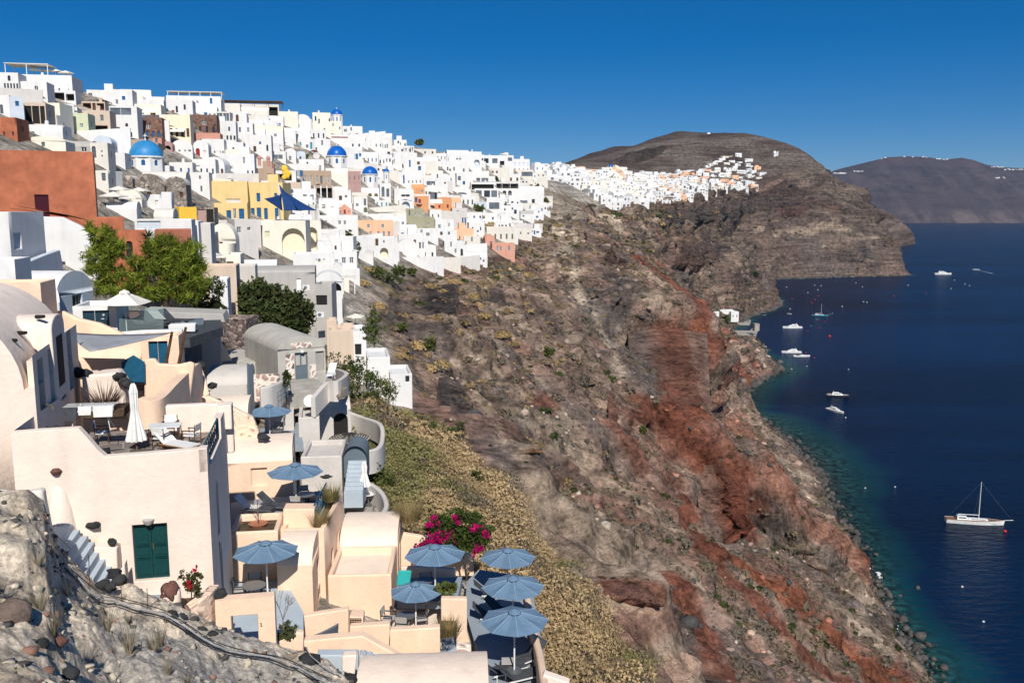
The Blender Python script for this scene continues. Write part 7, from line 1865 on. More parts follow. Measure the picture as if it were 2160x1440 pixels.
for (x, y, x2, y2, Y, lb) in ((363, 700, 350, 768, 46.2, 'dark wooden pole holding the grey shade sail'), (392, 690, 377, 768, 47, 'second dark wooden pole behind the blue shutters')):
 mb = MB(); mb.tube(at(x2, y2, Y), at(x, y, Y), .09, .07, 8); tag(mb.build('pole', P_('brown_wood'), smooth='auto'), lb, 'pole')
GR = 'greige'
hnear('plain pale grey house wall above the largest peach barrel roof', 637, 962, 723, 1052, 51.5, d=4, mat_=GR, rot=6)
hnear('pale grey block behind the smallest blue parasol', 560, 868, 622, 945, 57.5, d=4, mat_=GR, rot=12, rops=[(.15, .42, .1, .85, False, 'bluegrey', 'door'), (.58, .85, .1, .85, False, 'bluegrey', 'door')])
hnear('pale grey block with a navy side door', 632, 880, 676, 960, 56, d=5, mat_=GR, rot=12, rops=[(.1, .45, .05, .75, True, 'door_navy', 'door')])
hnear('pale grey rounded house below the satellite dish', 660, 838, 742, 950, 59.5, d=6, mat_=GR, rot=14, roof='vault', rise=.9, ops=[(.55, .92, .05, .92, 1, 'shade', 'arch')])
slab('terrace', 'blue grey floor under the smallest parasol', [(545, 940), (545, 905), (630, 890), (640, 935)], -14.6, .5, 'bluefloor')
slab('terrace', 'blue grey floor of the curved terrace', [(690, 960), (700, 900), (770, 880), (803, 895), (802, 940), (785, 958)], -16.9, .5, 'bluefloor')
ribbon('parapet', 'curving pale grey parapet around the straw parasol terrace', 'wall', [(738, 868, 64), (765, 878, 63), (802, 893, 60), (806, 925, 57), (795, 944, 55), (765, 950, 54), (725, 955, 53.5)], (1.4, 1.6), GR, .3)
mb = MB()
a, b_ = at(725, 1000, 52), at(774, 1000, 52); w_ = (b_ - a).length
vb = empty('vaulted_stair_cover', (a.x, a.y, a.z), R(5), 'blue grey vaulted cover over the steps', 'stair cover')
A_ = arc(0, w_, 1.0, .75, 12); L_ = [(0, -.3)] + A_ + [(w_, -.3)]
for p, q in zip(L_[:-1], L_[1:]): mb.poly([(p[0], 0, p[1]), (q[0], 0, q[1]), (q[0], 2.4, q[1]), (p[0], 2.4, p[1])])
mb.poly([(p[0], .3, p[1]) for p in L_]); mb.build('vault', P_('bluegrey'), vb, smooth='auto')
sr = empty('steps', at(745, 1036, 50), R(3), 'light grey steps running down from the vaulted cover', 'steps')
for k in range(8):
 mb = MB(); mb.box(-.55, .55, k * .32, k * .32 + .34, -1, k * .17); mb.build('step', P_('bluegreystep'), sr, bevel=.01)
ribbon('parapet', 'round pale grey parapet around the two small white tables', 'wall', [(762, 1012, 53), (785, 1020, 52.5), (806, 1038, 51), (815, 1062, 49), (806, 1080, 47.5), (788, 1083, 46.8)], 1.2, GR, .28)
slab('terrace', 'floor inside the round grey parapet', [(740, 1075), (745, 1035), (800, 1035), (812, 1065), (795, 1080)], -17.9, .4, 'greystucco')
put(make_table('round_table', 'rear round white table inside the curved parapet', r=.42, leg='grey_metal'), 768, 1056, -17.9)
put(make_table('round_table', 'front round white table inside the curved parapet', r=.42, leg='grey_metal'), 777, 1066, -17.9)
dr = empty('satellite_dish', at(655, 872, 57), R(20), 'white satellite dish on the grey roof', 'satellite dish')
mb = MB(); mb.lathe([(0, 0), (.18, .02), (.32, .07), (.42, .13)], n=20); o = mb.build('dish', P_('white_metal'), dr, smooth=True); o.rotation_euler = (R(62), 0, R(-15)); o.location = (0, -.1, .85)
mb = MB(); mb.tube((0, 0, 0), (0, 0, .85), .035); mb.tube((0, -.1, .85), (.05, -.6, .95), .012, n=4); mb.build('mast', P_('grey_metal'), dr, merge=False)
hnear('pale grey barrel roofed house beside the stone studded wall', 437, 783, 523, 848, 56, roof='vault', rise=.9, d=4.6, mat_=GR, rot=10)
hnear('peach barrel roofed annex behind the stone studded wall', 455, 848, 524, 905, 51, roof='vault', rise=.8, d=3.4, mat_=PE, wroof='peachtop', rot=10)
px_wall('studded_wall', 'peach wall studded with brown stones', 'wall', [(414, 838), (440, 836), (478, 852), (508, 868), (534, 880), (544, 905), (552, 934), (478, 938), (440, 900), (416, 880)], 47, 'studded', .5, rot=14, bevel=.1)
ribbon('wall', 'tall rounded peach wall with black stones on top', 'wall', [(416, 772, 49), (425, 800, 48.3), (432, 830, 47.6)], 1.8, PE, .5)
rock(424, 766, 49, .33, 'black_rock', 'black stone on top of the tall rounded peach wall', seed=31)
rock(430, 826, 48, .3, 'black_rock', 'black stone low on the rounded peach wall', seed=32)
rock(447, 812, 50.5, .3, 'black_rock', 'dark stone beside the pale grey barrel house', seed=33)
rock(555, 920, 46.6, .35, 'black_rock', 'grey stone at the end of the studded wall', seed=34)
SH = hnear('grey stucco house with stone pilasters and a dark double door', 588, 708, 688, 804, 62, roof='fvault', rise=.95, d=8.5, mat_='greige2', rot=32, name='stone_house',
 ops=[(.35, .62, .01, .9, False, 'bluegrey', 'door'), (.80, .97, .25, .88, False, 'greystucco', 'niche')])
sroot, sw, sh_, sd, szt = SH
for (u0, u1, za, zb, nm) in ((.16, .33, .02, .88, 'stone_pilaster'), (.66, .79, .02, .5, 'stone_panel'), (.28, .72, 1.04, 1.2, 'stone_lunette')):
 mb = MB(); mb.box(u0 * sw, u1 * sw, -.025, .0, za * szt, zb * szt); mb.build(nm, P_('stone_white'), sroot)
dd_ = [c for c in sroot.children if c.name.startswith('door')][0]
for k in (0, 1):
 mb = MB(); ua = sw * (.375 + .125 * k); mb.box(ua, ua + sw * .09, .12, .16, szt * .5, szt * .8); mb.build('door_pane', P_('greyplaster'), dd_)
mb = MB(); mb.lathe([(0, -.12), (.14, -.06), (.16, .06), (0, .1)], c=(sw * .5, -.1, szt * .93), n=12); mb.build('wall_lamp', P_('white_metal'), sroot)
st2 = empty('steps', at(655, 828, 59.3), R(32), 'grey steps leading up to the dark double door', 'steps')
for k in range(4): mb = MB(); mb.box(-1.6 + k * .1, 1.4 - k * .1, k * .36, 2.4, -1, k * .18); mb.build('step', P_('greystucco'), st2, bevel=.01)
hnear('smaller grey stucco vault house behind the straw parasol', 500, 762, 590, 815, 66, roof='fvault', rise=1.3, d=7, mat_='greige2', rot=30, name='stone_house', ops=[(.66, .9, .02, .85, False, 'bluegrey', 'door')])
hnear('dark shaded patio wall under the straw parasol', 527, 790, 590, 835, 60, d=.4, mat_='stone_white', rot=10, name='patio_wall', cat='wall')
px_wall('panel', 'tall dark panel beside the patio under the straw parasol', 'panel', [(522, 765), (535, 772), (536, 842), (524, 842)], 56, 'bluegrey', .1, rot=60)
ribbon('parapet', 'pale curved parapet in front of the dark patio', 'wall', [(548, 817, 55), (570, 812, 55.5), (592, 803, 57), (598, 790, 59)], 1.6, GR, .3)
slab('terrace', 'paved court before the stone fronted houses', [(545, 860), (548, 800), (700, 790), (700, 830), (640, 862)], -13.5, .5, 'greystucco')
ribbon('parapet', 'pale parapet around the court with the white deck chair', 'wall', [(660, 838, 56), (690, 806, 58), (713, 802, 58), (731, 787, 62), (712, 778, 66)], (1.3, 1.5), GR, .3)
px_wall('stone_footing', 'rubble stone footing below the court parapet', 'wall', [(712, 835), (732, 815), (732, 838), (716, 845)], 57.5, 'stone_grey', 1, rot=40)
put(make_lounger('white deck chair leaning upright on the court', 'white_metal', 'white_metal', back=.9), 693, 800, -13.8, rz=-.3)
put(make_table('round_table', 'round white table beside the white deck chair', r=.5, leg='grey_metal'), 703, 806, -13.8)
put(make_table('dining_table', 'dark grey dining table on the shaded patio', w=1.5, d=1, top='bluegrey'), 560, 822, -13.9, rz=.2)
rl = MB()
P0, P1 = at(586, 828, 54.5), at(612, 805, 58)
for k in range(5): p = P0.lerp(P1, k / 4); rl.tube(p - Vector((0, 0, .9)), p, .025, n=5)
for z_ in (0, -.3, -.6): rl.tube(P0 + Vector((0, 0, z_)), P1 + Vector((0, 0, z_)), .02, n=5)
tag(rl.build('railing', P_('bluegrey'), merge=False), 'dark slanting metal railing beside the stone steps', 'railing')
hnear('white pool house with a navy double door', 157, 645, 249, 706, 54, d=3.5, ops=[(.22, .49, .0 + .01, .84, False, 'navy_door', 'door'), (.5, .82, .01, .84, False, 'navy_door', 'door')], rot=12, name='pool_house')
mb = MB(); c_ = at(219, 664, 53.75)
for k in range(6): a = k * math.pi / 3; mb.tube(c_ + Vector((.0, 0, 0)), c_ + Vector((math.cos(a) * .12, 0, math.sin(a) * .1)), .012, n=4)
mb.box(c_.x - .16, c_.x + .16, c_.y - .01, c_.y + .01, c_.z - .26, c_.z - .22); tag(mb.build('door_sign', P_('white_metal'), merge=False), 'small white emblem sign on the navy door', 'sign')
slab('pool_deck', 'dark grey deck around the plunge pool', [(245, 712), (250, 655), (460, 655), (470, 690), (400, 712)], -7.6, .6, 'cushion')
slab('plunge_pool', 'teal water of the small plunge pool', [(252, 674), (254, 657), (303, 657), (290, 668), (270, 674)], -7.5, .2, 'pool_water', 'pool')
m, nt, b = _nodes('clear_glass'); MATS['clear_glass'] = m
tr_ = N(nt, 'ShaderNodeBsdfTransparent', {0: (.86, .93, .93, 1)}); b.inputs['Base Color'].default_value = (.5, .6, .6, 1); b.inputs['Roughness'].default_value = .05
nt.links.new(N(nt, 'ShaderNodeMixShader', {0: .12, 1: tr_.outputs[0], 2: b.outputs[0]}).outputs[0], nt.nodes['Material Output'].inputs[0])
px_wall('glass_screen', 'glass screen panels in front of the plunge pool', 'glass screen', [(251, 645), (345, 650), (345, 706), (251, 706)], 53.5, 'clear_glass', .02, bevel=0)
px_wall('wall', 'white ledge wall under the pool glass', 'wall', [(250, 701), (300, 697), (384, 695), (386, 730), (252, 730)], 52.4, 'white', .4)
px_wall('wall', 'short white ledge behind the pool wall', 'wall', [(355, 685), (412, 683), (412, 700), (355, 700)], 54, 'white', .8)
for i, (x, y, rz_) in enumerate(((285, 697, 1.2), (330, 690, 1.2), (372, 685, 1.3))):
 put(make_lounger(['dark cushioned lounger nearest the plunge pool', 'dark cushioned lounger in the middle of the pool deck', 'dark cushioned lounger at the right of the pool deck'][i], 'cushion', 'dark_metal'), x, y, -7.6, rz=rz_, s=1.15)
px_wall('planter', 'long grey planter wall under the feathery tree', 'planter', [(300, 656), (470, 662), (475, 680), (300, 672)], 60, 'greyplaster', 3)
hnear('dry stone retaining wall of dark and pink rocks', 440, 672, 522, 752, 74, name='retaining_wall', cat='wall', mat_='stone_dark', rot=-6, d=3, wroof='offwhite')
hnear('pale sloping wall house beside the dry stone wall', 400, 705, 470, 785, 64, d=3, mat_='greige', rot=25)
px_wall('wall', 'slanting pale wall running up to the dry stone wall', 'wall', [(418, 690), (445, 682), (490, 760), (418, 768)], 66, 'greige', .4, rot=25)
simple_block('machine_box', 408, 720, 58, 1.0, 1.0, 1.1, 'bluegrey', 'dark grey equipment box on a pale post', 'box', rot=20)
simple_block('post', 408, 765, 58, .8, .8, 1.4, 'greige', 'pale square post carrying the dark grey box', 'post', rot=20)
for (x0, x1, yt, lb) in ((130, 200, 568, 'grey shaded arch fronted white house with a white framed window'), ):
 e1h = hnear(lb, x0 - 8, yt + 2, x1, 668, 60, rot=88, roof='fvault', rise=2.4, d=7, mat_='bluewhite', wroof='white', ops=[(.42, .68, .35, .95, False, 'glass_dark', 'window')], name='arched_house')  # front coloured bluish to carry its shade, roof left white
hnear('low white barrel roof below the grey arch fronted house', 92, 612, 128, 665, 56, roof='vault', rise=.8, d=5, mat_='white', rot=30)
px_wall('wall', 'grey shaded garden wall with a rising curved top', 'wall', [(52, 556), (75, 546), (100, 536), (127, 527), (133, 560), (128, 610), (52, 610)], 66, 'bluewhite', .5, rot=96)  # shade of the garden wall is painted in as a bluish tone
px_wall('wall', 'huge blank white wall under the terracotta building', 'wall', [(20, 455), (130, 458), (165, 474), (200, 496), (215, 520), (215, 650), (150, 650), (60, 610), (20, 600)], 76, 'white', .6)
hnear('narrow white tower house at the left edge with a grey shutter', -40, 447, 26, 560, 66, d=6, rot=5, mat_='white', rops=[(.1, .3, .3, .6, False, 'bluewhite', 'window')])
hnear('white corner house at the left edge with a turquoise arch', -50, 547, 36, 620, 52, d=3, mat_='white', ops=[(.2, .63, .05, .5, 1, 'turquoise', 'door')])
hnear('peach block with arched blue double doors', -70, 597, 92, 690, 47, d=2.6, mat_=PE, rot=11, ops=[(.24, .53, .0 + .02, .82, .35, 'blue_door', 'door'), (.54, .83, .02, .82, .35, 'blue_door', 'door')])
hnear('low peach barrel vault behind the grey shade sail', 150, 722, 300, 800, 47.5, roof='vault', rise=.9, d=5, mat_=PE, rot=9)
px_wall('wall', 'peach curved shoulder wall rising to the pool house', 'wall', [(100, 700), (104, 660), (128, 655), (165, 672), (210, 682), (250, 700), (290, 722), (325, 745), (325, 775), (100, 775)], 50.5, PE, .5, bevel=.12)
hnear('peach gateway with bright blue louvred shutters', 300, 709, 380, 778, 48, d=1.6, mat_=PE, rot=11, ops=[(.2, .44, .0 + .02, .85, False, 'blue_door', 'shutter'), (.45, .7, .02, .85, False, 'blue_door', 'shutter')])
px_wall('gate', 'pointed blue plank gate between peach walls', 'gate', [(256, 763), (281, 749), (305, 764), (306, 806), (257, 806)], 43.2, 'blue_door', .08, rot=11, bevel=.01)
px_wall('wall', 'stepped peach wall right of the pointed blue gate', 'wall', [(304, 758), (326, 757), (334, 768), (378, 769), (400, 764), (410, 768), (400, 850), (304, 850)], 43.6, PE, .4, rot=11, bevel=.08)
ribbon('wall', 'sweeping rounded peach wall with two small slits', 'wall', [(296, 838, 38.4), (330, 840, 38.6), (366, 806, 41.5), (392, 782, 44.5), (412, 766, 47), (418, 790, 48.5)], (2.2, 3.2), PE, .5)
px_wall('wall', 'pale pink planter wall behind the spiky agave', 'wall', [(172, 792), (200, 790), (245, 786), (262, 812), (268, 885), (176, 885)], 40.2, 'palepink', 1.4, bevel=.1)
px_wall('wall', 'dark shaded recess wall below the peach vault', 'wall', [(165, 756), (262, 758), (262, 800), (165, 800)], 43.5, PE, .3, rot=11)
px_wall('planter', 'low bed of earth around the agave', 'planter', [(172, 866), (262, 860), (262, 880), (172, 884)], 38.6, 'soil', 1.2)
rock(175, 782, 40.5, .4, 'black_rock', 'black rock at the left end of the planter wall', seed=41)
rock(251, 789, 40.6, .3, 'black_rock', 'black rock on the corner of the planter wall', seed=42)
rock(262, 801, 40.4, .33, 'black_rock', 'lower black rock on the planter wall edge', seed=43)
rock(272, 808, 39.5, .3, 'black_rock', 'black rock below the pointed blue gate', seed=44)
def armchair(px, py, z, rz, label):
 root = empty('rattan_armchair', on_z(px, py, z), rz, label, 'armchair', 'rattan armchairs by the pointed blue gate')
 mb = MB(); mb.lathe([(.3, 0), (.36, .3), (.4, .62)], n=16, a0=-.3, a1=math.pi + .3); mb.build('backrest', P_('rattan'), root, smooth='auto')
 mb = MB(); mb.lathe([(.0, .36), (.33, .36), (.3, 0)], n=16); mb.build('seat', P_('rattan'), root); return root
armchair(297, 822, -9.6, .5, 'rattan armchair with its back to the pointed blue gate'); armchair(318, 835, -9.9, -1.2, 'rattan armchair nearest the sweeping peach wall')
lr = empty('laundry_rack', at(195, 905, 34.5), R(10), 'folding laundry rack hung with striped and dark cloths', 'laundry rack')
mb = MB()
for x in (-.75, .75): mb.tube((x, -.3, 0), (x * .6, .3, 1.0), .015, n=5); mb.tube((x, .3, 0), (x * .6, -.3, 1.0), .015, n=5)
for y in (-.3, -.1, .1, .3): mb.tube((-.95, y, 1.0), (.95, y, 1.0), .01, n=4)
mb.build('frame', P_('white_metal'), lr, merge=False)
for (xa, xb, y, L_, m_) in ((-.9, -.45, -.3, .55, 'cushion'), (-.4, .1, -.3, .35, 'white_cloth'), (.15, .9, -.3, .45, 'white_cloth'), (-.3, .85, .1, .3, 'sail_grey')):
 mb = MB(); mb.prism([(xa, y, 1.01), (xb, y, 1.01), (xb - .03, y - .05, 1.01 - L_), (xa + .02, y - .04, 1.01 - L_)], (0, .02, 0)); mb.build('cloth', P_(m_), lr)
mb = MB(); a = at(90, 905, 33.5); mb.tube(a, a + Vector((0, 0, .85)), .015, n=6)
for k in range(8): t0, t1 = k / 8 * math.pi / 2, (k + 1) / 8 * math.pi / 2; mb.tube(a + Vector((.15 - .15 * math.cos(t0), 0, .85 + .12 * math.sin(t0))), a + Vector((.15 - .15 * math.cos(t1), 0, .85 + .12 * math.sin(t1))), .015, n=5)
mb.tube(a + Vector((.15, 0, .97)), a + Vector((.42, 0, .97)), .015, n=5); mb.tube(a + Vector((.42, 0, .97)), a + Vector((.46, 0, .8)), .015, .05, n=6)
tag(mb.build('garden_shower', P_('brass'), merge=False), 'thin brass garden shower pipe by the left house', 'shower')
mat('maroon', (.05, .004, .012), rough=.4)
hnear('large terracotta plastered building with a deep red door', -120, 317, 206, 478, 82, d=9, mat_='terracotta', rot=24, name='terracotta_house', ops=[(.592, .682, .13, .42, False, 'maroon', 'door')])
hnear('terracotta wing stepping down behind the feathery tree', 206, 458, 266, 545, 80, d=4, mat_='terracotta', rot=24, name='terracotta_house')
hnear('low terracotta wing with an arched doorway behind the spiky palm', 266, 486, 312, 560, 79, d=3, rot=22, mat_='terracotta', ops=[(.0 + .05, .35, .02, .7, 1, 'shade', 'door')], name='terracotta_house')
hnear('long low terracotta wing with a moulded edge', 330, 484, 407, 560, 84, d=4, rot=20, mat_='terrared', name='terracotta_house')
px_wall('wall', 'terracotta ramp wall above the huge white wall', 'wall', [(20, 440), (130, 452), (168, 468), (205, 500), (215, 500), (215, 470), (20, 430)], 77, 'terracotta', .5)
for q in (('white curved wall house behind the parasols right of the terracotta building', 226, 425, 290, 468, 108, dict(roof='vault', d=3)), ('cream rounded dome house below the stone barrel gables', 240, 398, 300, 436, 118, dict(mat_='palecream', roof='fvault', rise=1.5, d=4)), ('white chimney tower between the stone gables and yellow wall', 343, 405, 364, 466, 112, dict(d=2)),
  ('round cornered white barrel house above the glass screen', 325, 440, 366, 475, 100, dict(roof='vault', mat_='offwhite', d=4)), ('long white terrace with a glass screen above the terracotta wing', 285, 462, 405, 492, 92, dict(d=3, ops=[(.05, .45, .3, .85, False, 'bluewhite', 'window')])), ('white house with round finials before the stone gables', 290, 410, 345, 442, 122, dict(d=4, ops=W(2, 'offwhite', .2, .6, .1))),
  ('white house wall below the yellow wall block', 360, 466, 420, 505, 96, dict(d=4)), ('grey house corner by the small arched niche', 400, 470, 446, 520, 98, dict(mat_='greywhite', d=4)), ('cream terrace wall with the behind tree parasols', 424, 560, 500, 610, 90, dict(mat_='beige', d=4)), ('white wall block right of the oleander', 445, 588, 482, 650, 84, dict(d=3)), ('tan lower terrace house above the fig tree', 478, 560, 540, 610, 104, dict(mat_='greige', d=4))):
 hnear(*q[:6], **q[6])
def crown_mesh(name, blobs, parent, mats, leaf=.12, n=9000, seed=1, colr=(.09, .13, .02), var=.5, long_=1.0, up=0, hollow=.45, local=None):
 """leaf sized faces spread through several clump volumes; blobs: centre, radii"""
 r = np.random.default_rng(seed)
 vols = np.array([b[1][0] * b[1][1] * b[1][2] for b in blobs]) ** .75; vols /= vols.sum()
 V_, C_ = [], []
 for (c, rad), w_ in zip(blobs, vols):
  k = max(20, int(n * w_)); nc = max(6, k // 55)
  d = r.normal(size=(nc, 3)); d /= np.linalg.norm(d, axis=1)[:, None]
  cl_ = np.array(c) + d * np.array(rad) * (hollow + (1 - hollow) * r.random(nc) ** .4)[:, None]
  cs = np.mean(rad) * (.16 + .2 * r.random(nc)); tone = 1 + (r.random(nc) - .5) * var * 1.4
  idx = r.integers(0, nc, k)
  p = cl_[idx] + r.normal(size=(k, 3)) * cs[idx][:, None] * .6
  a = r.normal(size=(k, 3)); a[:, 2] += up; a /= np.linalg.norm(a, axis=1)[:, None]
  b_ = np.cross(a, r.normal(size=(k, 3))); b_ /= np.linalg.norm(b_, axis=1)[:, None]
  s = leaf * (.5 + r.random(k))[:, None]
  V_.append(np.stack([p - b_ * s * .5 / long_, p + b_ * s * .5 / long_, p + a * s * long_], 1).reshape(-1, 3))
  cc = np.array(colr)[None] * (tone[idx] * (1 + (r.random(k) - .5) * var))[:, None]; cc[:, 0] *= 1 + .5 * (r.random(k) - .3)
  C_.append(np.repeat(np.clip(cc, .003, 1), 3, axis=0))
 V_ = np.concatenate(V_)
 if parent is not None: V_ = V_ - np.array(parent.location)
 F_ = np.arange(len(V_)).reshape(-1, 3)
 o = mesh_obj(name, V_, F_, mats, parent); set_col(o, np.concatenate(C_)); return o
M_LEAF = leaf_mat('green_leaves', trans=.3)
def blobs_px(lst, Y):
 out = []
 for q in lst:
  x, y, rx, ry = q[:4]; c = at(x, y, Y + (q[4] if len(q) > 4 else 0)); k = c.length / FPX
  out.append(((c.x, c.y, c.z), (rx * k, rx * k * .8, ry * k)))
 return out
def tree(name, label, cat, base, Y, lst, leaf, n, colr, seed=1, trunk=True, long_=1.0, up=0, group=None, tr_=.18, var=.5, branches=None):
 b0 = at(base[0], base[1], Y); root = empty(name, b0, 0, label, cat, group); bl_s = blobs_px(lst, Y)
 crown_mesh('crown', bl_s, root, M_LEAF, leaf, n, seed, colr, var, long_, up)
 if trunk:
  mb = MB(); top = Vector(bl_s[0][0]) - b0
  fork = Vector((top.x * .15, top.y * .15, max(.4, top.z * .35)))
  mb.tube((0, 0, -.6), fork, tr_, tr_ * .75, 7)
  for c, rad in bl_s: q = Vector(c) - b0; m1 = fork.lerp(q, .5) + Vector((0, 0, .2 * rad[2])); mb.tube(fork, m1, tr_ * .5, tr_ * .33, 6); mb.tube(m1, q, tr_ * .33, tr_ * .1, 5)
  mb.build('trunk', P_('trunk'), root, merge=False, smooth='auto')
 return root
mat('trunk', (.06, .045, .032), var=.3, scale=5, bump=.6, bscale=12)
tree('feathery_tree', 'large feathery bright green tree by the plunge pool', 'tree', (352, 655), 64, [(350,560,30,26),(215,500,24,26),(235,525,24,24),(205,550,26,30),(240,575,20,22),(225,612,24,16),(300,560,24,20),(345,530,36,24),(395,545,34,28),(418,590,22,30),(370,595,30,26),(395,622,26,16),(290,600,26,22),(255,625,20,12),(330,620,26,14),(186,474,7,14)], .16, 24000, (.155, .21, .025), 3, long_=2.6, up=.5, tr_=.3, var=.8)
for (x, y, r_, lb) in ((312, 500, 26, 'spiky dark green yucca behind the feathery tree'), (398, 520, 30, 'second spiky yucca at the right top of the feathery tree'), (362, 508, 22, 'spiky yucca between the other two above the feathery tree')):
 c = at(x, y, 70); root = empty('yucca', c, 0, lb, 'yucca'); k = r_ * c.length / FPX; rr = np.random.default_rng(x); V_, F_ = [], []
 for i in range(170):
  d = rr.normal(size=3); d[2] = abs(d[2]) * .8 - .2; d /= np.linalg.norm(d); s = np.cross(d, [0, 0, 1]); s = s / (np.linalg.norm(s) + 1e-6) * .035; n0 = len(V_); e = d * k * (.7 + .5 * rr.random()); V_ += [d * .1 - s, d * .1 + s, e + [0, 0, -.1 * k]]; F_.append((n0, n0 + 1, n0 + 2))
 o = mesh_obj('leaves', np.array(V_), np.array(F_), M_LEAF, root); set_col(o, np.array([[.05, .075, .022]] * len(V_)) * (.5 + rr.random((len(V_), 1))))
 mb = MB(); mb.tube((0, 0, -2.5), (0, 0, 0), .12, n=6); mb.build('trunk', P_('trunk'), root)
tree('fig_tree', 'broad round dark green fig tree below the grey house', 'tree', (585, 705), 92, [(565,640,52,36),(520,655,38,38),(615,660,42,36),(570,675,56,26),(540,615,34,20),(625,685,28,18),(500,625,20,20)], .34, 15000, (.065, .09, .028), 5, tr_=.3)
tree('shrub', 'dark oleander with faint red flowers beside the feathery tree', 'shrub', (455, 672), 66, [(448,620,20,34),(430,655,24,16),(462,640,12,22)], .13, 4200, (.045, .06, .02), 6)
tree('climbing_plant', 'dark green climbing plant hanging down over a pale green wall', 'climber', (150, 296), 172, [(122,232,14,16),(130,250,18,14),(140,270,22,16),(155,284,18,14)], .42, 3600, (.04, .065, .014), 7, trunk=False)
GREENS = [(607, 246, 12, 7, 'round dark green tree before a cream house on the skyline'), (640, 331, 11, 5, 'green bush on the terrace of the barrel gable houses'), (742, 520, 18, 26, 'dark pine shaped tree above the dry slope'), (735, 500, 9, 14, 'lighter tree behind the pine shaped tree'),
(800, 575, 20, 14, 'green bush at the top of the dry slope'), (825, 585, 26, 18, 'broad dark green bush under the yellow lined arches'), (842, 566, 14, 14, 'bright green round bush beside the white path'), (867, 572, 10, 9, 'small green bush by the white cottage wall'),
(740, 555, 20, 16, 'olive green bush left of the dry slope bushes'), (790, 668, 20, 26, 'green bush behind the lone white parasol'), (780, 705, 20, 22, 'green bush beside the beige arch house'), (735, 770, 34, 24, 'large dark green shrub below the beige arch house'),
(760, 800, 42, 30, 'largest green shrub below the white cliff edge houses'), (805, 822, 34, 26, 'green shrub under the lowest white house'), (850, 690, 18, 12, 'green scrub bush by the straw coloured mounds'), (900, 725, 18, 14, 'long green bush on the cliff edge'),
(925, 905, 34, 22, 'green bush on the cliff edge above the golden brush'), (965, 905, 18, 16, 'yellow green bush next to a dark rock'), (790, 985, 22, 26, 'dark green shrub beside the round parapet'), (820, 1010, 26, 22, 'green shrub right of the closed pale parasol'),
(1005, 1010, 12, 24, 'dark green bush in the middle of the golden brush'), (605, 800, 9, 18, 'leafy bush beside the dark railing'), (940, 1243, 20, 18, 'thin green bush in front of the bougainvillea parasol'), (1148, 425, 9, 16, 'date palm at the right end of the village'), (1072, 437, 10, 10, 'palms climbing the white wall'),
(1045, 378, 8, 7, 'dark green bush below the hotel skyline'), (885, 300, 8, 6, 'small bush on the ridge'), (1280, 1330, 14, 12, 'dark green patch of plants in the golden brush right of the parasols'), (1130, 740 - 310, 8, 6, 'low plants on the oval garden wall'), (1528, 675, 12, 12, 'round dark green tree at the harbour'),
(1593, 578, 5, 4, 'lone dark bush above the far shore'), (1160, 742, 20, 10, 'green bushes on the cliff slope'), (1290, 800, 8, 6, 'bright green bush at the foot of the pale chute'), (1355, 905, 9, 9, 'small green bush under the red buttress'), (1010, 440, 14, 9, 'straw and green bush above the ruin wall'), (1130, 400, 8, 9, 'dark bush at the edge of the rock spur')]
for i, (x, y, rx, ry, lb) in enumerate(GREENS):
 h_ = hitd(x, y + ry); Y = h_.y if h_ is not None else 100
 if 'arch house' in lb or 'lowest white' in lb or 'cliff edge houses' in lb: Y = 76; rx *= 1.35; ry *= 1.3
 if 'railing' in lb: Y = 57
 if 'in front of the bougainvillea' in lb: Y = 37.5
 if 'closed pale' in lb or 'round parapet' in lb: Y = 55
 if i == 29: Y = 690
 r_ = random.Random(i); L_ = [(x + r_.uniform(-.5, .5) * rx, y + r_.uniform(-.4, .4) * ry, rx * r_.uniform(.5, .8), ry * r_.uniform(.5, .8)) for _ in range(6)]
 k = Y / FPX; lf = max(.13, Y * .0019); n = int(min(12000, max(500, 3.2 * (rx * k) * (ry * k) / lf ** 2 * 4)))
 g = (.06, .085, .025) if 'dark' in lb else (.10, .13, .035)
 tree('palm' if 'palm' in lb else 'bush', lb, 'palm' if 'palm' in lb else 'bush', (x, y + ry), Y, L_, lf, n, g, seed=i + 10, trunk='palm' in lb or 'pine' in lb, tr_=.08)
fine = [tuft(700, k, .62, .04, .35) for k in range(3)]; crs = [tuft(260, k, .62, .075, .4) for k in range(4)]
dens = (Uv > 4.2) & (Uv < 6.95) & (dv > 36) & (dv < 150)
pxs, pys = to_px(Gv[..., 0], Gv[..., 1], Gv[..., 2])
BPOLY = [(735,850),(790,830),(850,865),(900,920),(980,975),(1050,1035),(1085,1100),(1160,1180),(1225,1270),(1310,1400),(1340,1500),(1100,1500),(1110,1340),(1080,1200),(900,1180),(780,1100),(760,960),(720,880)]
BMASK = np.zeros(pxs.shape)
for a_, b_ in zip(*np.where(dens)): BMASK[a_, b_] = inside(pxs[a_, b_], pys[a_, b_], BPOLY)
wgt = (dens * np.clip(.22 + clump * 2.4, .01, 1) * BMASK / np.maximum(dv, 40)).ravel()
ix = rng.choice(len(wgt), 1700, p=wgt / wgt.sum())
P = Gv.reshape(-1, 3)[ix] - np.array([0, 0, .25]) + rng.normal(size=(1700, 3)) * np.array([.5, .5, 0]); t = rng.random((len(ix), 1))
col = np.array([.47, .345, .19]) * (.7 + .5 * t); grn_ = (fbm(P / 9, 3, 40) > .16)[:, None]; col = np.where(grn_, np.array([.24, .22, .09]) * (.8 + .4 * t), col)
col = np.where((rng.random(len(ix)) < .12)[:, None], [.17, .14, .10], col)
SB_ = .65 + 1.5 * rng.random(len(ix)) ** 2; nr_ = P[:, 1] < 68
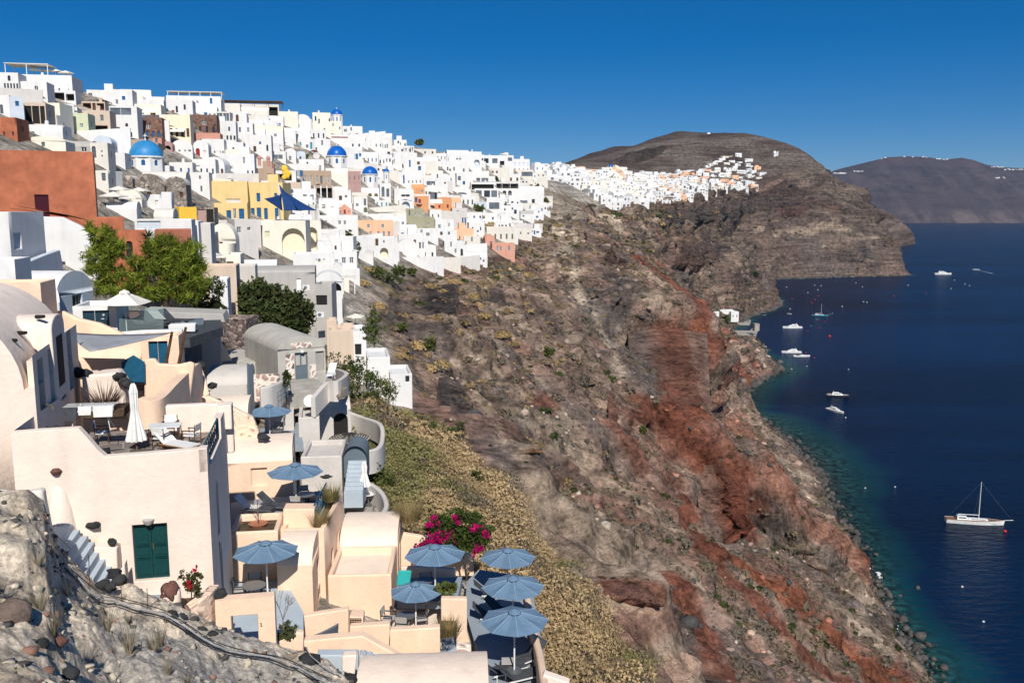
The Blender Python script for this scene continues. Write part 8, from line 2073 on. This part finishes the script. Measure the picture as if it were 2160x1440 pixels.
for s_, tm_, lb_ in ((nr_, fine, 'dense golden dry brush beside the blue parasols'), (~nr_, crs, 'golden dry brush higher on the slope behind the hotel')): scatter('dry_brush', tm_, P[s_], SB_[s_], M_SHRUB, lb_, 'brush', col[s_])
MND = [(880,722,22,20),(928,760,24,18),(905,770,20,16),(935,612,18,14),(905,600,16,12),(960,590,20,12),(1010,640,14,18),(1022,660,18,14),(1000,620,12,18),(1045,570,16,10),(1110,575,18,14),(1095,560,14,9),(1060,700,20,14),(1085,720,16,10),(1135,470,14,16),(1110,455,10,12),(1010,452,12,12),(1035,470,12,12),(780,565,18,16),(760,590,22,14),(800,640,14,16),(845,745,16,14),(1395,468,10,10),(1410,455,9,8),(1015,530,16,10),(990,540,10,10),(795,735,12,14),(1180,1210,26,30),(1150,1250,20,14)]
for i, (x, y, rx, ry) in enumerate(MND):
 h_ = hitd(x, y + ry * .6); k = h_.length / FPX
 v, f = tuft(420, 50 + i, .8, .1, .5); v = v * np.array([rx * k, rx * k * .9, ry * k * 1.1])
 o = mesh_obj('dry_bush', v, f, M_SHRUB, loc=h_); t = .8 + .4 * random.Random(i).random(); rr = np.random.default_rng(i)
 set_col(o, np.array([.45, .32, .15])[None] * t * (.7 + .6 * rr.random((len(v), 1))))
 place = 'above the white path' if y < 600 and x < 900 else 'near the white cliff path' if y < 680 and x < 1040 else 'beside the cliff edge houses' if x < 960 else 'on the rock spur' if y < 480 else 'beside the blue parasols' if y > 1000 else 'on the middle slope'
 tag(o, f'rounded straw coloured bush {place}', 'dry bush', f'straw coloured bushes {place}')
BG = tree('bougainvillea', 'magenta bougainvillea spilling over the blue parasol', 'bougainvillea', (985, 1200), 43.5, [(930,1110,34,24),(975,1100,36,20),(1000,1140,30,26),(955,1135,40,24),(905,1150,18,14),(1020,1120,20,18)], .12, 9000, (.055, .085, .02), 61, tr_=.07)
def flowers(parent, lst, Y, n, leaf, colr, seed, name='flowers'):
 return crown_mesh(name, blobs_px(lst, Y), parent, M_LEAF, leaf, n, seed, colr, .5, 1.0)
flowers(BG, [(912,1100,16,12),(930,1135,28,16),(900,1152,18,10),(945,1128,20,12),(880,1153,10,6),(1000,1112,14,8),(1025,1125,10,8),(1010,1150,10,10),(960,1095,16,6),(1003,1165,6,10)], 43.1, 4200, .09, (.40, .006, .13), 62)
rp = tree('flowering_plant', 'thin red flowered plant in the curved planter', 'plant', (405, 1262), 29, [(398,1225,14,16),(410,1238,16,14),(385,1210,6,12),(420,1215,8,8)], .08, 900, (.06, .075, .025), 63, tr_=.025)
flowers(rp, [(413,1199,5,5),(400,1235,10,8)], 28.9, 260, .07, (.42, .01, .03), 64)
bp_ = tree('flowering_plant', 'small purple red climber on the terrace edge in the far village', 'plant', (985, 470), 330, [(985,452,9,12),(990,466,7,6)], .55, 700, (.2, .01, .06), 65, trunk=False)
tree('dry_shrub', 'bare branched shrub with green base beside the numbered doorway', 'shrub', (598, 1345), 31.2, [(600,1335,20,12),(615,1320,14,10),(595,1345,16,6)], .07, 1500, (.07, .09, .04), 66, tr_=.03)
def twigs(px, py, Y, h, label, n=46, spread=.55, m_='trunk', name='dry_shrub', cat='shrub', seed=1):
 r_ = random.Random(seed); mb = MB(); o0 = at(px, py, Y)
 def br(p, d, l, r, dep):
  q = p + d * l; mb.tube(p, q, r, r * .6, 4, cap=False)
  if dep:
   for _ in range(3): br(q, (d + Vector((r_.uniform(-1, 1), r_.uniform(-1, 1), r_.uniform(-.2, .7))) * spread).normalized(), l * r_.uniform(.6, .85), r * .6, dep - 1)
 br(Vector((0, 0, 0)), Vector((0, 0, 1)), h * .35, .03, 4)
 o = mb.build(name, P_(m_), merge=False, loc=o0); return tag(o, label, cat)
mat('greytwig', (.16, .12, .10), rough=.9)
twigs(598, 1338, 31.1, 1.7, 'leafless grey twigs above the green shrub by the doorway', m_='greytwig', seed=3)
pot = empty('potted_shrub', at(545, 1112, 40.2), 0, 'bare shrub in a wide terracotta bowl on the planter', 'potted plant')
mb = MB(); mb.lathe([(0, 0), (.3, 0), (.45, .22), (.4, .22), (.38, .17), (0, .17)], n=18); mb.build('pot', P_('terracotta_pot'), pot, smooth='auto')
o = twigs(545, 1108, 40.2, 1.1, None, m_='greytwig', seed=5, name='branches', cat=None); o.parent = pot; o.location = (0, 0, .15)
def grass_clump(px, py, Y, h, r, n, colr, label, name='dry_grass', cat='plant', sp=.5, w_=.012, seed=1):
 rr = np.random.default_rng(seed); V_, F_ = [], []
 for i in range(n):
  a = rr.random() * 6.28; b0 = np.array([math.cos(a), math.sin(a), 0]) * r * rr.random() ** .5; l = h * (.5 + .6 * rr.random()); d = np.array([math.cos(a) * sp, math.sin(a) * sp, 1]) * l + rr.normal(size=3) * .12 * l
  s = np.array([-math.sin(a), math.cos(a), 0]) * w_; k = len(V_); V_ += [b0 - s, b0 + s, b0 + d]; F_.append((k, k + 1, k + 2))
 o = mesh_obj(name, np.array(V_), np.array(F_), M_LEAF, loc=at(px, py, Y)); set_col(o, np.array([colr] * len(V_)) * (.6 + .7 * rr.random((len(V_), 1)))); return tag(o, label, cat)
grass_clump(221, 862, 38.7, 1.15, .25, 170, (.20, .13, .10), 'spiky brown agave in the earth bed', 'agave', 'agave', 1.0, .03, 2)
grass_clump(698, 1055, 43.4, .9, .4, 420, (.24, .20, .08), 'dry yellow grass tuft beside the teal blue railing', seed=3)
grass_clump(676, 1108, 40.8, .9, .4, 420, (.30, .23, .10), 'dry straw grass tuft at the near end of the long planter', seed=4)
grass_clump(945, 1335, 35.5, .6, .5, 500, (.24, .18, .08), 'brown dry grass in the bed below the peach wall', seed=5)
grass_clump(862, 1098, 46, 1.3, .6, 500, (.33, .25, .12), 'straw grass beside the largest peach barrel house', seed=6)
rl = MB(); P0, P1 = at(662, 1066, 41.2), at(688, 1018, 44.6); dz = Vector((0, 0, .75))
rl.tube(P0, P1, .04, n=5); rl.tube(P0 - dz, P1 - dz, .03, n=5)
for k in range(9):
 p = P0.lerp(P1, k / 8); rl.tube(p - dz, p, .02, n=4)
 if k < 8: q = P0.lerp(P1, (k + 1) / 8); rl.tube(p - dz, q, .015, n=4); rl.tube(p, q - dz, .015, n=4)
tag(rl.build('railing', P_('blue_door'), merge=False), 'blue slanted metal railing beside the parasol terrace', 'railing')
rock(689, 1004, 45, .28, 'black_rock', 'dark flat stone on the wall end above the blue railing', seed=51, squash=.4)
CH = make_chair('armchair', '', 'chair', 'grey')
many(CH, [(820, 1322, -18.7, 1.4, 'grey chair left of the round black table'), (850, 1335, -18.7, 3.0, 'grey chair in front of the round black table'), (888, 1322, -18.7, -1.3, 'grey chair right of the round black table'), (640, 1062, -15.1, .3, 'dark chair under the towel lounger parasol'), (627, 1078, -15.1, 3.1, 'grey chair seen from behind under the towel lounger parasol'),
  (538, 1252, -16.8, .2, 'dark chair behind the round table of the patio parasol'), (507, 1262, -16.8, 1.8, 'pale chair beside the round table of the patio parasol'), (585, 920, -14.5, -.2, 'navy chair under the smallest parasol'), (900, 1250, -17.7, .2, 'dark chair under the bougainvillea parasol')], 'chairs on the hotel patios')
for (x, y, z, r_, lb) in ((857, 1330, -18.7, .42, 'round black table between grey chairs'), (537, 1268, -16.8, .5, 'round grey table behind the gate wall'), (645, 1072, -15.1, .48, 'round grey table under the towel lounger parasol'), (585, 932, -14.5, .42, 'round navy table under the smallest parasol'), (895, 1256, -17.7, .42, 'round dark table under the bougainvillea parasol')):
 put(make_table('round_table', lb, r=r_, top='grey_metal'), x, y, z)
LG = make_lounger('', 'cushion', 'white_metal')
for i, (x, y, rz_, lb) in enumerate(((1060, 1425, 2.1, 'dark sun lounger at the bottom of the long blue terrace'), (1108, 1400, -.9, 'dark sun lounger right of the small square table'), (1095, 1438, 2.0, 'dark sun lounger cut by the bottom edge'), (1040, 1310, 1.6, 'dark sun lounger between the middle and front parasols'), (1065, 1300, 1.2, 'second dark sun lounger between the middle and front parasols'), (1040, 1260, 1.7, 'dark sun lounger in the shade of the middle parasol'))):
 put(LG if i == 0 else copy_tree(LG), x, y, -19.0, rz=rz_, label=lb)['group'] = 'dark sun loungers on the long blue terrace'
put(make_table('side_table', 'small square table between the dark sun loungers', w=.55, d=.55, h=.4, top='greyplaster'), 1072, 1413, -19)
print('plants', round(time.time() - T0, 1))
def boat(px, py, lpx, head, label, kind='motor', hull='white_metal', name='motor_yacht', cat='boat', dinghy=False, beam=.27):
 c = on_z(px, py, SEA); L = lpx / FPX * c.length / max(.35, abs(math.cos(head) * 1.0)) if abs(math.cos(head)) > .4 else lpx / FPX * c.length * 1.6
 root = empty(name, c, head, label, cat); B = L * beam; fb_ = L * .085 if kind != 'sail' else L * .07
 mb = MB(); rows_ = []
 for i in range(13):
  t = i / 12; x = (t - .5) * L; w = B / 2 * (1 - max(0, (t - .45) / .55) ** 2.3) * (.86 + .14 * min(1, t * 4)); z = fb_ * (1 + .55 * max(0, t - .4) ** 1.5)
  rows_.append([(x, -w, z), (x - L * .015 * t, -w * .8, 0.0), (x - L * .03, 0, -fb_ * .6), (x - L * .015 * t, w * .8, 0.0), (x, w, z)])
 for A, D_ in zip(rows_[:-1], rows_[1:]):
  for j in range(4): mb.poly([A[j], A[j + 1], D_[j + 1], D_[j]])
 mb.poly(rows_[0]); mb.build('hull', P_(hull), root, smooth='auto')
 mb = MB()
 for A, D_ in zip(rows_[:-1], rows_[1:]): mb.poly([(A[0][0], A[0][1] * .96, A[0][2] - .03 * fb_), (D_[0][0], D_[0][1] * .96, D_[0][2] - .03 * fb_), (D_[4][0], D_[4][1] * .96, D_[4][2] - .03 * fb_), (A[4][0], A[4][1] * .96, A[4][2] - .03 * fb_)])
 mb.build('deck', P_('white_metal' if kind != 'sail' else 'wood'), root)
 def cab(x0, x1, w, z0, h, rake, nm='cabin', m_='white_metal', win=True):
  q = MB(); bt = [(x0, -w, z0), (x1, -w * .8, z0), (x1, w * .8, z0), (x0, w, z0)]; tp = [(x0 + rake * .3, -w * .85, z0 + h), (x1 - rake, -w * .65, z0 + h), (x1 - rake, w * .65, z0 + h), (x0 + rake * .3, w * .85, z0 + h)]
  q.poly(bt); q.poly(tp)
  for i in range(4): j = (i + 1) % 4; q.poly([bt[i], bt[j], tp[j], tp[i]])
  o = q.build(nm, P_(m_), root)
  if win:
   q = MB(); lp = lambda a, b_, t: tuple(a[k] * (1 - t) + b_[k] * t for k in range(3))
   for i in (0, 1, 2):
    j = (i + 1) % 4; a0, a1, b0, b1 = bt[i], bt[j], tp[i], tp[j]
    p = [lp(lp(a0, a1, .12), lp(b0, b1, .12), .45), lp(lp(a0, a1, .88), lp(b0, b1, .88), .45), lp(lp(a0, a1, .88), lp(b0, b1, .88), .85), lp(lp(a0, a1, .12), lp(b0, b1, .12), .85)]
    q.poly([(v[0] * 1.004 + (.01 if i == 1 else 0), v[1] * 1.03, v[2]) for v in p])
   q.build('windows', P_('glass_dark'), o, merge=False)
 if kind == 'motor':
  cab(-L * .3, L * .22, B * .38, fb_, L * .075, L * .09); cab(-L * .26, L * .06, B * .28, fb_ + L * .075, L * .045, L * .05, 'flybridge')
  q = MB(); q.tube((-L * .2, 0, fb_ + L * .12), (-L * .23, 0, fb_ + L * .19), L * .006, n=5); q.build('radar_mast', P_('white_metal'), root)
 elif kind == 'open':
  cab(-L * .05, L * .12, B * .25, fb_, L * .05, L * .04); q = MB(); q.box(-L * .35, -L * .15, -B * .3, B * .3, fb_, fb_ + L * .025); q.build('seat', P_('cushion'), root)
 elif kind == 'row':
  for xx in (-.2, .1): q = MB(); q.box(L * xx, L * (xx + .07), -B * .42, B * .42, fb_ * .8, fb_ * .95); q.build('seat', P_('wood'), root)
 else:
  cab(-L * .32, -L * .12, B * .3, fb_, L * .055, L * .03); cab(-L * .12, L * .22, B * .24, fb_, L * .025, L * .02)
  q = MB(); q.tube((L * .06, 0, fb_), (L * .06, 0, fb_ + L * .72), L * .0065, L * .004, 6); q.build('mast', P_('white_metal'), root)
  q = MB(); q.tube((L * .06, 0, fb_ + L * .09), (-L * .3, 0, fb_ + L * .085), L * .006, n=5); q.build('boom', P_('white_metal'), root)
  q = MB(); q.tube((L * .49, 0, fb_ * 1.3), (L * .64, 0, fb_ * 1.5), L * .004, n=5); q.build('bowsprit', P_('white_metal'), root)
  for a in ((L * .62, 0, fb_ * 1.4), (-L * .48, 0, fb_), (0, B * .45, fb_), (0, -B * .45, fb_)): q = MB(); q.tube((L * .06, 0, fb_ + L * .71), a, .018, n=3); q.build('stay', P_('grey_metal'), root)
 if dinghy: q = MB(); q.lathe([(0, 0), (B * .16, .05), (B * .2, .25), (0, .35)], c=(-L * .4, 0, fb_ + .2), n=10); q.build('dinghy', P_('orange'), root)
 return root
boat(2056, 1103, 98, R(-12), 'white sailing yacht with bare mast and a long bowsprit', 'sail', name='sailing_yacht', cat='sailboat', beam=.22)
boat(1730, 666, 30, R(-14), 'dark teal hulled sailing boat with a tall mast near the far moorings', 'sail', 'shutter_teal', 'sailing_boat', 'sailboat', beam=.24)
boat(1671, 692, 39, R(184), 'white motor yacht with a flybridge off the pier')
boat(1669, 744, 39, R(180), 'long white motor yacht moored just behind a speedboat')
boat(1691, 752, 33, R(-3), 'slim white speedboat beside the long white yacht', 'open', name='speedboat')
boat(1768, 836, 41, R(-14), 'black hulled motor boat carrying an orange dinghy', hull='dark_metal', dinghy=True)
boat(1762, 868, 20, R(-62), 'white cabin boat with its bow towards the viewer', name='cabin_boat')
boat(1611, 731, 11, R(170), 'small dark and white boat near the pier', 'open', name='speedboat')
boat(1989, 579, 31, R(-5), 'white motor yacht far out by the headland')
boat(2059, 569, 11, R(160), 'tiny speedboat trailing a white wake far out', 'open', name='speedboat')
boat(1578, 720, 18, R(0), 'white boat moored at the near side of the pier', 'sail', name='sailing_boat', cat='sailboat')
boat(1576, 700, 13, R(0), 'white boat moored inside the pier corner', name='motor_boat')
boat(1665, 662, 8, R(150), 'small white boat between the far moorings and the shore', 'row', name='rowing_boat')
boat(1711, 687, 5, R(10), 'tiny dark rowing boat near the red moorings', 'row', 'grey_metal', name='rowing_boat')
boat(1724, 674, 6, R(10), 'tiny grey boat below the teal sailing boat', 'row', 'grey_metal', name='rowing_boat')
boat(1613, 665, 8, R(5), 'small grey boat by the harbour rocks', 'row', 'grey_metal', name='rowing_boat')
mat('foam', (.5, .58, .62), rough=.8)
w0 = on_z(2063, 570, SEA + .06); w1 = on_z(2095, 577, SEA + .06); dd = (w1 - w0).normalized(); nn_ = Vector((-dd.y, dd.x, 0)); mb = MB()
for k in range(14):
 a, b_ = w0.lerp(w1, k / 14), w0.lerp(w1, (k + .6) / 14); s0 = .5 + k * .12; mb.poly([a - nn_ * s0, b_ - nn_ * s0 * .7, b_ + nn_ * s0 * .5, a + nn_ * s0])
tag(mb.build('wake_foam', P_('foam'), merge=False), 'white wake on the water behind the tiny speedboat', 'foam', kind='stuff')
kk = (cl3[:, 1] > 168) & (cl3[:, 1] < 215); pts = cl3[kk]; mb = MB(); r_ = random.Random(2)
for p in pts:
 if r_.random() < .75: x, y = p[0] + 1.0 + r_.uniform(-.6, 1.2), p[1]; s_ = r_.uniform(.12, .5); mb.poly([(x - s_, y - s_ * 2, SEA + .07), (x + s_ * .7, y - s_, SEA + .07), (x + s_, y + s_ * 2, SEA + .07), (x - s_ * .4, y + s_, SEA + .07)])
tag(mb.build('surf_foam', P_('foam'), merge=False), 'thin white surf along the dark beach', 'foam', kind='stuff')
mat('buoy_red', (.55, .03, .015), rough=.5); mat('buoy_white', (.7, .7, .66), rough=.5)
c6 = lambda x, y: (1560 + x / 3.6, 260 + y / 3.6); c7 = lambda x, y: (1440 + x / 4.8, 600 + y / 4.8); c8 = lambda x, y: (1680 + x / 3.273, 1000 + y / 3.273)
def buoy(p, red, s, i):
 c = on_z(*p, SEA); mb = MB(); mb.lathe([(0, -.3 * s), (.45 * s, -.15 * s), (.55 * s, .2 * s), (.35 * s, .55 * s), (0, .65 * s)], n=10)
 o = mb.build('mooring_buoy', P_('buoy_red' if red else 'buoy_white'), loc=c, smooth=True)
 zone = 'in the far bay' if p[1] < 640 else 'around the harbour moorings' if p[1] < 720 else 'off the red headland' if p[1] < 900 else 'near the sailing yacht'
 return tag(o, f'round {"red" if red else "white"} mooring buoy {zone}', 'buoy', f'{"red" if red else "white"} buoys {zone}')
i = 0
for q in ((884,1213),(933,1243),(571,1230),(619,1234),(594,1266),(519,1287),(357,1245),(941,1356),(968,1360),(779,1392),(384,1410),(1631,1192),(1746,1233),(1606,1256),(1280,1231),(1712,1222)): buoy(c6(*q), False, 1.15, i)
for q in ((599,1313),(574,1341),(550,1363),(399,1334),(1173,1313),(1417,1290)): buoy(c6(*q), True, 1.2, i)
for q in ((1268,472),(1387,440),(1439,378),(1465,335),(1248,697),(1335,742)): buoy(c7(*q), True, .8, i)
o = buoy(c7(1488, 527), True, 1.9, 0); o['label'] = 'largest red mooring buoy right of the flybridge yacht'; del o['group']
for q in ((1515,292),(1257,829),(1104,856),(1680,860),(1650,1348),(672,603)): buoy(c7(*q), False, .65, i)
for q in ((475,96),(681,88),(1145,777),(1292,1018)): buoy(c8(*q), False, .55, i)
o = buoy(c8(1440, 395), True, .95, 0); o['label'] = 'orange red buoy off the bow of the white sailing yacht'; del o['group']
def vpar(px, py, wpx, label, m_='canvas', h=2.5, Y=None, n=6):
 """small parasol whose peak is at (px, py)"""
 Y = Y or hitd(px, py + wpx * .75).y; a = at(px, py, Y); r = wpx / 2 * a.length / FPX
 root = empty('parasol', (a.x, a.y, a.z - h), .3, label, 'parasol')
 mb = MB(); mb.lathe([(0, h), (r, h - r * .32), (r, h - r * .32 - .12)], n=n); mb.build('canopy', P_(m_), root)
 mb = MB(); mb.tube((0, 0, 0), (0, 0, h), .04, n=5); mb.build('pole', P_('grey_metal'), root); return root
VP = [(239,404,52,'white parasol beside the terracotta building edge'),(250,392,42,'upper white parasol before the stone barrel gables',),(293,395,40,'white parasol over the terrace of the stone barrel gables'),(275,410,44,'broad white parasol right of the terracotta building'),(72,143,22,'first white parasol of the rooftop bar'),(93,146,20,'second white parasol of the rooftop bar'),(105,146,20,'third white parasol of the rooftop bar'),(118,146,22,'fourth white parasol of the rooftop bar'),(138,149,28,'last white parasol of the rooftop bar'),
(439,485,34,'white parasol by the small grey arched house'),(444,530,44,'large white parasol behind the feathery tree'),(466,535,36,'white parasol with a table behind the feathery tree'),(644,395,34,'white parasol above the blue sails'),(635,400,30,'second white parasol above the blue sails'),(672,430,30,'grey white parasol right of the blue sails'),(621,508,30,'pale pink parasol under the great arch'),(667,503,34,'pale parasol under the tall narrow arch'),(750,661,40,'lone white parasol at the cliff edge'),
(662,316,18,'dark red parasol in the white quarter','red_dark'),(912,430,12,'small white parasol on the terracotta terrace'),(884,428,14,'lilac parasol on the terracotta terrace','mauve'),(822,338,14,'white parasol among the white terraces'),(627,372,18,'pale parasol by the yellow figure'),(396,276,12,'small blue parasol by the arches','shutter_blue'),(416,345,16,'white parasol on the lowest barrel roof terrace'),(1062,323,20,'flat parasol on the right skyline terrace'),(612,280,18,'white parasol in the white quarter upper terrace')]
mat('red_dark', (.16, .012, .02), rough=.8)
for q in VP: vpar(*q[:4], m_=q[4] if len(q) > 4 else 'canvas')
def pergola(x0, x1, yt, yb, Y, label, m_='white_metal', roofm='canvas', d=4, posts=4, solid=True, name='pergola', th=.12):
 a = at(x0, yb, Y); w = (at(x1, yb, Y) - a).length; h = at(x0, yt, Y).z - a.z
 root = empty(name, a, R(10), label, 'pergola')
 for i in range(posts):
  for yy in (0, d): mb = MB(); x = w * i / (posts - 1); mb.box(x - th / 2, x + th / 2, yy - th / 2, yy + th / 2, -.5, h); mb.build('post', P_(m_), root)
 mb = MB(); mb.box(-.2, w + .2, -.2, d + .2, h, h + .12) if solid else None
 if not solid:
  for k in range(12): x = w * (k + .5) / 12; mb.box(x - .05, x + .05, -.3, d + .3, h, h + .12)
 mb.build('roof', P_(roofm), root, merge=solid); return root
hy = lambda o: o[0].location.y
pergola(12, 95, 134, 156, hy(BAR) + 2, 'tall white pergola frame of the rooftop bar', d=5, posts=3)
pergola(354, 463, 193, 205, hy(RB) + 1, 'cream awning roof of the restaurant on the skyline', d=5, posts=6)
pergola(175, 222, 212, 216, 185, 'brown pergola above the beige upper room', 'brown_wood', 'brown_wood', d=4, posts=3, solid=False)
pergola(664, 702, 392, 420, 185, 'white pergola on the taupe house', d=3, posts=4, solid=False)
pergola(724, 748, 587, 612, 112, 'small white pergola at the cliff edge', d=2.5, posts=2)
pergola(990, 1095, 383, 397, 395, 'white pergola along the hotel gallery', d=3, posts=7)
pergola(470, 590, 212, 218, 262, 'long brown roof of the skyline restaurant', 'brown_wood', 'brown_wood', d=6, posts=5)
for (x0, x1, y, Y, lb) in ((305, 335, 228, 190, 'cream awning sloping over the terrace below the skyline'), (350, 392, 268, 190, 'cream awning above the tall brown doors'), (505, 540, 226, 255, 'left rounded cream blind of the skyline restaurant'), (538, 568, 228, 258, 'right rounded cream blind of the skyline restaurant'), (845, 870, 402, 265, 'striped cream awning over dark windows'), (905, 935, 396, 290, 'cream awning over a shaded white terrace')):
 a, b_ = at(x0, y, Y), at(x1, y, Y); mb = MB(); mb.prism([tuple(a), tuple(b_), (b_.x + .2, b_.y - 1.8, b_.z - 1.1), (a.x - .2, a.y - 1.8, a.z - 1.1)], (0, 0, -.05)); tag(mb.build('awning', P_('canvas')), lb, 'awning')
CY = CB[0].location.y + 1
sail('shade_sail', 'largest bright blue shade sail with a high peak', [(588, 388, CY + 6), (599, 444, CY + 2), (637, 445, CY + 4)], 'sail_blue', .3)
sail('shade_sail', 'blue shade sail stretched to the left', [(557, 419, CY + 0), (596, 445, CY + 3), (594, 408, CY + 6)], 'sail_blue', .3)
sail('shade_sail', 'blue shade sail stretched to the right', [(600, 404, CY + 8), (630, 444, CY + 2), (668, 444, CY + 5)], 'sail_blue', .3)
for (x, y0, y1, lb) in ((588, 386, 465, 'tall mast of the blue shade sails'), (672, 440, 466, 'short right post of the blue shade sails')):
 mb = MB(); mb.tube(at(x + 3, y1, CY + 5), at(x, y0, CY + 5), .09, n=6); tag(mb.build('mast', P_('white_metal')), lb, 'mast')
mb = MB()
for (x, y, s) in ((600, 356, .75), (603, 364, .8), (606, 371, .6), (611, 366, .45), (599, 374, .5)):
 c = at(x, y, 192); v, f = lump(2, int(x), .2); n0 = len(mb.v); mb.v += [(c.x + q[0] * s, c.y + q[1] * .25, c.z + q[2] * s) for q in v]; mb.f += [tuple(int(k) + n0 for k in q) for q in f]; mb.mi += [0] * len(f)
tag(mb.build('figure_sign', P_('brightyellow'), merge=False, smooth=True), 'curly bright yellow cut out figure on a taupe roof', 'sign')
for (x, y, Y, lb) in ((547, 339, 185, 'left dusty pink chimney pot'), (566, 340, 185, 'right dusty pink chimney pot'), (408, 409, 160, 'round satellite dish beside the tall white house'), (777, 536, 175, 'grey satellite dish by the yellow lined arches'), (667, 329, 225, 'pale green round dish in the white quarter')):
 c = at(x, y, Y); mb = MB()
 if 'chimney' in lb: mb.lathe([(.3, -1), (.32, .3), (.45, .4), (.4, .8), (0, 1.1)], n=10); o = mb.build('chimney', P_('pinkwall'), loc=c, smooth='auto')
 else: mb.lathe([(0, 0), (.5, .05), (.85, .2)], n=16); o = mb.build('satellite_dish', P_('greywhite'), loc=c, smooth=True); o.rotation_euler = (R(75), 0, R(20))
 tag(o, lb, 'chimney' if 'chimney' in lb else 'satellite dish')
for (x, y, Y, lb) in ((646, 606, 110.5, 'air conditioner on the grey plaster house'), (676, 663, 104, 'second air conditioner low on the grey house'), (675, 548, 128, 'air conditioner on the long white terrace wall'), (81, 192, 190, 'air conditioner beside the round window house')):
 c = at(x, y, Y); root = empty('air_conditioner', c, R(11), lb, 'air conditioner'); mb = MB(); mb.box(-.42, .42, -.32, 0, -.3, .3); mb.build('case', P_('white_metal'), root, bevel=.02)
 mb = MB(); mb.lathe([(0, 0), (.22, 0)], n=14); o = mb.build('fan_grille', P_('grey_metal'), root); o.rotation_euler = (R(90), 0, 0); o.location = (-.1, -.335, 0)
def person(px, py, Y, shirt, label, rz=0):
 a = at(px, py, Y); bm = bmesh.new(); sk_ = bm.verts.layers.skin.verify()
 J = dict(p=(0, 0, .92, .15), c=(0, 0, 1.35, .17), n=(0, 0, 1.5, .06), h=(0, 0, 1.63, .1), t=(0, .01, 1.72, .08), s1=(.2, 0, 1.42, .06), e1=(.27, .02, 1.15, .05), w1=(.25, -.12, .95, .04), s2=(-.2, 0, 1.42, .06), e2=(-.27, .02, 1.15, .05), w2=(-.22, -.15, 1.0, .04), k1=(.1, -.02, .5, .075), f1=(.11, 0, .08, .05), o1=(.11, -.14, .04, .04), k2=(-.1, .02, .5, .075), f2=(-.12, .05, .08, .05), o2=(-.12, -.1, .04, .04))
 V_ = {k: bm.verts.new(v[:3]) for k, v in J.items()}
 for k, v in J.items(): V_[k][sk_].radius = (v[3], v[3] * .85)
 V_['p'][sk_].use_root = True
 for e in 'p-c c-n n-h h-t c-s1 s1-e1 e1-w1 c-s2 s2-e2 e2-w2 p-k1 k1-f1 f1-o1 p-k2 k2-f2 f2-o2'.split(): i, j = e.split('-'); bm.edges.new((V_[i], V_[j]))
 me = bpy.data.meshes.new('person'); bm.to_mesh(me); bm.free(); me.materials.append(P_(shirt)); o = bpy.data.objects.new('person', me); COL.objects.link(o); o.location = a; o.rotation_euler.z = rz
 o.modifiers.new('s', 'SKIN'); md = o.modifiers.new('u', 'SUBSURF'); md.levels = md.render_levels = 1; return tag(o, label, 'person')
mat('skin', (.45, .27, .19)); pr = random.Random(4)
GS = [('red_paint', 'red'), ('sail_blue', 'blue'), ('white_cloth', 'white'), ('cushion', 'dark'), ('brown_wood', 'brown')]
for (xa, xb, y, Y, n, nm) in ((514, 530, 282, 262, 7, 'the stairs above the carved cross house'), (820, 834, 332, 300, 4, 'the viewing stairs left of the skyline houses'), (850, 872, 320, 330, 5, 'the skyline lookout terrace')):
 for k in range(n): q = GS[(k + n) % 5]; person(xa + (xb - xa) * (k + .5) / n, y + pr.uniform(-2, 2), Y, q[0], f'person in {q[1]} standing on {nm}', pr.uniform(0, 6))['group'] = f'tourists in {q[1]} on {nm}'
print('done', round(time.time() - T0, 1))
hz = MB(); hz.box(-2500, 9800, -400, 11000, -114, 340)
m = bpy.data.materials.new('haze'); m.use_nodes = True; nt = m.node_tree; nt.nodes.remove(nt.nodes['Principled BSDF'])
vol = N(nt, 'ShaderNodeVolumePrincipled', {'Color': (.62, .78, 1, 1), 'Density': 3e-5, 'Anisotropy': .2})
nt.links.new(vol.outputs[0], nt.nodes['Material Output'].inputs['Volume'])
o = hz.build('haze', m); tag(o, 'thin blue air between the viewer and the far cliff', 'haze', kind='stuff')
